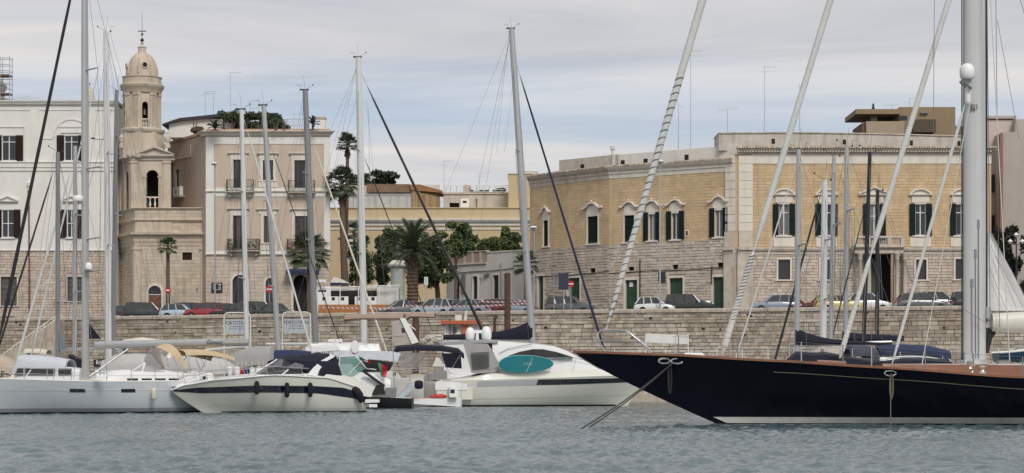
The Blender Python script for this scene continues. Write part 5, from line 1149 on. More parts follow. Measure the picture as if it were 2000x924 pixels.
# ---------------------------------------------------------------- the dark sailing yacht (right foreground)
def dark_yacht():
    D = 73.0; fr = Frame.flat(D); s = FPX / D
    root = thing('classic_yacht', 'huge blue-black sailing yacht with varnished rail and white boot stripe', 'sailing yacht', W(1500, 830, D))
    ub, us = fr.u(1119), fr.u(1119) + 36.0
    zf = lambda x, y: fr.z(x, y)
    pts = [(1119, 687), (1300, 694), (1500, 706), (1700, 719), (2000, 737)]
    sh = curve([(0, 1.75), (.25, 1.50), (.45, 1.56), (.58, 1.68)] + [(1 - (fr.u(x) - ub) / 36, zf(x, y)) for x, y in pts[::-1]][1:])
    h = Hull(fr, us, ub, sh, 6.6, zb=-.6, stem=fr.u(1420) - ub + 1.1, stern=3, tr=.45, full=.42, pw=1.55)
    m = MB(fr); h.skin(m, 60, 12); hu = m.build('hull', m_hull, root, True)
    m = MB(fr); h.band(m, .06, .275, 0, .985, .014, 60); m.build('boot_stripe', m_boot, hu, True)
    m = MB(fr); h.band(m, -.5, .05, 0, .97, .012, 50); m.build('antifouling', m_anti, hu, True)
    m = MB(fr); h.band(m, lambda t: sh(t) - .42, lambda t: sh(t) - .40, 0, .82, .016, 60); m.build('cove_line', M('gold_line', (.36, .32, .22), .5, .05), hu)
    m = MB(fr); h.deck(m, 40, -.06, .97, .1); m.build('deck', m_teakd, root, True)
    for side in (1, -1):
        m = MB(fr); rows = []
        for i in range(61):
            a = h.pt(i / 60, 1, side); w = .12
            rows.append([(a[0], a[1] + side * .035, a[2] - .03), (a[0], a[1] + side * .035, a[2] + .05), (a[0], a[1] - side * min(w, abs(a[1])), a[2] + .06), (a[0], a[1] - side * min(w, abs(a[1])), a[2] - .03)])
        m.loft(rows, True); m.build('cap_rail', m_teak, root, True)
    # bulwark/coachroof in varnished teak
    def coach(x0, x1, y0, y1, w, nm='coachroof', mat=m_teak, zoff=0):
        m = MB(fr); a, b = fr.u(x0), fr.u(x1); za = sh(1 - (a - ub) / 36) - .1; n = 10; rows = []
        for i in range(n + 1):
            t = i / n; u = lerp(a, b, t); zt = lerp(fr.z(x0, y0), fr.z(x1, y1), t); zl = sh(1 - (u - ub) / 36) - .1
            rows.append([(u, -w, zl), (u, -w * .95, zt - .03), (u, -w * .85, zt), (u, w * .85, zt), (u, w * .95, zt - .03), (u, w, zl)])
        m.loft(rows, False); m.add(rows[0], [(0, 1, 2, 3, 4, 5)]); m.add(rows[-1], [(0, 1, 2, 3, 4, 5)]); return m.build(nm, mat, root)
    coach(1590, 1645, 703.5, 706, .9, 'fore_hatch'); c = coach(1712, 2500, 711, 716, 1.35)
    m = MB(fr); m.box(fr.u(1715), fr.u(2480), -1.1, 1.1, fr.z(1715, 711) - .05, fr.z(1715, 711.2)); m.build('coachroof_top', m_pwhite, c)
    # pulpit of bent tube
    for o in (.55, -.55):
        m = MB(fr); q = lambda x, y: (fr.u(x), o * max(.25, min(1, (x - 1160) / 60)), fr.z(x, y))
        m.path([q(1183, 688), q(1176, 678), q(1168, 664), q(1168, 652), q(1173, 646), q(1205, 645.5), q(1224, 648), q(1250, 670), q(1262, 684), q(1266, 694)] if o > 0 else [q(1183, 688), q(1176, 678), q(1168, 664), q(1168, 652), q(1173, 646), q(1205, 645.5), q(1222, 646.5), q(1250, 664), q(1270, 681), q(1274, 693)], .028, 6); m.path([q(1172, 665.5), q(1210, 666.5), q(1252, 669)], .026, 6); m.build('pulpit_rail', m_steel, root, True)
    # stanchions and lifelines
    for side in (1, -1):
        for x in (1322, 1434, 1553, 1630, 1683, 1782, 1870, 1960, 2060):
            t = 1 - (fr.u(x) - ub) / 36; a = h.pt(t, 1, side); m = MB(fr); y = a[1] - side * .15; m.tube((a[0], y, a[2]), (a[0], y, a[2] + .72), .022, .018, 6); m.build('stanchion', m_steel if x in (1553, 1683) or side < 0 else m_alud, root)
        m = MB(fr)
        for q in (.70, .38): m.path(h.rail_path(.35, .9, q, .15, side, 18), .008, 4)
        m.build('lifeline', m_wire, root)
    # hawse fairlead and coiled lines hanging on the topsides
    a = h.pt(1 - (fr.u(1292) - ub) / 36, .93, 1); m = MB(fr)
    for du in (-.22, .22): arch = [(a[0] + du + .2 * math.cos(t), a[1] + .06, a[2] + .0 + .09 * math.sin(t)) for t in [2 * math.pi * k / 14 for k in range(15)]]; m.path(arch, .035, 6)
    m.build('fairlead', m_steel, root, True)
    m = MB(fr); a = h.pt(1 - (fr.u(1708) - ub) / 36, .93, 1); m.path([(a[0] + .2 * math.cos(t), a[1] + .05, a[2] + .09 * math.sin(t)) for t in [2 * math.pi * k / 14 for k in range(15)]], .03, 6); m.build('fairlead', m_steel, root, True)
    # mast
    um = fr.u(1902); zb = fr.z(1900, 722)
    m = MB(fr); rows = []
    for zz, k in ((zb - .6, 1.0), (8, 1), (16, .95), (30, .8)): rows.append([(um + (.43 * math.cos(t) if math.cos(t) > 0 else .40 * math.cos(t)) * k, .26 * math.sin(t) * k, zz) for t in [2 * math.pi * i / 20 for i in range(20)]])
    m.loft(rows, True, True); mast = m.build('mast', M('yacht_mast_paint', (.50, .51, .51), .35, .04, 1.0), root, True)
    m = MB(fr); m.box(um + .4, um + .47, -.06, .06, zb + .6, 29); m.box(um - .438, um - .415, -.05, .05, zb + .3, 29); m.build('mast_track', m_black, mast)
    m = MB(fr)                                                # halyard exits
    for x, y0, y1 in ((1911, 429, 446), (1905, 487, 504), (1898.5, 545, 560)):
        q = fr.rect(x - 2.6, y0, x + 2.6, y1, .26); m.box(q[0], q[1], .2, .268, q[2], q[3])
    m.build('halyard_exit', m_alud, mast)
    for x, y1, y2 in ((1911, 446, 700), (1905, 504, 700), (1898, 560, 700)):
        m = MB(fr); m.tube((fr.u(x, .27), .28, fr.z(x, y1, .27)), (fr.u(x + .5, .27), .30, fr.z(x, y2, .27)), .014, n=5); m.build('halyard', m_wire, mast)
    m = MB(fr); q = fr.rect(1876, 690, 1928, 724); m.lathe((um, 0, zb - .15), [(.55, 0), (.55, .12), (.5, .2), (.46, .5)], 20, sc=(1, .8)); m.build('mast_collar', m_alu, root, True)
    # satellite domes on the mast
    m = MB(fr); q = fr.pix(1889, 139, .75); m.lathe((q[0], .75, q[1] - .28), [(.2, 0), (.25, .06), (.265, .2), (.26, .36), (.2, .48), (.1, .54), (.01, .56)], 20); dm = m.build('satellite_dome', m_pwhite, mast, True)
    m = MB(fr); m.prism([(q[0] - .1, q[1] - .36), (q[0] + .2, q[1] - .6), (q[0] + .2, q[1] - .5), (q[0] + .15, q[1] - .28), (q[0] - .15, q[1] - .28)], .1, .72); m.build('dome_bracket', m_alu, dm)
    q = fr.pix(1891, 186, .45); m = MB(fr); m.lathe((q[0], .42, q[1] - .33), [(.06, 0), (.1, .05), (.115, .12), (.115, .5), (.09, .6), (.03, .66)], 14); m.build('radar_reflector', m_pwhite, mast, True)
    q = fr.pix(1903, 207, .3); m = MB(fr); m.box(q[0] - .1, q[0] + .1, .2, .36, q[1] - .1, q[1] + .06); m.build('steaming_light', m_signback, mast)
    # boom with white cover (to the right of the mast) and draped sail above
    zt, z2 = fr.z(1970, 608), fr.z(1970, 652); m = MB(fr); rows = []
    for i in range(9):
        t = i / 8; u = lerp(fr.u(1936), fr.u(2600), t); hh = (zt - z2) / 2 * (1 if 0 < t else .8); zc = (zt + z2) / 2
        rows.append([(u, .34 * math.cos(a) , zc + hh * (abs(math.sin(a)) ** .7) * (1 if math.sin(a) > 0 else -1)) for a in [2 * math.pi * k / 16 for k in range(16)]])
    m.loft(rows, True, True); bm = m.build('boom', M('cream_boom_paint', (.60, .585, .52), .45, .05, 1.0), root, True)
    m = MB(fr); m.prism([(fr.u(1930), fr.z(0, 640)), (fr.u(1945), fr.z(0, 650)), (fr.u(1937), fr.z(0, 662)), (fr.u(1930), fr.z(0, 690)), (fr.u(1926), fr.z(0, 690)), (fr.u(1929), fr.z(0, 660))], -.08, .08); m.build('gooseneck', m_black, bm)
    m = MB(fr); m.box(fr.u(1924), fr.u(1938), -.1, .1, fr.z(0, 640), fr.z(0, 632)); m.box(fr.u(1925), fr.u(1934), -.12, .12, fr.z(0, 622), fr.z(0, 600)); m.build('boom_bracket', m_alu, bm)
    m = MB(fr); n = 14; rows = []
    for i in range(n + 1):                                     # lowered mainsail drawn down to the boom: soft folds
        t = i / n; rows.append([(lerp(fr.u(1929), lerp(fr.u(1941), fr.u(2075), k), k) if False else lerp(fr.u(1930) + .02, lerp(fr.u(1939), fr.u(2030), k), 1) if False else lerp(fr.u(1928.5), lerp(fr.u(1936), fr.u(2016), k), t), .05 * math.sin(7 * t + 3 * k) + .10 * math.sin(2 * t * 3.1) * k, lerp(lerp(fr.z(0, 607), fr.z(0, 455), k * 0 + 1), fr.z(0, 607), k)) for k in [j / 10 for j in range(11)]])
    m.loft(rows); m.build('mainsail', M('pale_mainsail', (.64, .64, .63), .85, .08, 1.2, bump=.5, bscale=2), root, True)
    for k, (x0, y0, x1, y1) in enumerate(((1935, 478, 1985, 600), (1945, 500, 1998, 600), (1932, 520, 1965, 605), (1950, 482, 2010, 590))): m = MB(fr); m.tube((fr.u(x0, .18), .17, fr.z(0, y0, .18)), (fr.u(x1, .18), .17, fr.z(0, y1, .18)), .008, n=4); m.build('lazy_jack', m_wire, root)
    # stays: furled headsails running up to a masthead above the frame
    def stay(x0, y0, x1, y1, r0, r1, mat, nm, o=0.0, ext=1.6, n=10, seg=60, wob=.12):
        a = (fr.u(x1, o), o, fr.z(x1, y1, o)); b = (fr.u(x0, o), o, fr.z(x0, y0, o)); b2 = tuple(a[k] + (b[k] - a[k]) * ext for k in range(3)); m = MB(fr); furled(m, b2, a, r1, n, seg, wob, r0); return m.build(nm, mat, root, True)
    stay(1372, 0, 1183, 646, .10, .17, m_sail, 'furled_jib')
    for k in range(34):                                         # grey lashing turns on the lower part
        t = .24 + .74 * (k / 33); x, y = lerp(1372, 1183, t), lerp(0, 646, t); u, zz = fr.pix(x, y); r = lerp(.17, .10, t) * 1.02
        m = MB(fr); d = V(fr.u(1183) - fr.u(1372), 0, fr.z(0, 646) - fr.z(0, 0)).normalized()
        m.path([(u + r * math.cos(a) * .96, r * math.sin(a), zz + r * .22 * math.cos(a) + .04 * math.sin(a)) for a in [2 * math.pi * j / 10 for j in range(11)]], .017, 5, False); m.build('lashing', m_alud, root)
    stay(1622, 0, 1472, 490, .11, .125, m_sail, 'furled_staysail', 0, 1.5); stay(1472, 490, 1411, 690, .13, .10, m_sail, 'staysail_foot', 0, 1.0, wob=.3)
    for k in range(20):
        t = .05 + .62 * (k / 19); x, y = lerp(1472, 1411, t), lerp(490, 690, t); u, zz = fr.pix(x, y); r = .118
        m = MB(fr); m.path([(u + r * math.cos(a) * .96, r * math.sin(a), zz + .03 * math.cos(a)) for a in [2 * math.pi * j / 10 for j in range(11)]], .016, 5, False); m.build('lashing', m_alud, root)
    stay(1853, 0, 1700, 500, .10, .105, m_sail, 'inner_stay_sock', .35, 1.1); stay(1700, 500, 1640, 700, .10, .08, m_sail, 'inner_stay_foot', .35, 1.0, wob=.3)
    stay(1884, 205, 1742, 712, .06, .06, m_sail, 'runner_sock', .6, 1.0, 8)
    for x0, y0, x1, y1, r, mt in ((1893, 210, 1800, 716, .016, m_ropew), (1935, 0, 1973, 722, .018, m_ropew), (1945, 0, 1952, 640, .012, m_wire), (1928, 0, 1934, 640, .013, m_wire), (1905, 0, 1906, 430, .012, m_ropew), (1825, 0, 1823, 260, .010, m_wire), (1948, 40, 1990, 270, .009, m_wire), (1993, 0, 2010, 60, .010, m_wire)):
        m = MB(fr); o = .75 if mt is m_ropew else .5
        a = (fr.u(x0, o), o, fr.z(x0, y0, o)); b = (fr.u(x1, o), o, fr.z(x1, y1, o)); e = 1.15 if y0 == 0 else 1.0; a = tuple(b[k] + (a[k] - b[k]) * e for k in range(3)); m.tube(a, b, r, n=5); m.build('halyard', mt, root)
    m = MB(fr); rows = [(1885, 605, 2010, 682), (1650, 555, 1900, 660), (1640, 545, 1890, 650)]
    for x0, y0, x1, y1 in rows[:1]: m.tube((fr.u(x0, .5), .5, fr.z(x0, y0, .5)), (fr.u(x1, .5), .5, fr.z(x1, y1, .5)), .012, n=5)
    m.build('preventer', m_wire, root)
    for x in (1800, 1973): m = MB(fr); q = fr.pix(x, 719, .9); m.lathe((q[0], .9, q[1] - .12), [(.06, 0), (.1, .04), (.07, .12), (.04, .2)], 8); m.build('chainplate', m_pwhite, root, True)
    # windlass, winches, dinghy gear
    for x, y, r in ((1894, 712, .12), (1918, 722, .2), (1898, 720, .14)):
        q = fr.pix(x, y, 1.2); m = MB(fr); m.lathe((q[0], 1.2, q[1] - .14), [(r, 0), (r * .75, .06), (r * .6, .12), (r * .9, .2), (r, .24), (r * .4, .27)], 12); m.build('winch', m_steel, root, True)
    q = fr.rect(1890, 688, 1905, 712, .3); m = MB(fr); m.box(q[0] - .1, q[1], -.3, .3, q[2] - .1, q[3]); m.build('vent_box', m_galv, root)
    q = fr.rect(1951, 704, 1974, 716, .8); m = MB(fr); m.box(q[0], q[1], .3, .8, q[2] - .1, q[3]); m.build('deck_locker', m_signback, root)
    # tender under navy cover beside the coachroof
    return root, h, fr, ub
DY, DYH, DYF, DYUB = dark_yacht()
def yacht_extras():
    fr, h = DYF, DYH
    # mooring lines
    a = h.pt(1 - (fr.u(1288) - DYUB) / 36, .9, 1, .05)
    for i, (x, y, D) in enumerate(((1130, 841, 63.5), (1149, 836, 67.0))):
        b = W(x, y, D); A = fr.tf(a); m = MB(); pts = [tuple(A.lerp(b, t) + V(0, 0, -.10 * math.sin(math.pi * t))) for t in [k / 8 for k in range(9)]]; pts.append((b.x - .4, b.y - .3, -.4)); m.path(pts, .024, 6)
        m.build('mooring_line', m_rope, None, label=('nearer' if i == 0 else 'farther') + ' dark mooring rope slanting from the yacht bow into the water', cat='rope', group='bow ropes of the dark yacht')
    for x, mt, lab, y1 in ((1288, m_rope, 'coiled dark rope hanging below the bow fairlead', 770), (1708, M('tan_rope', (.17, .14, .105), .9, .2, 6), 'coiled tan rope hanging amidships with its tail in the water', 780)):
        a = h.pt(1 - (fr.u(x) - DYUB) / 36, .92, 1, .06); m = MB(fr); z1 = fr.z(x, y1, 3)
        for k in range(5):
            w = .03 + .009 * k; m.path([(a[0] + w * math.cos(t), a[1] + .05 + .012 * k, lerp(a[2], z1, .5) + (a[2] - z1) / 2 * (.92 + .02 * k) * math.sin(t)) for t in [2 * math.pi * j / 16 for j in range(17)]], .014, 5)
        if x > 1500: m.tube((a[0] - .02, a[1] + .05, a[2] - .3), (a[0] - .05, a[1] + .2, -.3), .016, n=6)
        m.build('coiled_rope', mt, None, label=lab, cat='rope', smooth=True)
    # covered tender on deck: long navy cover, blue hull with a white gunwale
    o = 0.9; t = thing('deck_tender', 'blue upturned tender with white rim lying on the dark yacht deck', 'dinghy', fr.tf((fr.u(1790, o), o - 1.5, 1.6)))
    def shell_(x0, x1, y0, ymid, o_, w, nm, mat):
        m = MB(fr); rows = []; n = 14
        for i in range(n + 1):
            tt = i / n; u = lerp(fr.u(x0, o_), fr.u(x1, o_), tt); k = math.sin(math.pi * (.04 + .92 * tt)) ** .7; zb = lerp(fr.z(x0, y0, o_), fr.z(x1, y0 + 3, o_), tt); hh = (fr.z(0, ymid, o_) - fr.z(0, y0, o_)) * k
            rows.append([(u, o_ + w * k * math.cos(a), zb - .05 + hh * max(0, math.sin(a)) ** .8) for a in [math.pi * j / 8 for j in range(9)]])
        m.loft(rows); return m.build(nm, mat, t, True)
    shell_(1735, 1856, 711, 692, -1.55, .55, 'hull', M('blue_dinghy_hull', (.02, .075, .27), .35, .08, 1, coat=.3))
    m = MB(fr); n = 14; pts = []
    for i in range(n + 1): tt = i / n; k = math.sin(math.pi * (.06 + .88 * tt)) ** .7; pts.append((lerp(fr.u(1740), fr.u(1852), tt), -.93, lerp(fr.z(0, 703), fr.z(0, 706), tt) + k * .16))
    m.path(pts, .028, 6); m.build('gunwale', m_pwhite, t, True)
    c = thing('deck_cover', 'low navy canvas cover along the dark yacht side deck', 'canvas cover', fr.tf((fr.u(1620), -.6, 1.6)))
    m = MB(fr); rows = []; rd = random.Random(2)
    for i in range(25):
        tt = i / 24; u = lerp(fr.u(1545), fr.u(1875), tt); zb = lerp(fr.z(1545, 706), fr.z(1875, 722), tt); hh = .30 + .10 * math.sin(tt * 9) + rd.uniform(-.03, .04) if 0 < i < 24 else .1
        rows.append([(u, -1.3, zb - .1), (u, -1.2, zb + hh * .8), (u, -.8, zb + hh), (u, -.35, zb + hh * .7), (u, -.2, zb - .1)])
    m.loft(rows); m.build('canvas', m_ncloth, c, True)
yacht_extras()
# ---------------------------------------------------------------- long grey-white sailing yacht (left foreground)
def left_yacht():
    fr = Frame.pix2(-85, 96, 378, 103.5); L = fr.L
    root = thing('sailing_yacht', 'long silver-white sailing yacht with tan bimini and grey boom', 'sailing yacht', fr.tf((L / 2, 0, 0)))
    sh = curve([(0, 1.56), (.5, 1.54), (1, 1.72)])
    h = Hull(fr, L, -.2, sh, 4.1, zb=-.35, stem=1.3, stern=.05, tr=.78, full=.45, pw=2.2)
    m = MB(fr); h.skin(m, 40, 10); hu = m.build('hull', m_gelg, root, True)
    m = MB(fr); h.band(m, 1.14, 1.19, 0, .97, .012, 40); m.build('white_line', m_pwhite, hu)
    m = MB(fr); h.band(m, .10, .28, 0, .93, .012, 40); m.build('grey_boot_stripe', M('grey_stripe', (.30, .31, .33), .4, .05), hu)
    m = MB(fr); h.band(m, -.3, .10, 0, .93, .013, 40); m.build('antifouling', m_anti, hu)  # bottom paint, raised so its black also draws the waterline shadow
    for x in (150, 249): q = fr.pix(x, 763, 2.0); t = h.t_of_u(q[0]); m = MB(fr); v0, v1 = h.v_at(t, q[1] - .08), h.v_at(t, q[1] + .08); dt = .38 / L; m.loft([[h.pt(t - dt, v0, 1, .02), h.pt(t - dt, v1, 1, .02)], [h.pt(t, v0, 1, .02), h.pt(t, v1, 1, .02)], [h.pt(t + dt, v0, 1, .02), h.pt(t + dt, v1, 1, .02)]]); m.build('hull_window', m_smoke, hu)
    m = MB(fr); h.deck(m, 30, .0, .98, .1); m.build('deck', m_teakd, root, True)
    m = MB(fr)
    for side in (1, -1): m.path(h.rail_path(0, 1, .03, .03, side, 30), .035, 6)
    m.build('toe_rail', m_pwhite, root)
    # coachroof
    ua, ub_ = fr.u(215), fr.u(382); m = MB(fr); rows = []
    for i in range(13):
        t = i / 12; u = lerp(ua - .9, ub_, t); hh = .52 * min(1, t * 5.2) ** .7; w = 1.25 * (.82 + .18 * min(1, t * 3))
        rows.append([(u, -w, 1.56), (u, -w * .93, 1.58 + hh * .75), (u, -w * .75, 1.6 + hh), (u, 0, 1.62 + hh * 1.06), (u, w * .75, 1.6 + hh), (u, w * .93, 1.58 + hh * .75), (u, w, 1.56)])
    m.loft(rows, False); m.add(rows[-1], [tuple(range(7))]); cr = m.build('coachroof', m_gel, root, True)
    for x in (260, 287, 314, 340): q = fr.rect(x - 10, 739, x + 10, 744.5, 1.25); m = MB(fr); m.box(q[0], q[1], 1.1, 1.235, q[2], q[3]); m.build('cabin_window', m_smoke, cr)
    # mast, boom, vang
    um = fr.u(167); zb = 1.75; zt = 23.0; m = MB(fr); mast_section(m, (um, 0, zb), (um - .05, 0, zt), .19, .13, 12, .8); mast = m.build('mast', m_alu, root, True)
    rigging(fr, root, mast, um, zb, zt, 4.0, -1, fr.u(-12), fr.z(0, 712), L - .1, 1.7, sp=((fr.z(165, 531), .95), (8.5, 1.0), (fr.z(165, 330), 1.0), (fr.z(165, 138), .85)), fs_mat=M('black_furled_sail', (.012, .012, .014), .8), fs_r=.085, topu=um - .1)
    m = MB(fr); zz = fr.z(180, 674); zz2 = fr.z(430, 668); m.loft([[(u, .13 * math.cos(a), z0 + .19 * math.sin(a)) for a in [2 * math.pi * k / 12 for k in range(12)]] for u, z0 in ((fr.u(183), zz), (fr.u(436), zz2))], True, True); bm = m.build('boom', m_alu, root, True)
    text(fr, 'Giovani', fr.u(419, .2), .135, fr.z(419, 672, .2), .30, M('black_lettering', (.02, .02, .02), .6), bm, 'CENTER', .35, 'boom_lettering')
    m = MB(fr); m.tube((um + .15, 0, fr.z(188, 737)), (fr.u(250), 0, fr.z(250, 682)), .06, .05, 8); m.build('boom_vang', m_alu, root)
    m = MB(fr); q = fr.pix(173, 519, .45); m.lathe((q[0], .45, q[1] - .18), [(.16, 0), (.17, .05), (.17, .2), (.12, .3), (.04, .34)], 14); rd = m.build('radome', m_pwhite, mast, True)
    m = MB(fr); m.box(q[0] - .05, q[0] + .05, .1, .45, q[1] - .26, q[1] - .19); m.build('radome_bracket', m_alu, rd)
    m = MB(fr); q = fr.rect(148, 375, 157, 384, .3); m.lathe((fr.u(147), .3, fr.z(0, 385)), [(.24, 0), (.26, .06), (.26, .2), (.22, .26)], 14); m.build('radar', m_pwhite, mast, True)
    # tan bimini and spray hood
    def arched(x0, x1, y0, y1, yb, w, mat, nm, n=8, sag=0):
        m = MB(fr); rows = []
        for i in range(n + 1):
            t = i / n; u = lerp(fr.u(x0), fr.u(x1), t); zz = lerp(fr.z(x0, y0), fr.z(x1, y1), t) + sag * math.sin(math.pi * t)
            rows.append([(u, w * math.cos(a), zz - .32 * (1 - math.sin(a) ** .6)) for a in [math.pi * (k / 10) for k in range(11)]])
        m.loft(rows); return m.build(nm, mat, root, True)
    arched(340, 436, 683, 693, 0, 1.25, m_tancloth, 'bimini', 10, .14)
    m = MB(fr); ax = fr.u(347); az = fr.z(347, 728)
    rows = []                                                    # spray hood: hoops fanning from a pivot
    for i in range(9):
        t = i / 8; ang = lerp(math.radians(112), math.radians(35), t); R_ = lerp(1.85, 2.35, t); R_ = 1.55 + .55 * math.sin(math.pi * (.25 + .6 * t))
        uu, zz = ax - R_ * math.sin(math.radians(20 + 55 * t)) * .95, az + R_ * math.cos(math.radians(20 + 55 * t)) * .8
        rows.append([(lerp(ax, uu, abs(math.sin(a)) ** .55), 1.2 * math.cos(a), lerp(az, zz, abs(math.sin(a)) ** .55)) for a in [math.pi * (k / 12) for k in range(13)]])
    m.loft(rows[:4]); dz = m.build('spray_hood', m_tancloth, root, True); m = MB(fr); m.loft(rows[3:]); m.build('hood_window', m_clear, dz, True)
    m = MB(fr); wz = [(258, 727), (288, 708), (298, 710), (272, 728)]; a = [fr.pix(x, y, .9) for x, y in ((255, 726), (284, 709), (284, 709), (320, 727))]
    m.loft([[(a[0][0], -1.0, a[0][1]), (a[0][0], 1.0, a[0][1])], [(a[1][0], -.85, a[1][1]), (a[1][0], .85, a[1][1])]]); m.add([(a[0][0], 1.0, a[0][1]), (a[1][0], .85, a[1][1]), (a[3][0], 1.1, a[3][1])], [(0, 1, 2)]); m.build('windscreen', m_clear, dz)
    m = MB(fr); m.tube((a[0][0], 1.0, a[0][1]), (a[1][0], .85, a[1][1]), .03); m.tube((a[1][0], .86, a[1][1] + .01), (fr.u(275, .9), 1.02, a[0][1] - .02), .045); m.build('screen_frame', m_pwhite, dz)
    for x0, y0, x1, y1 in ((356, 690, 371, 722), (388, 690, 371, 722), (400, 690, 412, 722), (429, 692, 414, 724), (346, 690, 351, 728), (409, 690, 422, 716)):
        for o in (1.15, -1.15): m = MB(fr); m.tube((fr.u(x0), o, fr.z(x0, y0)), (fr.u(x1), o, fr.z(x1, y1)), .016, n=5); m.build('bimini_frame', m_steel, root)
    lifelines(h, root, .04, .97, .62, 9, rows=(1, .5))
    m = MB(fr)
    for o in (.75, -.75): m.path([(L - .15, o, 1.56), (L - .15, o, 2.2), (L - 1.3, o * 1.9, 2.2), (L - 1.4, o * 1.95, 1.56)], .018, 6)
    m.tube((L - .15, -.75, 2.2), (L - .15, .75, 2.2), .018); m.build('pushpit', m_steel, root)
    m = MB(fr)
    for o in (.5, -.5): m.path([(.2, 0, 2.3), (.5, o, 2.3), (1.3, o * 1.6, 2.3), (1.5, o * 1.7, 1.65)], .02, 6)
    m.build('pulpit', m_steel, root)
    q = h.pt(h.t_of_u(fr.u(262)), 1, 1); p = fr.tf((q[0], q[1] + .14, fr.z(262, 782, 2.1))); fender('cream fender hanging on the silver-white yacht side', p, .12, .62, M('cream_fender', (.60, .56, .42), .5), None, .25)
    m = MB(fr); m.prism([(um - .02, fr.z(175, 622)), (um + .02, fr.z(175, 662)), (fr.u(197), fr.z(197, 662))], -.02, .03); m.build('folded_flag', m_ncloth, mast)
    # dinghy-style lifebuoy: round white fender ball at the stern belongs to the motor boat bow
left_yacht()

# ---------------------------------------------------------------- motor boat with the navy stripe
def stripe_boat():
    fr = Frame.pix2(334, 100.5, 700, 105.0); L = fr.L; z = fr.z
    root = thing('motor_cruiser', 'white sports cruiser with a navy side stripe and navy canopy', 'motor boat', fr.tf((L / 2, 0, 0)))
    sh = curve([(0, .75), (.06, .95), (.25, 1.20), (.5, 1.38), (.75, 1.46), (.92, 1.40), (1, 1.18)])
    sh = curve([(0, z(712, 772)), (.05, z(700, 752)), (.2, z(640, 738)), (.5, z(520, 733)), (.8, z(410, 742)), (.94, z(360, 752)), (1, z(334, 762))])
    h = Hull(fr, L - .55, 0, sh, 3.6, zb=-.3, stem=2.2, stern=-.75, tr=.86, full=.45, pw=2.3)
    m = MB(fr); h.skin(m, 40, 12); hu = m.build('hull', m_gelc, root, True)
    top = lambda t: curve([(0, z(712, 766) - .05), (.12, z(670, 757)), (.3, z(600, 754)), (.6, z(480, 753)), (.9, z(372, 757)), (1, z(334, 762.5))])(t); bot = lambda t: curve([(0, z(712, 783)), (.1, z(680, 776)), (.3, z(600, 768)), (.6, z(480, 766.5)), (.9, z(372, 768)), (1, z(334, 765))])(t)
    m = MB(fr); h.band(m, bot, top, 0.015, .995, .014, 44); m.build('navy_stripe', m_navy, hu, True)
    m = MB(fr); h.band(m, -.3, .09, 0, .9, .013, 30); m.build('antifouling', m_anti, hu)  # antifouling kept high: upper edge paints the shadow along the waterline
    m = MB(fr); h.band(m, lambda t: lerp(.22, .5, max(0, (t - .4) / .6)), lambda t: lerp(.25, .53, max(0, (t - .4) / .6)), 0, .9, .02, 40); m.build('chine', m_gelc, hu)
    m = MB(fr); h.deck(m, 30, 0, .99, .12, .22); m.build('deck', m_gel, root, True)
    m = MB(fr)
    for side in (1, -1): m.path([(p[0], p[1] + side * .03, p[2]) for p in h.rail_path(0.02, 1, .0, .0, side, 40)], .03, 6)
    m.build('rub_rail', m_gel, root)
    # cabin moulding rising to the windscreen, then cockpit sides
    rows = []
    prof = [(405, 741, .25), (440, 736, .75), (480, 731.5, 1.15), (505, 729, 1.35), (560, 727, 1.5), (620, 728, 1.55), (660, 733, 1.55), (690, 746, 1.5), (706, 762, 1.4)]
    for x, y, w in prof: u = fr.u(x); t = min(.99, h.t_of_u(u)); zb = sh(t) - .05; rows.append([(u, -w, zb), (u, -w * .95, z(x, y) - .08), (u, -w * .7, z(x, y)), (u, 0, z(x, y) + .03), (u, w * .7, z(x, y)), (u, w * .95, z(x, y) - .08), (u, w, zb)])
    m = MB(fr); m.loft(rows); m.add(rows[-1], [tuple(range(7))]); m.build('cabin_moulding', m_gelc, root, True)
    # windscreen glass and frame
    def P(x, y, o): q = fr.pix(x, y, o); return (q[0], o, q[1])
    m = MB(fr); m.loft([[P(490, 731, 0), P(497, 732, .8), P(505, 732, 1.35)], [P(540, 702, 0), P(540, 702, .7), P(548, 702, 1.1)]]); m.loft([[P(490, 731, 0), P(497, 732, -.8), P(505, 732, -1.35)], [P(540, 702, 0), P(540, 702, -.7), P(548, 702, -1.1)]]); m.add([P(505, 732, 1.35), P(548, 702, 1.1), P(585, 717, 1.3), P(590, 731, 1.45)], [(0, 1, 2, 3)]); ws = m.build('windscreen', m_tint, root)
    m = MB(fr)
    for o in (1, -1): m.tube(P(491, 733, 1.36 * o), P(541, 702, 1.1 * o), .035); m.tube(P(551, 732, 1.45 * o), P(563, 722, 1.3 * o), .045); m.tube(P(500, 733, 1.4 * o), P(592, 732, 1.47 * o), .03)
    m.tube(P(540, 702, -1.1), P(540, 702, 1.1), .03); m.build('screen_frame', m_gel, ws)
    # navy canopy
    rows = []
    for x, y, yl, w in ((537, 702, 712, 1.1), (556, 695.5, 716, 1.3), (580, 692.5, 726, 1.42), (610, 691, 730, 1.48), (640, 691.5, 733, 1.5)):
        zt, zl = z(x, y), z(x, yl); u = fr.u(x); rows.append([(u, -w, zl), (u, -w * .96, lerp(zl, zt, .6)), (u, -w * .7, zt - .06), (u, 0, zt + .03), (u, w * .7, zt - .06), (u, w * .96, lerp(zl, zt, .6)), (u, w, zl)])
    m = MB(fr); m.loft(rows); cn = m.build('canopy', m_ncloth, root, True)
    for pts in ([(559, 718), (577, 708), (594, 713), (590, 721), (572, 720)], [(530, 716), (548, 701.5), (554, 702), (550, 716)]):
        m = MB(fr); m.add([P(x, y, 1.50) for x, y in pts], [tuple(range(len(pts)))]); m.build('canopy_window', m_clear, cn)
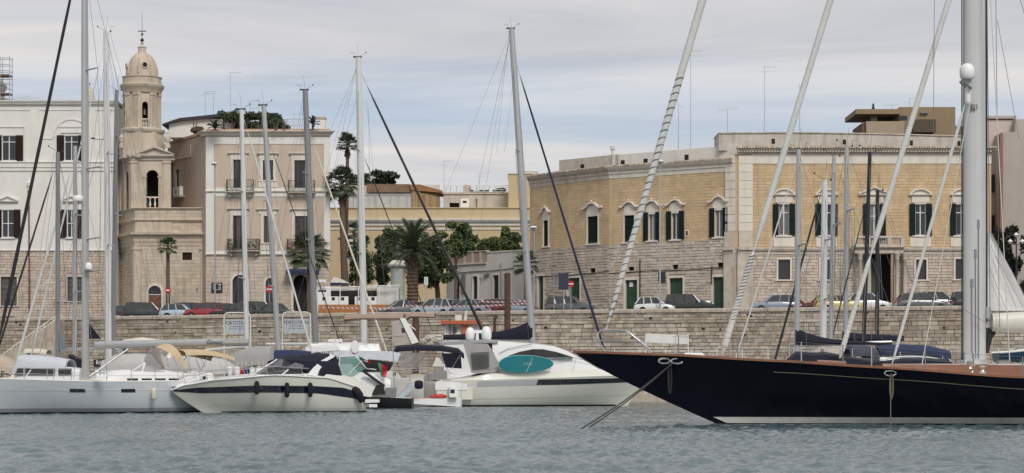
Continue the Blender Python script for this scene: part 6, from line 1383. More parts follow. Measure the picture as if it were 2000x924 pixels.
    m = MB(fr); m.add([P(620, 733, 1.5), P(652, 697, 1.3), P(657, 698, 1.28), P(671, 743, 1.5)], [(0, 1, 2, 3)]); m.add([P(657, 698, 1.28), P(671, 743, 1.5), P(671, 743, -1.5), P(657, 698, -1.28)], [(0, 1, 2, 3)]); m.add([P(620, 733, -1.5), P(652, 697, -1.3), P(657, 698, -1.28), P(671, 743, -1.5)], [(0, 1, 2, 3)]); m.build('aft_curtain', m_ncloth, cn)
    # swept radar arch
    for o in (1, -1):
        m = MB(fr); pl = [(600, 732), (612, 718), (628, 704), (648, 693), (655, 694), (652, 698), (637, 706), (625, 721), (618, 735)]
        m.add([P(x, y, o * (1.53 - .2 * (735 - y) / 42)) for x, y in pl] + [P(x, y, o * (1.40 - .2 * (735 - y) / 42)) for x, y in pl], [tuple(range(9)), tuple(range(9, 18))] + [(i, (i + 1) % 9, 9 + (i + 1) % 9, 9 + i) for i in range(9)]); m.build('radar_arch', m_gel, root)
    m = MB(fr); m.path([P(646, 694, 1.3), P(646, 692, .7), P(646, 691.5, -.7), P(646, 694, -1.3)], .07, 6); m.build('arch_bridge', m_gel, root)
    # bow rail and round fender on the bow
    for side in (1, -1):
        m = MB(fr); m.path([(a[0], a[1] - side * .1, a[2] + .42) for a in [h.pt(.3 + .67 * k / 14, 1, side) for k in range(15)]] , .018, 6)
        for k in range(7): a = h.pt(.34 + .6 * k / 6, 1, side); m.tube((a[0] + .12, a[1] - side * .1, a[2]), (a[0] - .04, a[1] - side * .1, a[2] + .42), .014, n=5)
        m.build('bow_rail', m_steel, root)
    m = MB(fr); a = h.pt(.97, 1, 0); m.box(.02, .55, -.12, .12, a[2], a[2] + .06); m.build('anchor_roller', m_steel, root)
    # swim platform
    m = MB(fr); q = fr.u(700); m.box(q, L + .45, -1.4, 1.4, z(712, 795), z(712, 789)); m.build('swim_platform', m_gel, root)
    p = fr.tf(P(405, 740, .5)); t = thing('round_fender', 'round white ball fender lying on the sports cruiser foredeck', 'fender', (p.x, p.y, p.z - .32)); m = MB(); m.ball(p, .34, .34, .34, 16, 12); m.build('ball', m_whcloth, t, True); m = MB(); m.lathe((p.x - .1, p.y - .33, p.z + .05), [(.08, -.02), (.08, .03)], 8, 'o'); m.build('valve', m_black, t)
    for x, y0, y1, nm in ((473, 744, 771, 'navy fender nearest the bow of the sports cruiser'), (530, 747, 777, 'middle navy fender on the sports cruiser side'), (575.5, 747, 776, 'navy fender farthest aft of the three on the cruiser side')):
        q = h.pt(h.t_of_u(fr.u(x)), .9, 1); zz = fr.z(x, y1, 1.7); hh = fr.z(x, y0, 1.7) - zz; fender(nm, fr.tf((q[0], q[1] + .17, zz)), .125, hh, m_ncloth, None, .35)
    q = fr.tf((fr.u(700), 1.85, fr.z(700, 787))); t = thing('stern_fender', 'fat navy fender wrapped round the sports cruiser stern quarter', 'fender', q)
    m = MB(fr); m.path([P(690, 757, 1.55), P(696, 763, 1.62), P(702, 772, 1.66), P(706, 785, 1.6)], [.12, .2, .21, .12], 12); m.build('body', m_ncloth, t, True)
    # VHF whips on the canopy top
    m = MB(fr)
    for k in range(9): x = 618 + 4 * k; m.tube(P(x, 692, .6), P(x + .5, 686 + (k % 3), .6), .02, n=5)
    m.build('rod_holders', m_blackp, root, kind='stuff')
stripe_boat()
# ---------------------------------------------------------------- big motor yacht with the teal board
def motor_yacht():
    fr = Frame.pix2(798, 131, 1262, 135); L = fr.L; z = fr.z
    root = thing('motor_yacht', 'large cream motor yacht with curved dark side window and grey cockpit cover', 'motor yacht', fr.tf((L / 2, 0, 0)))
    def P(x, y, o): q = fr.pix(x, y, o); return (q[0], o, q[1])
    us = fr.u(850); ub = fr.u(1262)
    sh = curve([(0, z(870, 745)), (.15, z(920, 742)), (.5, z(1060, 738)), (.8, z(1190, 734)), (1, z(1262, 733))])
    h = Hull(fr, us, ub, sh, 4.5, zb=-.4, stem=1.6, stern=0, tr=.9, full=.5, pw=2.4)
    m = MB(fr); h.skin(m, 40, 12); hu = m.build('hull', m_gelc, root, True)
    zt = curve([(0, z(870, 747)), (.5, z(1060, 741)), (1, z(1262, 738))]); zl = curve([(0, z(870, 757)), (.5, z(1060, 752)), (1, z(1262, 746))])
    m = MB(fr); h.band(m, zl, zt, .16, .44, .014, 20); m.build('grey_panel', M('grey_hull_panel', (.42, .43, .44), .3, .05), hu)
    m = MB(fr); h.band(m, zl, zt, .44, .97, .014, 30); m.build('dark_stripe', m_smoke, hu)
    m = MB(fr); h.band(m, -.3, .11, 0, .93, .012, 30); m.build('antifouling', m_anti, hu)  # real bottom paint plus a painted shadow line just above the water
    m = MB(fr); h.band(m, lambda t: lerp(.42, .75, t), lambda t: lerp(.45, .78, t), .05, .97, .02, 30); m.build('spray_rail', m_gelc, hu)
    m = MB(fr); h.deck(m, 30, 0, .99, .1); m.build('deck', m_gel, root, True)
    # upper moulding (bulwark and foredeck)
    rows = []
    for x, y, w in ((870, 742, 2.0), (905, 738, 2.1), (940, 730, 2.1), (980, 727.5, 2.0), (1080, 724, 1.75), (1130, 722, 1.5), (1166, 722, 1.1), (1200, 727, .7), (1240, 732, .2)):
        u = fr.u(x); zb = sh(h.t_of_u(u)) - .03; zz = z(x, y); rows.append([(u, -w, zb), (u, -w * .96, zz - .08), (u, -w * .85, zz), (u, 0, zz + .05), (u, w * .85, zz), (u, w * .96, zz - .08), (u, w, zb)])
    m = MB(fr); m.loft(rows); m.add(rows[0], [tuple(range(7))]); m.build('deck_moulding', m_gelc, root, True)
    # saloon with arched hardtop
    rows = []
    for x, y, w in ((952, 664, 1.45), (975, 666, 1.5), (1005, 668, 1.5), (1045, 671, 1.45), (1073, 674.5, 1.4), (1100, 684, 1.3), (1127, 699, 1.15), (1150, 712, 1.0), (1168, 721, .8)):
        u = fr.u(x); zz = z(x, y); zb = z(x, 728); rows.append([(u, -w, zb), (u, -w, lerp(zb, zz, .55)), (u, -w * .88, zz - .1), (u, -w * .5, zz), (u, w * .5, zz), (u, w * .88, zz - .1), (u, w, lerp(zb, zz, .55)), (u, w, zb)])
    m = MB(fr); m.loft(rows); m.add(rows[0], [tuple(range(8))]); sal = m.build('saloon', m_gel, root, True)
    pts = [(982, 702), (995, 694), (1015, 687), (1040, 682), (1060, 682), (1085, 687), (1105, 693), (1120, 698), (1100, 700), (1050, 702), (1010, 704)]
    m = MB(fr); m.add([P(x, y, 1.56) for x, y in pts] + [P(x, y, 1.2) for x, y in pts], [tuple(range(11))] + [(i, (i + 1) % 11, 11 + (i + 1) % 11, 11 + i) for i in range(11)]); m.build('side_window', m_smoke, sal)
    m = MB(fr); m.path([P(975, 690, 1.57), P(992, 681, 1.55), P(1020, 675, 1.5), P(1040, 672, 1.46)], .02, 5); m.build('roof_seam', m_signback, sal)
    # aft hardtop overhang and grey cockpit enclosure
    m = MB(fr); m.loft([[(P(x, y, 0)[0], -w, P(x, y, 0)[2] - .05), (P(x, y, 0)[0], 0, P(x, y, 0)[2] + .04), (P(x, y, 0)[0], w, P(x, y, 0)[2] - .05), (P(x, y, 0)[0], w, P(x, y, 0)[2] - .2), (P(x, y, 0)[0], -w, P(x, y, 0)[2] - .2)] for x, y, w in ((853, 669, 1.1), (880, 667, 1.4), (930, 665, 1.5), (962, 665, 1.45))], True, True); m.build('hardtop_overhang', M('grey_gelcoat', (.30, .30, .31), .4, .05), root)
    rows = [[P(x, y0 + 3, 1.45), P(x, y0, .6), P(x, y0, -.6), P(x, y0 + 3, -1.45)] + [P(xb, y1, o) for o in (-1.65, -.5, .5, 1.65)] for x, xb, y0, y1 in ((905, 921, 669, 729), (915, 928, 666, 729.5), (936, 942, 666, 729), (953, 957, 669, 728), (974, 975, 700, 727))]
    m = MB(fr); m.loft(rows, True, True); cc = m.build('cockpit_cover', m_gcloth, root, True)
    m = MB(fr); m.add([P(919, 689, 1.69), P(955, 687, 1.69), P(956, 720, 1.72), P(923, 722, 1.72)], [(0, 1, 2, 3)]); m.build('cover_window', m_tint, cc)
    # radomes and radar bar
    for x, y0, y1, w in ((918, 664, 639, 9), (950, 664, 637, 10)):
        a, b = P(x, y0, 0), P(x, y1, 0); r = w / 4000 * 134; hh = b[2] - a[2]; m = MB(fr); m.lathe((a[0], 0, a[2]), [(r * .75, 0), (r * .95, hh * .1), (r, hh * .4), (r * .93, hh * .7), (r * .6, hh * .92), (.02, hh)], 18); m.build('satellite_dome', m_pwhite, root, True)
    m = MB(fr); a = P(932, 660, 0); m.lathe((a[0], 0, a[2]), [(.12, -.2), (.1, .35)], 8); m.box(a[0] - .3, a[0] + .3, -.08, .08, a[2] + .3, a[2] + .5); m.build('radar', m_pwhite, root)
    # transom, platform, clutter
    m = MB(fr); q = fr.rect(850, 744, 920, 779, 1.6); m.box(q[0], q[1], -1.9, 2.02, z(880, 780), q[3]); tr = m.build('transom', m_gelc, root)
    m = MB(fr); q = fr.rect(850, 747, 912, 762, 2.03); m.box(q[0], q[1], 2.02, 2.06, q[2], q[3]); m.build('transom_locker', m_gel, tr)
    m = MB(fr); a, b = fr.u(795), fr.u(886); m.prism([(a, z(840, 778)), (b, z(840, 778)), (b, z(840, 794)), (a - .1, z(840, 788))], -2.0, 2.1); m.build('swim_platform', m_gel, root)
    m = MB(fr); m.box(a + .1, b, -1.9, 2.0, z(840, 778), z(840, 778) + .03); m.build('platform_teak', m_teakd, root)
    m = MB(fr); m.path([P(951, 722, 2), P(963, 711, 2), P(985, 704, 1.9), P(1030, 700, 1.85), P(1080, 699.5, 1.75), P(1120, 698.5, 1.5), P(1160, 708, 1.1)], .022, 6)
    for x, y0, y1 in ((986, 704, 727), (1028, 700, 726), (1075, 700, 726), (1122, 699, 724)): m.tube(P(x + 3, y0, 1.8), P(x - 2, y1, 1.8), .018, n=5)
    m.build('side_rail', m_steel, root)
    # things aboard
    t = thing('paddle_board', 'teal paddle board strapped upright along the motor yacht rail', 'paddle board', fr.tf(P(1028, 728, 2)))
    m = MB(fr); n = 24; pl = []
    for i in range(n): a = 2 * math.pi * i / n; c, s_ = math.cos(a), math.sin(a); pl.append((1027 + 53 * (abs(c) ** .85) * (1 if c > 0 else -1), 711 + 16.5 * s_ * (1 - .18 * c)))
    pl = [P(x, y - (x - 1027) * .012, 2.08) for x, y in pl]; q = [(p[0], 2.2, p[2]) for p in pl]
    m.add(pl + q, [tuple(range(n)), tuple(range(n, 2 * n))] + [(i, (i + 1) % n, n + (i + 1) % n, n + i) for i in range(n)]); bd = m.build('board', m_teal, t)
    m = MB(fr); c = P(1027, 711, 2.1); m.path([(c[0] + (p[0] - c[0]) * 1.0, 2.14, c[2] + (p[2] - c[2]) * 1.0) for p in pl + pl[:1]], .03, 5); m.build('rim', M('pale_teal', (.25, .45, .45), .5), bd)
    text(fr, 'LTILEX', c[0] + .1, 2.2, c[2] - .06, .2, M('pale_teal', (.25, .45, .45), .5), bd, name='board_lettering')
    m = MB(fr); a, b = P(1040, 699, 2.2), P(1028, 727, 2.2); m.tube((a[0], 2.22, a[2]), (b[0], 2.22, b[2]), .015, n=4); m.build('strap', m_ropew, bd)
    q = fr.rect(876, 757, 892, 776, 2.2); t = thing('jerry_can', 'white plastic canister standing on the motor yacht stern', 'canister', fr.tf((q[0], 2.2, q[2]))); m = MB(fr); m.box(q[0], q[1], 2.1, 2.5, q[2], q[3]); m.box(q[0] + .12, q[1] - .12, 2.2, 2.4, q[3], q[3] + .07); m.build('body', m_pwhite, t); m = MB(fr); m.box(q[0] + .05, q[1] - .2, 2.5, 2.51, q[2] + .25, q[3] - .12); m.build('print', m_bcloth, t)
    q = fr.rect(843, 769, 876, 777, 2.2); t = thing('red_bag', 'crumpled red gear bag lying on the motor yacht swim platform', 'bag', fr.tf((q[0], 1.8, q[2]))); m = MB(fr); m.ball((lerp(q[0], q[1], .55), 1.9, q[2] + .05), .5, .25, .22, 12, 6, -.2); m.ball((lerp(q[0], q[1], .2), 1.9, q[2] + .03), .3, .2, .15, 10, 6, -.2); m.build('canvas', m_red, t, True)
    m = MB(fr); m.tube(P(904, 742, 2.15), P(901, 797, 2.2), .022, n=5); m.build('boat_hook', m_pwhite, None, label='white boat pole leaning on the motor yacht stern corner', cat='pole')
    m = MB(fr); a = P(775, 776, 1.2); b = P(815, 746, 1.2); m.prism([(a[0], a[2]), (a[0] + .35, a[2] - .05), (b[0] + .15, b[2]), (b[0] - .35, b[2] - .02)], .8, 1.5); m.build('gangway', M('pale_blue_grey', (.45, .49, .54), .5), None, label='pale blue folding gangway propped at the motor yacht stern', cat='gangway')
motor_yacht()

# ---------------------------------------------------------------- moored sloops: hull, mast, boom, rigging
def sloop(label, xb, yb, xt, yt, D, wpx, bow, stern, mat=m_alu, sp=(), fs=None, fs_mat=m_sail, fs_r=.06, boom=None, cover=None, ch=(.7, .25), hull=m_gel, fs_in=None, zs=1.25, wires=True, clutter=True):
    fr = Frame.flat(D); s = D / FPX; root = thing('moored_sloop', label, 'sailboat', fr.tf((fr.u(xb), 0, 0)), 'sailboats moored under the quay')
    ub, us = fr.u(bow), fr.u(stern); sg = 1 if ub > us else -1; L = abs(ub - us)
    h = Hull(fr, us, ub, curve([(0, zs), (.5, zs - .08), (1, zs + .22)]), min(3.6, L * .3), zb=-.35, stem=1.0, stern=.1, tr=.7, full=.45); m = MB(fr); h.skin(m, 24, 7); hu = m.build('hull', hull, root, True)
    m = MB(fr); h.band(m, .08, .2, 0, .95, .012, 20); m.build('boot_stripe', m_bcloth, hu); m = MB(fr); h.deck(m, 20); m.build('deck', m_gel, root, True)
    um = fr.u(xb); m = MB(fr); rows = []
    for t in (0.0, .15, .35, .65, .9, 1.0):
        u = lerp(um - sg * L * .32, um + sg * L * .22, t); k = .38 * min(1, 5 * t + .3, (1 - t) * 4 + .1); w = .95 * (1 - .45 * t); rows.append([(u, -w, zs - .1), (u, -w * .85, zs + k), (u, w * .85, zs + k), (u, w, zs - .1)])
    m.loft(rows); m.add(rows[0], [(0, 1, 2, 3)]); m.build('coachroof', m_gel, root)
    z0, z1 = zs + .2, fr.z(xt, yt); tu = fr.u(xt); um0 = lerp(um, tu, (z0 - fr.z(xb, yb)) / (z1 - fr.z(xb, yb)))
    m = MB(fr); r = wpx / 2 * s; mast_section(m, (um0, 0, z0), (tu, 0, z1), r, r * .7, 10, .85); ms = m.build('mast', mat, root, True); masthead(fr, ms, tu, 0, z1, sg)
    fx = fs or (lerp(xb, xt, .9), yt + 12, bow, 0)
    spz = [(fr.z(xb, y), .85) for y in sp]
    zt = fr.z(fx[0], fx[1]); bz = fr.z(fx[2], fx[3]) if fx[3] else zs + .25
    # the stay runs on past its lowest visible point down to the stem
    a, b = V(fr.u(fx[0]), 0, zt), V(fr.u(fx[2]), 0, bz); k = (zt - zs - .3) / max(.1, zt - bz); b = a + (b - a) * max(1.0, k)
    rigging(fr, root, ms, um0, z0, z1, 3.2, sg, b.x, b.z, us, zs + .05, spz, (zt - z0) / (z1 - z0), fs_mat, fs_r, topu=tu, wires=wires, furl=fs is not None)
    if fs_in: m = MB(fr); furled(m, (fr.u(fs_in[0]), 0, fr.z(fs_in[0], fs_in[1])), (fr.u(fs_in[2]), 0, fr.z(fs_in[2], fs_in[3])), .035, 6, 14); m.build('inner_stay', m_blackp, root, True)
    if boom:
        x0, y0, x1, y1 = boom; m = MB(fr); m.tube((fr.u(x0), 0, fr.z(x0, y0)), (fr.u(x1), 0, fr.z(x1, y1)), .09, .08, 8); m.build('boom', mat if cover is not None else m_alul, root)
        if cover is not None: sailcover(fr, root, fr.u(x0), fr.u(x1), fr.z(x0, y0) + .04, ch[0], ch[1], cover)
    return fr, root, h
sloop('grey-masted sloop with a black furled forestay at the far left', 113, 730, 113, 297, 116, 9.5, -90, 215, m_alud, (590,), (107, 314, 17, 612), M('dark_furled', (.02, .02, .022), .8), .06)
sloop('sloop with a thin grey mast and pale furled stay behind the silver yacht', 146, 700, 147, 285, 124, 9, -20, 250, m_alu, (420, 570), (139, 310, 24, 735), m_sail, .085)
sloop('white-masted sloop with wind vane left of the church tower', 212, 690, 207, 62, 128, 12, 20, 320, m_alul, (300, 480), (199, 82, 50, 742), m_sail, .06)
sloop('sloop with a dark grey mast in front of the church', 220, 690, 228, 176, 132, 9, 60, 330, m_alud, (268, 420), None)
sloop('pale slim-masted sloop before the first balcony of the beige palazzo', 482, 668, 472, 214, 126, 9.5, 640, 380, m_alul, (375, 545), (477, 226, 600, 655), m_sail, .062, (486, 676, 400, 684), m_gcloth, (.5, .5))
sloop('sloop with leaning grey mast and dark stay before the middle windows', 543, 668, 515, 206, 134, 10.5, 680, 430, m_alu, (395, 560), (525, 262, 660, 655), m_blackp, .035)
sloop('sloop with a stout grey mast and cream stay near the fan palm', 616, 668, 596, 176, 138, 12, 770, 500, m_alud, (340, 470), (608, 250, 747, 660), M('cream_furled', (.62, .58, .46), .85), .065)
sloop('tall white double-spar sloop with a black furled forestay and white boom', 711, 660, 700, 112, 142, 13, 950, 560, m_alul, (295, 495), (713, 136, 944, 645), m_blackp, .10, (704, 671, 520, 672), None, fs_in=(712, 308, 846, 650))
sloop('tall sloop with navy sail bag and navy furled forestay in front of the tufa palazzo', 1038, 640, 999, 56, 146, 13, 1215, 850, m_alu, (296, 492), (1015, 112, 1171, 648), M('navy_furled', (.016, .018, .05), .8), .085, (1040, 664, 866, 662), m_ncloth, (1.45, .42))
sloop('grey-masted sloop with navy boom cover behind the dark yacht foredeck', 1556, 700, 1560, 292, 97, 10.5, 1340, 1700, m_alu, (480,), (1556, 315, 1440, 690), m_sail, .04, (1553, 675, 1742, 668), m_ncloth, (.85, .16), zs=1.1)
sloop('thick white-grey masted sloop with a black stay before the tufa palazzo', 1607, 700, 1611, 352, 101, 13, 1500, 1760, m_alul, (470, 585), (1612, 360, 1515, 700), m_blackp, .06, zs=1.1)
sloop('thin grey-masted sloop next to the thick white-grey mast', 1622, 700, 1629, 305, 105, 9, 1520, 1800, m_alu, (440, 580), None, zs=1.1)
sloop('grey-masted sloop with dark boom cover left of the stone portal', 1651, 700, 1654, 286, 109, 10, 1560, 1830, m_alu, (412, 545), None, boom=(1646, 668, 1765, 664), cover=m_ncloth, ch=(.55, .4), zs=1.1)
sloop('dark brown-masted sloop in front of the stone portal', 1686, 700, 1699, 297, 106, 8.5, 1600, 1850, m_blackp, (), (1692, 392, 1640, 600), m_blackp, .035, zs=1.1)
sloop('short black-masted sloop beside the portal columns', 1713, 700, 1714, 372, 112, 8, 1620, 1860, m_blackp, (), None, zs=1.1)

fr = Frame.flat(146)
def extra_lines(key, lines, D):
    rt = [o for o in bpy.data.objects if o.get('label', '').startswith(key)][0]; fr = Frame.flat(D)
    for x0, y0, x1, y1 in lines: m = MB(fr); m.tube((fr.u(x0), 0, fr.z(x0, y0)), (fr.u(x1), .3, fr.z(x1, y1)), .010, n=4); m.build('topping_lift', m_wire, rt)
extra_lines('tall sloop with navy', [(995, 68, 852, 420), (997, 70, 870, 660), (996, 70, 905, 640), (994, 60, 970, 300), (1003, 150, 985, 300), (1010, 150, 1050, 640)], 146)
extra_lines('tall white double', [(698, 130, 640, 270), (696, 130, 600, 470), (700, 180, 560, 660), (716, 200, 760, 640), (703, 120, 698, 650), (720, 210, 726, 620)], 142)
extra_lines('grey-masted sloop with a black', [(113, 300, 60, 735), (113, 300, 200, 735), (105, 300, 80, 500)], 116)
extra_lines('white-masted sloop', [(207, 66, 290, 690), (205, 70, 190, 690), (209, 66, 340, 690), (215, 64, 262, 230), (207, 100, 120, 735)], 128)
extra_lines('sloop with a stout', [(594, 185, 560, 650), (597, 180, 640, 650), (594, 180, 500, 655)], 138)
extra_lines('pale slim', [(472, 220, 440, 640), (474, 220, 420, 660), (473, 230, 505, 640)], 126)
extra_lines('sloop with leaning', [(514, 212, 470, 655), (516, 212, 575, 655)], 134)

# ---------------------------------------------------------------- cruisers filling the row
def cruiser(label, x0, x1, D, ysh, bow_right, hullmat=m_gel, cab=None, beam=3.4, cat='motor boat', cabmat=m_gel, band=None, win=m_smoke, name='moored_cruiser'):
    fr = Frame.flat(D); root = thing(name, label, cat, fr.tf((fr.u((x0 + x1) / 2), 0, 0))); us, ub = (fr.u(x0), fr.u(x1)) if bow_right else (fr.u(x1), fr.u(x0)); zs = fr.z(0, ysh)
    h = Hull(fr, us, ub, curve([(0, zs - .15), (.5, zs - .05), (1, zs + .15)]), beam, zb=-.35, stem=1.3, stern=0, tr=.9, full=.5); m = MB(fr); h.skin(m, 26, 8); hu = m.build('hull', hullmat, root, True); m = MB(fr); h.deck(m, 20); m.build('deck', m_gel, root, True)
    if band: m = MB(fr); h.band(m, zs - .45, zs - .3, .02, .97, .012, 24); m.build('side_stripe', band, hu)
    if cab:
        rows = [];
        for x, y, w in cab: u = fr.u(x); zz = fr.z(x, y); rows.append([(u, -w, zs - .1), (u, -w * .95, lerp(zs, zz, .7)), (u, -w * .75, zz), (u, w * .75, zz), (u, w * .95, lerp(zs, zz, .7)), (u, w, zs - .1)])
        m = MB(fr); m.loft(rows); m.add(rows[0], [tuple(range(6))]); m.add(rows[-1], [tuple(range(6))]); m.build('cabin', cabmat, root, False)
    return fr, root, h
def P_(fr, x, y, o): q = fr.pix(x, y, o); return (q[0], o, q[1])
def plate(fr, root, pts, o, th, name, mat):
    m = MB(fr); n = len(pts); m.add([P_(fr, x, y, o) for x, y in pts] + [(p[0], o - th, p[2]) for p in [P_(fr, x, y, o) for x, y in pts]], [tuple(range(n)), tuple(range(n, 2 * n))] + [(i, (i + 1) % n, n + (i + 1) % n, n + i) for i in range(n)]); return m.build(name, mat, root)
def canopy(fr, root, prof, mat, name='bimini', drop=.25, n=10):
    rows = []
    for x, y, w in prof: p = P_(fr, x, y, 0); rows.append([(p[0], w * math.cos(a), p[2] - drop * (1 - abs(math.sin(a)) ** .5)) for a in [math.pi * k / n for k in range(n + 1)]])
    m = MB(fr); m.loft(rows); return m.build(name, mat, root, True)
def tubes(fr, root, segs, o, r, name, mat):
    for x0, y0, x1, y1 in segs:
        for oo in (o, -o): m = MB(fr); m.tube(P_(fr, x0, y0, oo), P_(fr, x1, y1, oo), r, n=5); m.build(name, mat, root)
# far left: white cabin boat under a pale cover
fr, rt, h = cruiser('white cabin boat with dark side windows under a pale cover, far left', -60, 215, 112, 742, False, cab=[(25, 738, 1.2), (45, 718, 1.35), (62, 716, 1.4), (130, 716, 1.4), (165, 720, 1.4)])
for pts in ([(27, 733), (37, 719), (59, 719), (50, 733)], [(54, 733), (64, 719.5), (107, 720), (107, 733.5)], [(114, 733), (114, 720), (140, 720), (140, 733)]): plate(fr, rt, pts, 1.42, .06, 'cabin_window', m_smoke)
canopy(fr, rt, [(34, 714, 1.2), (44, 693, 1.3), (80, 694, 1.35), (108, 697, 1.35), (140, 702, 1.35)], M('pale_blue_canvas', (.52, .55, .58), .85, .08, 1.5, bump=.3), 'cover', .75)
fr, rt, h = cruiser('boat under a fawn canvas tent at the left edge', -140, 60, 122, 742, False)
canopy(fr, rt, [(-60, 715, 1.2), (-40, 690, 1.3), (2, 693, 1.3), (32, 703, 1.1), (40, 715, .8)], M('fawn_canvas', (.44, .36, .28), .9, .1, 1.5, bump=.4), 'tent', 1.3)
# big boat under grey tarpaulin behind the tan bimini
fr, rt, h = cruiser('large boat shrouded in grey tarpaulin behind the tan bimini', 205, 470, 120, 744, True, hullmat=m_gel, band=M('dull_pink_stripe', (.38, .22, .22), .6))
rows = []; rd = random.Random(9)
for x, y, w in ((205, 702, 1.2), (230, 691, 1.5), (270, 688, 1.6), (310, 690, 1.6), (350, 691, 1.6), (400, 694, 1.5), (440, 702, 1.2), (462, 716, .8)):
    u = fr.u(x); zz = fr.z(x, y); zl = fr.z(x, 731); rows.append([(u, w * 1.08, zl + rd.uniform(-.05, .05)), (u + rd.uniform(-.05, .05), w * 1.02, lerp(zl, zz, .5)), (u, w * .8, lerp(zl, zz, .9)), (u, 0, zz + rd.uniform(-.04, .04)), (u, -w * .8, lerp(zl, zz, .9)), (u, -w * 1.08, zl)])
m = MB(fr); m.loft(rows); m.build('tarpaulin', M('light_grey_tarp', (.43, .425, .41), .85, .12, 1.2, bump=.6, bscale=1.5), rt, True)
canopy(fr, rt, [(232, 672, .9), (245, 663, 1.0), (280, 659, 1.0), (310, 663, 1.0), (330, 670, .8)], M('cream_canvas', (.62, .58, .48), .9, .06, 1.5, bump=.3), 'cream_cover', .35)
# grey boom tents
fr, rt, h = cruiser('sailboat hull under a long grey boom tent beyond the navy-striped cruiser', 430, 655, 121, 745, True, cat='boat', name='tented_boat')
for i, pr in enumerate(([(442, 700, .3), (452, 690, .9), (470, 683, 1.2), (500, 676, 1.3), (532, 676, 1.3), (540, 690, 1.0)], [(527, 694, .7), (534, 684, 1.0), (570, 683, 1.0), (606, 686, .9)])): canopy(fr, rt, pr, m_gcloth if i == 0 else m_bcloth, 'boom_tent', 1.15)
rd = random.Random(4)
for i, (x, c, nm) in enumerate(((448, m_pwhite, 'white'), (463, m_pwhite, 'white'), (472, m_red, 'red'), (480, m_bcloth, 'blue'), (492, m_pwhite, 'white'), (505, m_pwhite, 'white'), (514, M('beige_fender', (.5, .45, .36), .6), 'beige'))):
    pos = ('leftmost', 'second', 'only', 'only', 'third', 'rightmost', 'only')[i]
    fender('%s %s fender in the row on the tented boat rail' % (pos, nm), fr.tf((fr.u(x, 2), 1.9, fr.z(x, 737, 2))), .15 + .05 * (i % 2), .62, c, None, .3)
# flybridge boat with brown bimini
fr, rt, h = cruiser('white flybridge boat with a slanted arch and brown bimini', 590, 800, 132, 744, True, cab=[(600, 690, 1.5), (606, 672, 1.5), (690, 671, 1.5), (742, 672, 1.4), (748, 690, 1.4)])
plate(fr, rt, [(625, 690), (625, 684), (765, 686), (783, 690), (776, 706), (700, 700), (640, 696)], 1.56, .3, 'flybridge_side', M('blue_white_gel', (.58, .61, .65), .3))
plate(fr, rt, [(650, 701), (700, 702), (770, 707), (760, 725), (655, 728)], 1.45, .2, 'shade_plate', m_smoke)  # flat dark plate standing in for the shade beneath the pale side
canopy(fr, rt, [(671, 624, .7), (676, 616, 1.2), (705, 614, 1.4), (790, 614, 1.4)], m_brcloth, 'bimini', .30); canopy(fr, rt, [(792, 617, 1.0), (803, 610, 1.25), (850, 611, 1.2)], m_brcloth, 'aft_bimini', .3)
for o in (1.45, -1.45): plate(fr, rt, [(781, 622), (791, 621), (818, 668), (805, 672)], o, .1, 'arch_leg', m_gel)
tubes(fr, rt, [(700, 618, 700, 672), (730, 618, 735, 671), (690, 672, 745, 658), (745, 658, 745, 672), (715, 672, 715, 660), (690, 660, 780, 664), (786, 622, 812, 645)], 1.3, .018, 'rail', m_steel)
m = MB(fr); q = fr.pix(693, 678, 1.6); m.lathe((q[0], 1.6, q[1]), [(.3, -.06), (.34, 0), (.3, .06)], 16, 'o', sc=(.75, 1.25)); m.build('satellite_dish', m_pwhite, rt, True)
# green-tint screen sport boat with flags
fr, rt, h = cruiser('small sports boat with green-tinted windscreen and black lower hull', 640, 806, 122, 773, False, hullmat=m_black, cab=[(665, 750, .9), (690, 742, 1.2), (720, 728, 1.25), (740, 730, 1.3), (765, 742, 1.3)])
plate(fr, rt, [(660, 735), (664, 697), (690, 695), (705, 702), (716, 718), (690, 736)], 1.1, .04, 'windscreen', m_gtint)
tubes(fr, rt, [(660, 735, 664, 697), (664, 697, 693, 695), (693, 695, 716, 720), (680, 733, 708, 703), (716, 720, 735, 722)], 1.12, .03, 'screen_frame', m_gel)
plate(fr, rt, [(708, 727), (714, 725), (752, 752), (750, 757)], 1.5, .2, 'boarding_arm', m_blackp); plate(fr, rt, [(725, 772), (735, 752), (748, 750), (752, 770)], 1.55, .5, 'outboard_cowl', m_blackp)
plate(fr, rt, [(697, 758), (717, 757), (717, 776), (707, 776)], 1.6, .4, 'timber_box', m_wood); plate(fr, rt, [(753, 757), (774, 757), (773, 776), (754, 776)], 1.6, .4, 'grey_bin', m_signback); plate(fr, rt, [(712, 787), (741, 786), (741, 780), (714, 780)], 1.9, 3, 'stern_board', m_pwhite)
m = MB(fr); m.tube(P_(fr, 771, 776, 1.3), P_(fr, 766, 640, 1.3), .035, n=6); m.build('flag_pole', m_galv, rt)
def flag(label, fr, pts, mats, o=1.5):
    t = thing('flag', label, 'flag', fr.tf(P_(fr, pts[0][0], pts[0][1], o)))
    (ax, ay), (bx, by), (cx, cy), (dx, dy) = pts; n = len(mats)
    for i, mt in enumerate(mats):
        m = MB(fr); rows = []
        for k in range(7):
            q = k / 6; rows.append([(lambda s: (s[0], o + .07 * math.sin(q * 5 + i), s[2]))(P_(fr, lerp(lerp(ax, bx, f), lerp(dx, cx, f), q), lerp(lerp(ay, by, f), lerp(dy, cy, f), q), o)) for f in (i / n, (i + 1) / n)])
        m.loft(rows); m.build('stripe', mt, t, True)
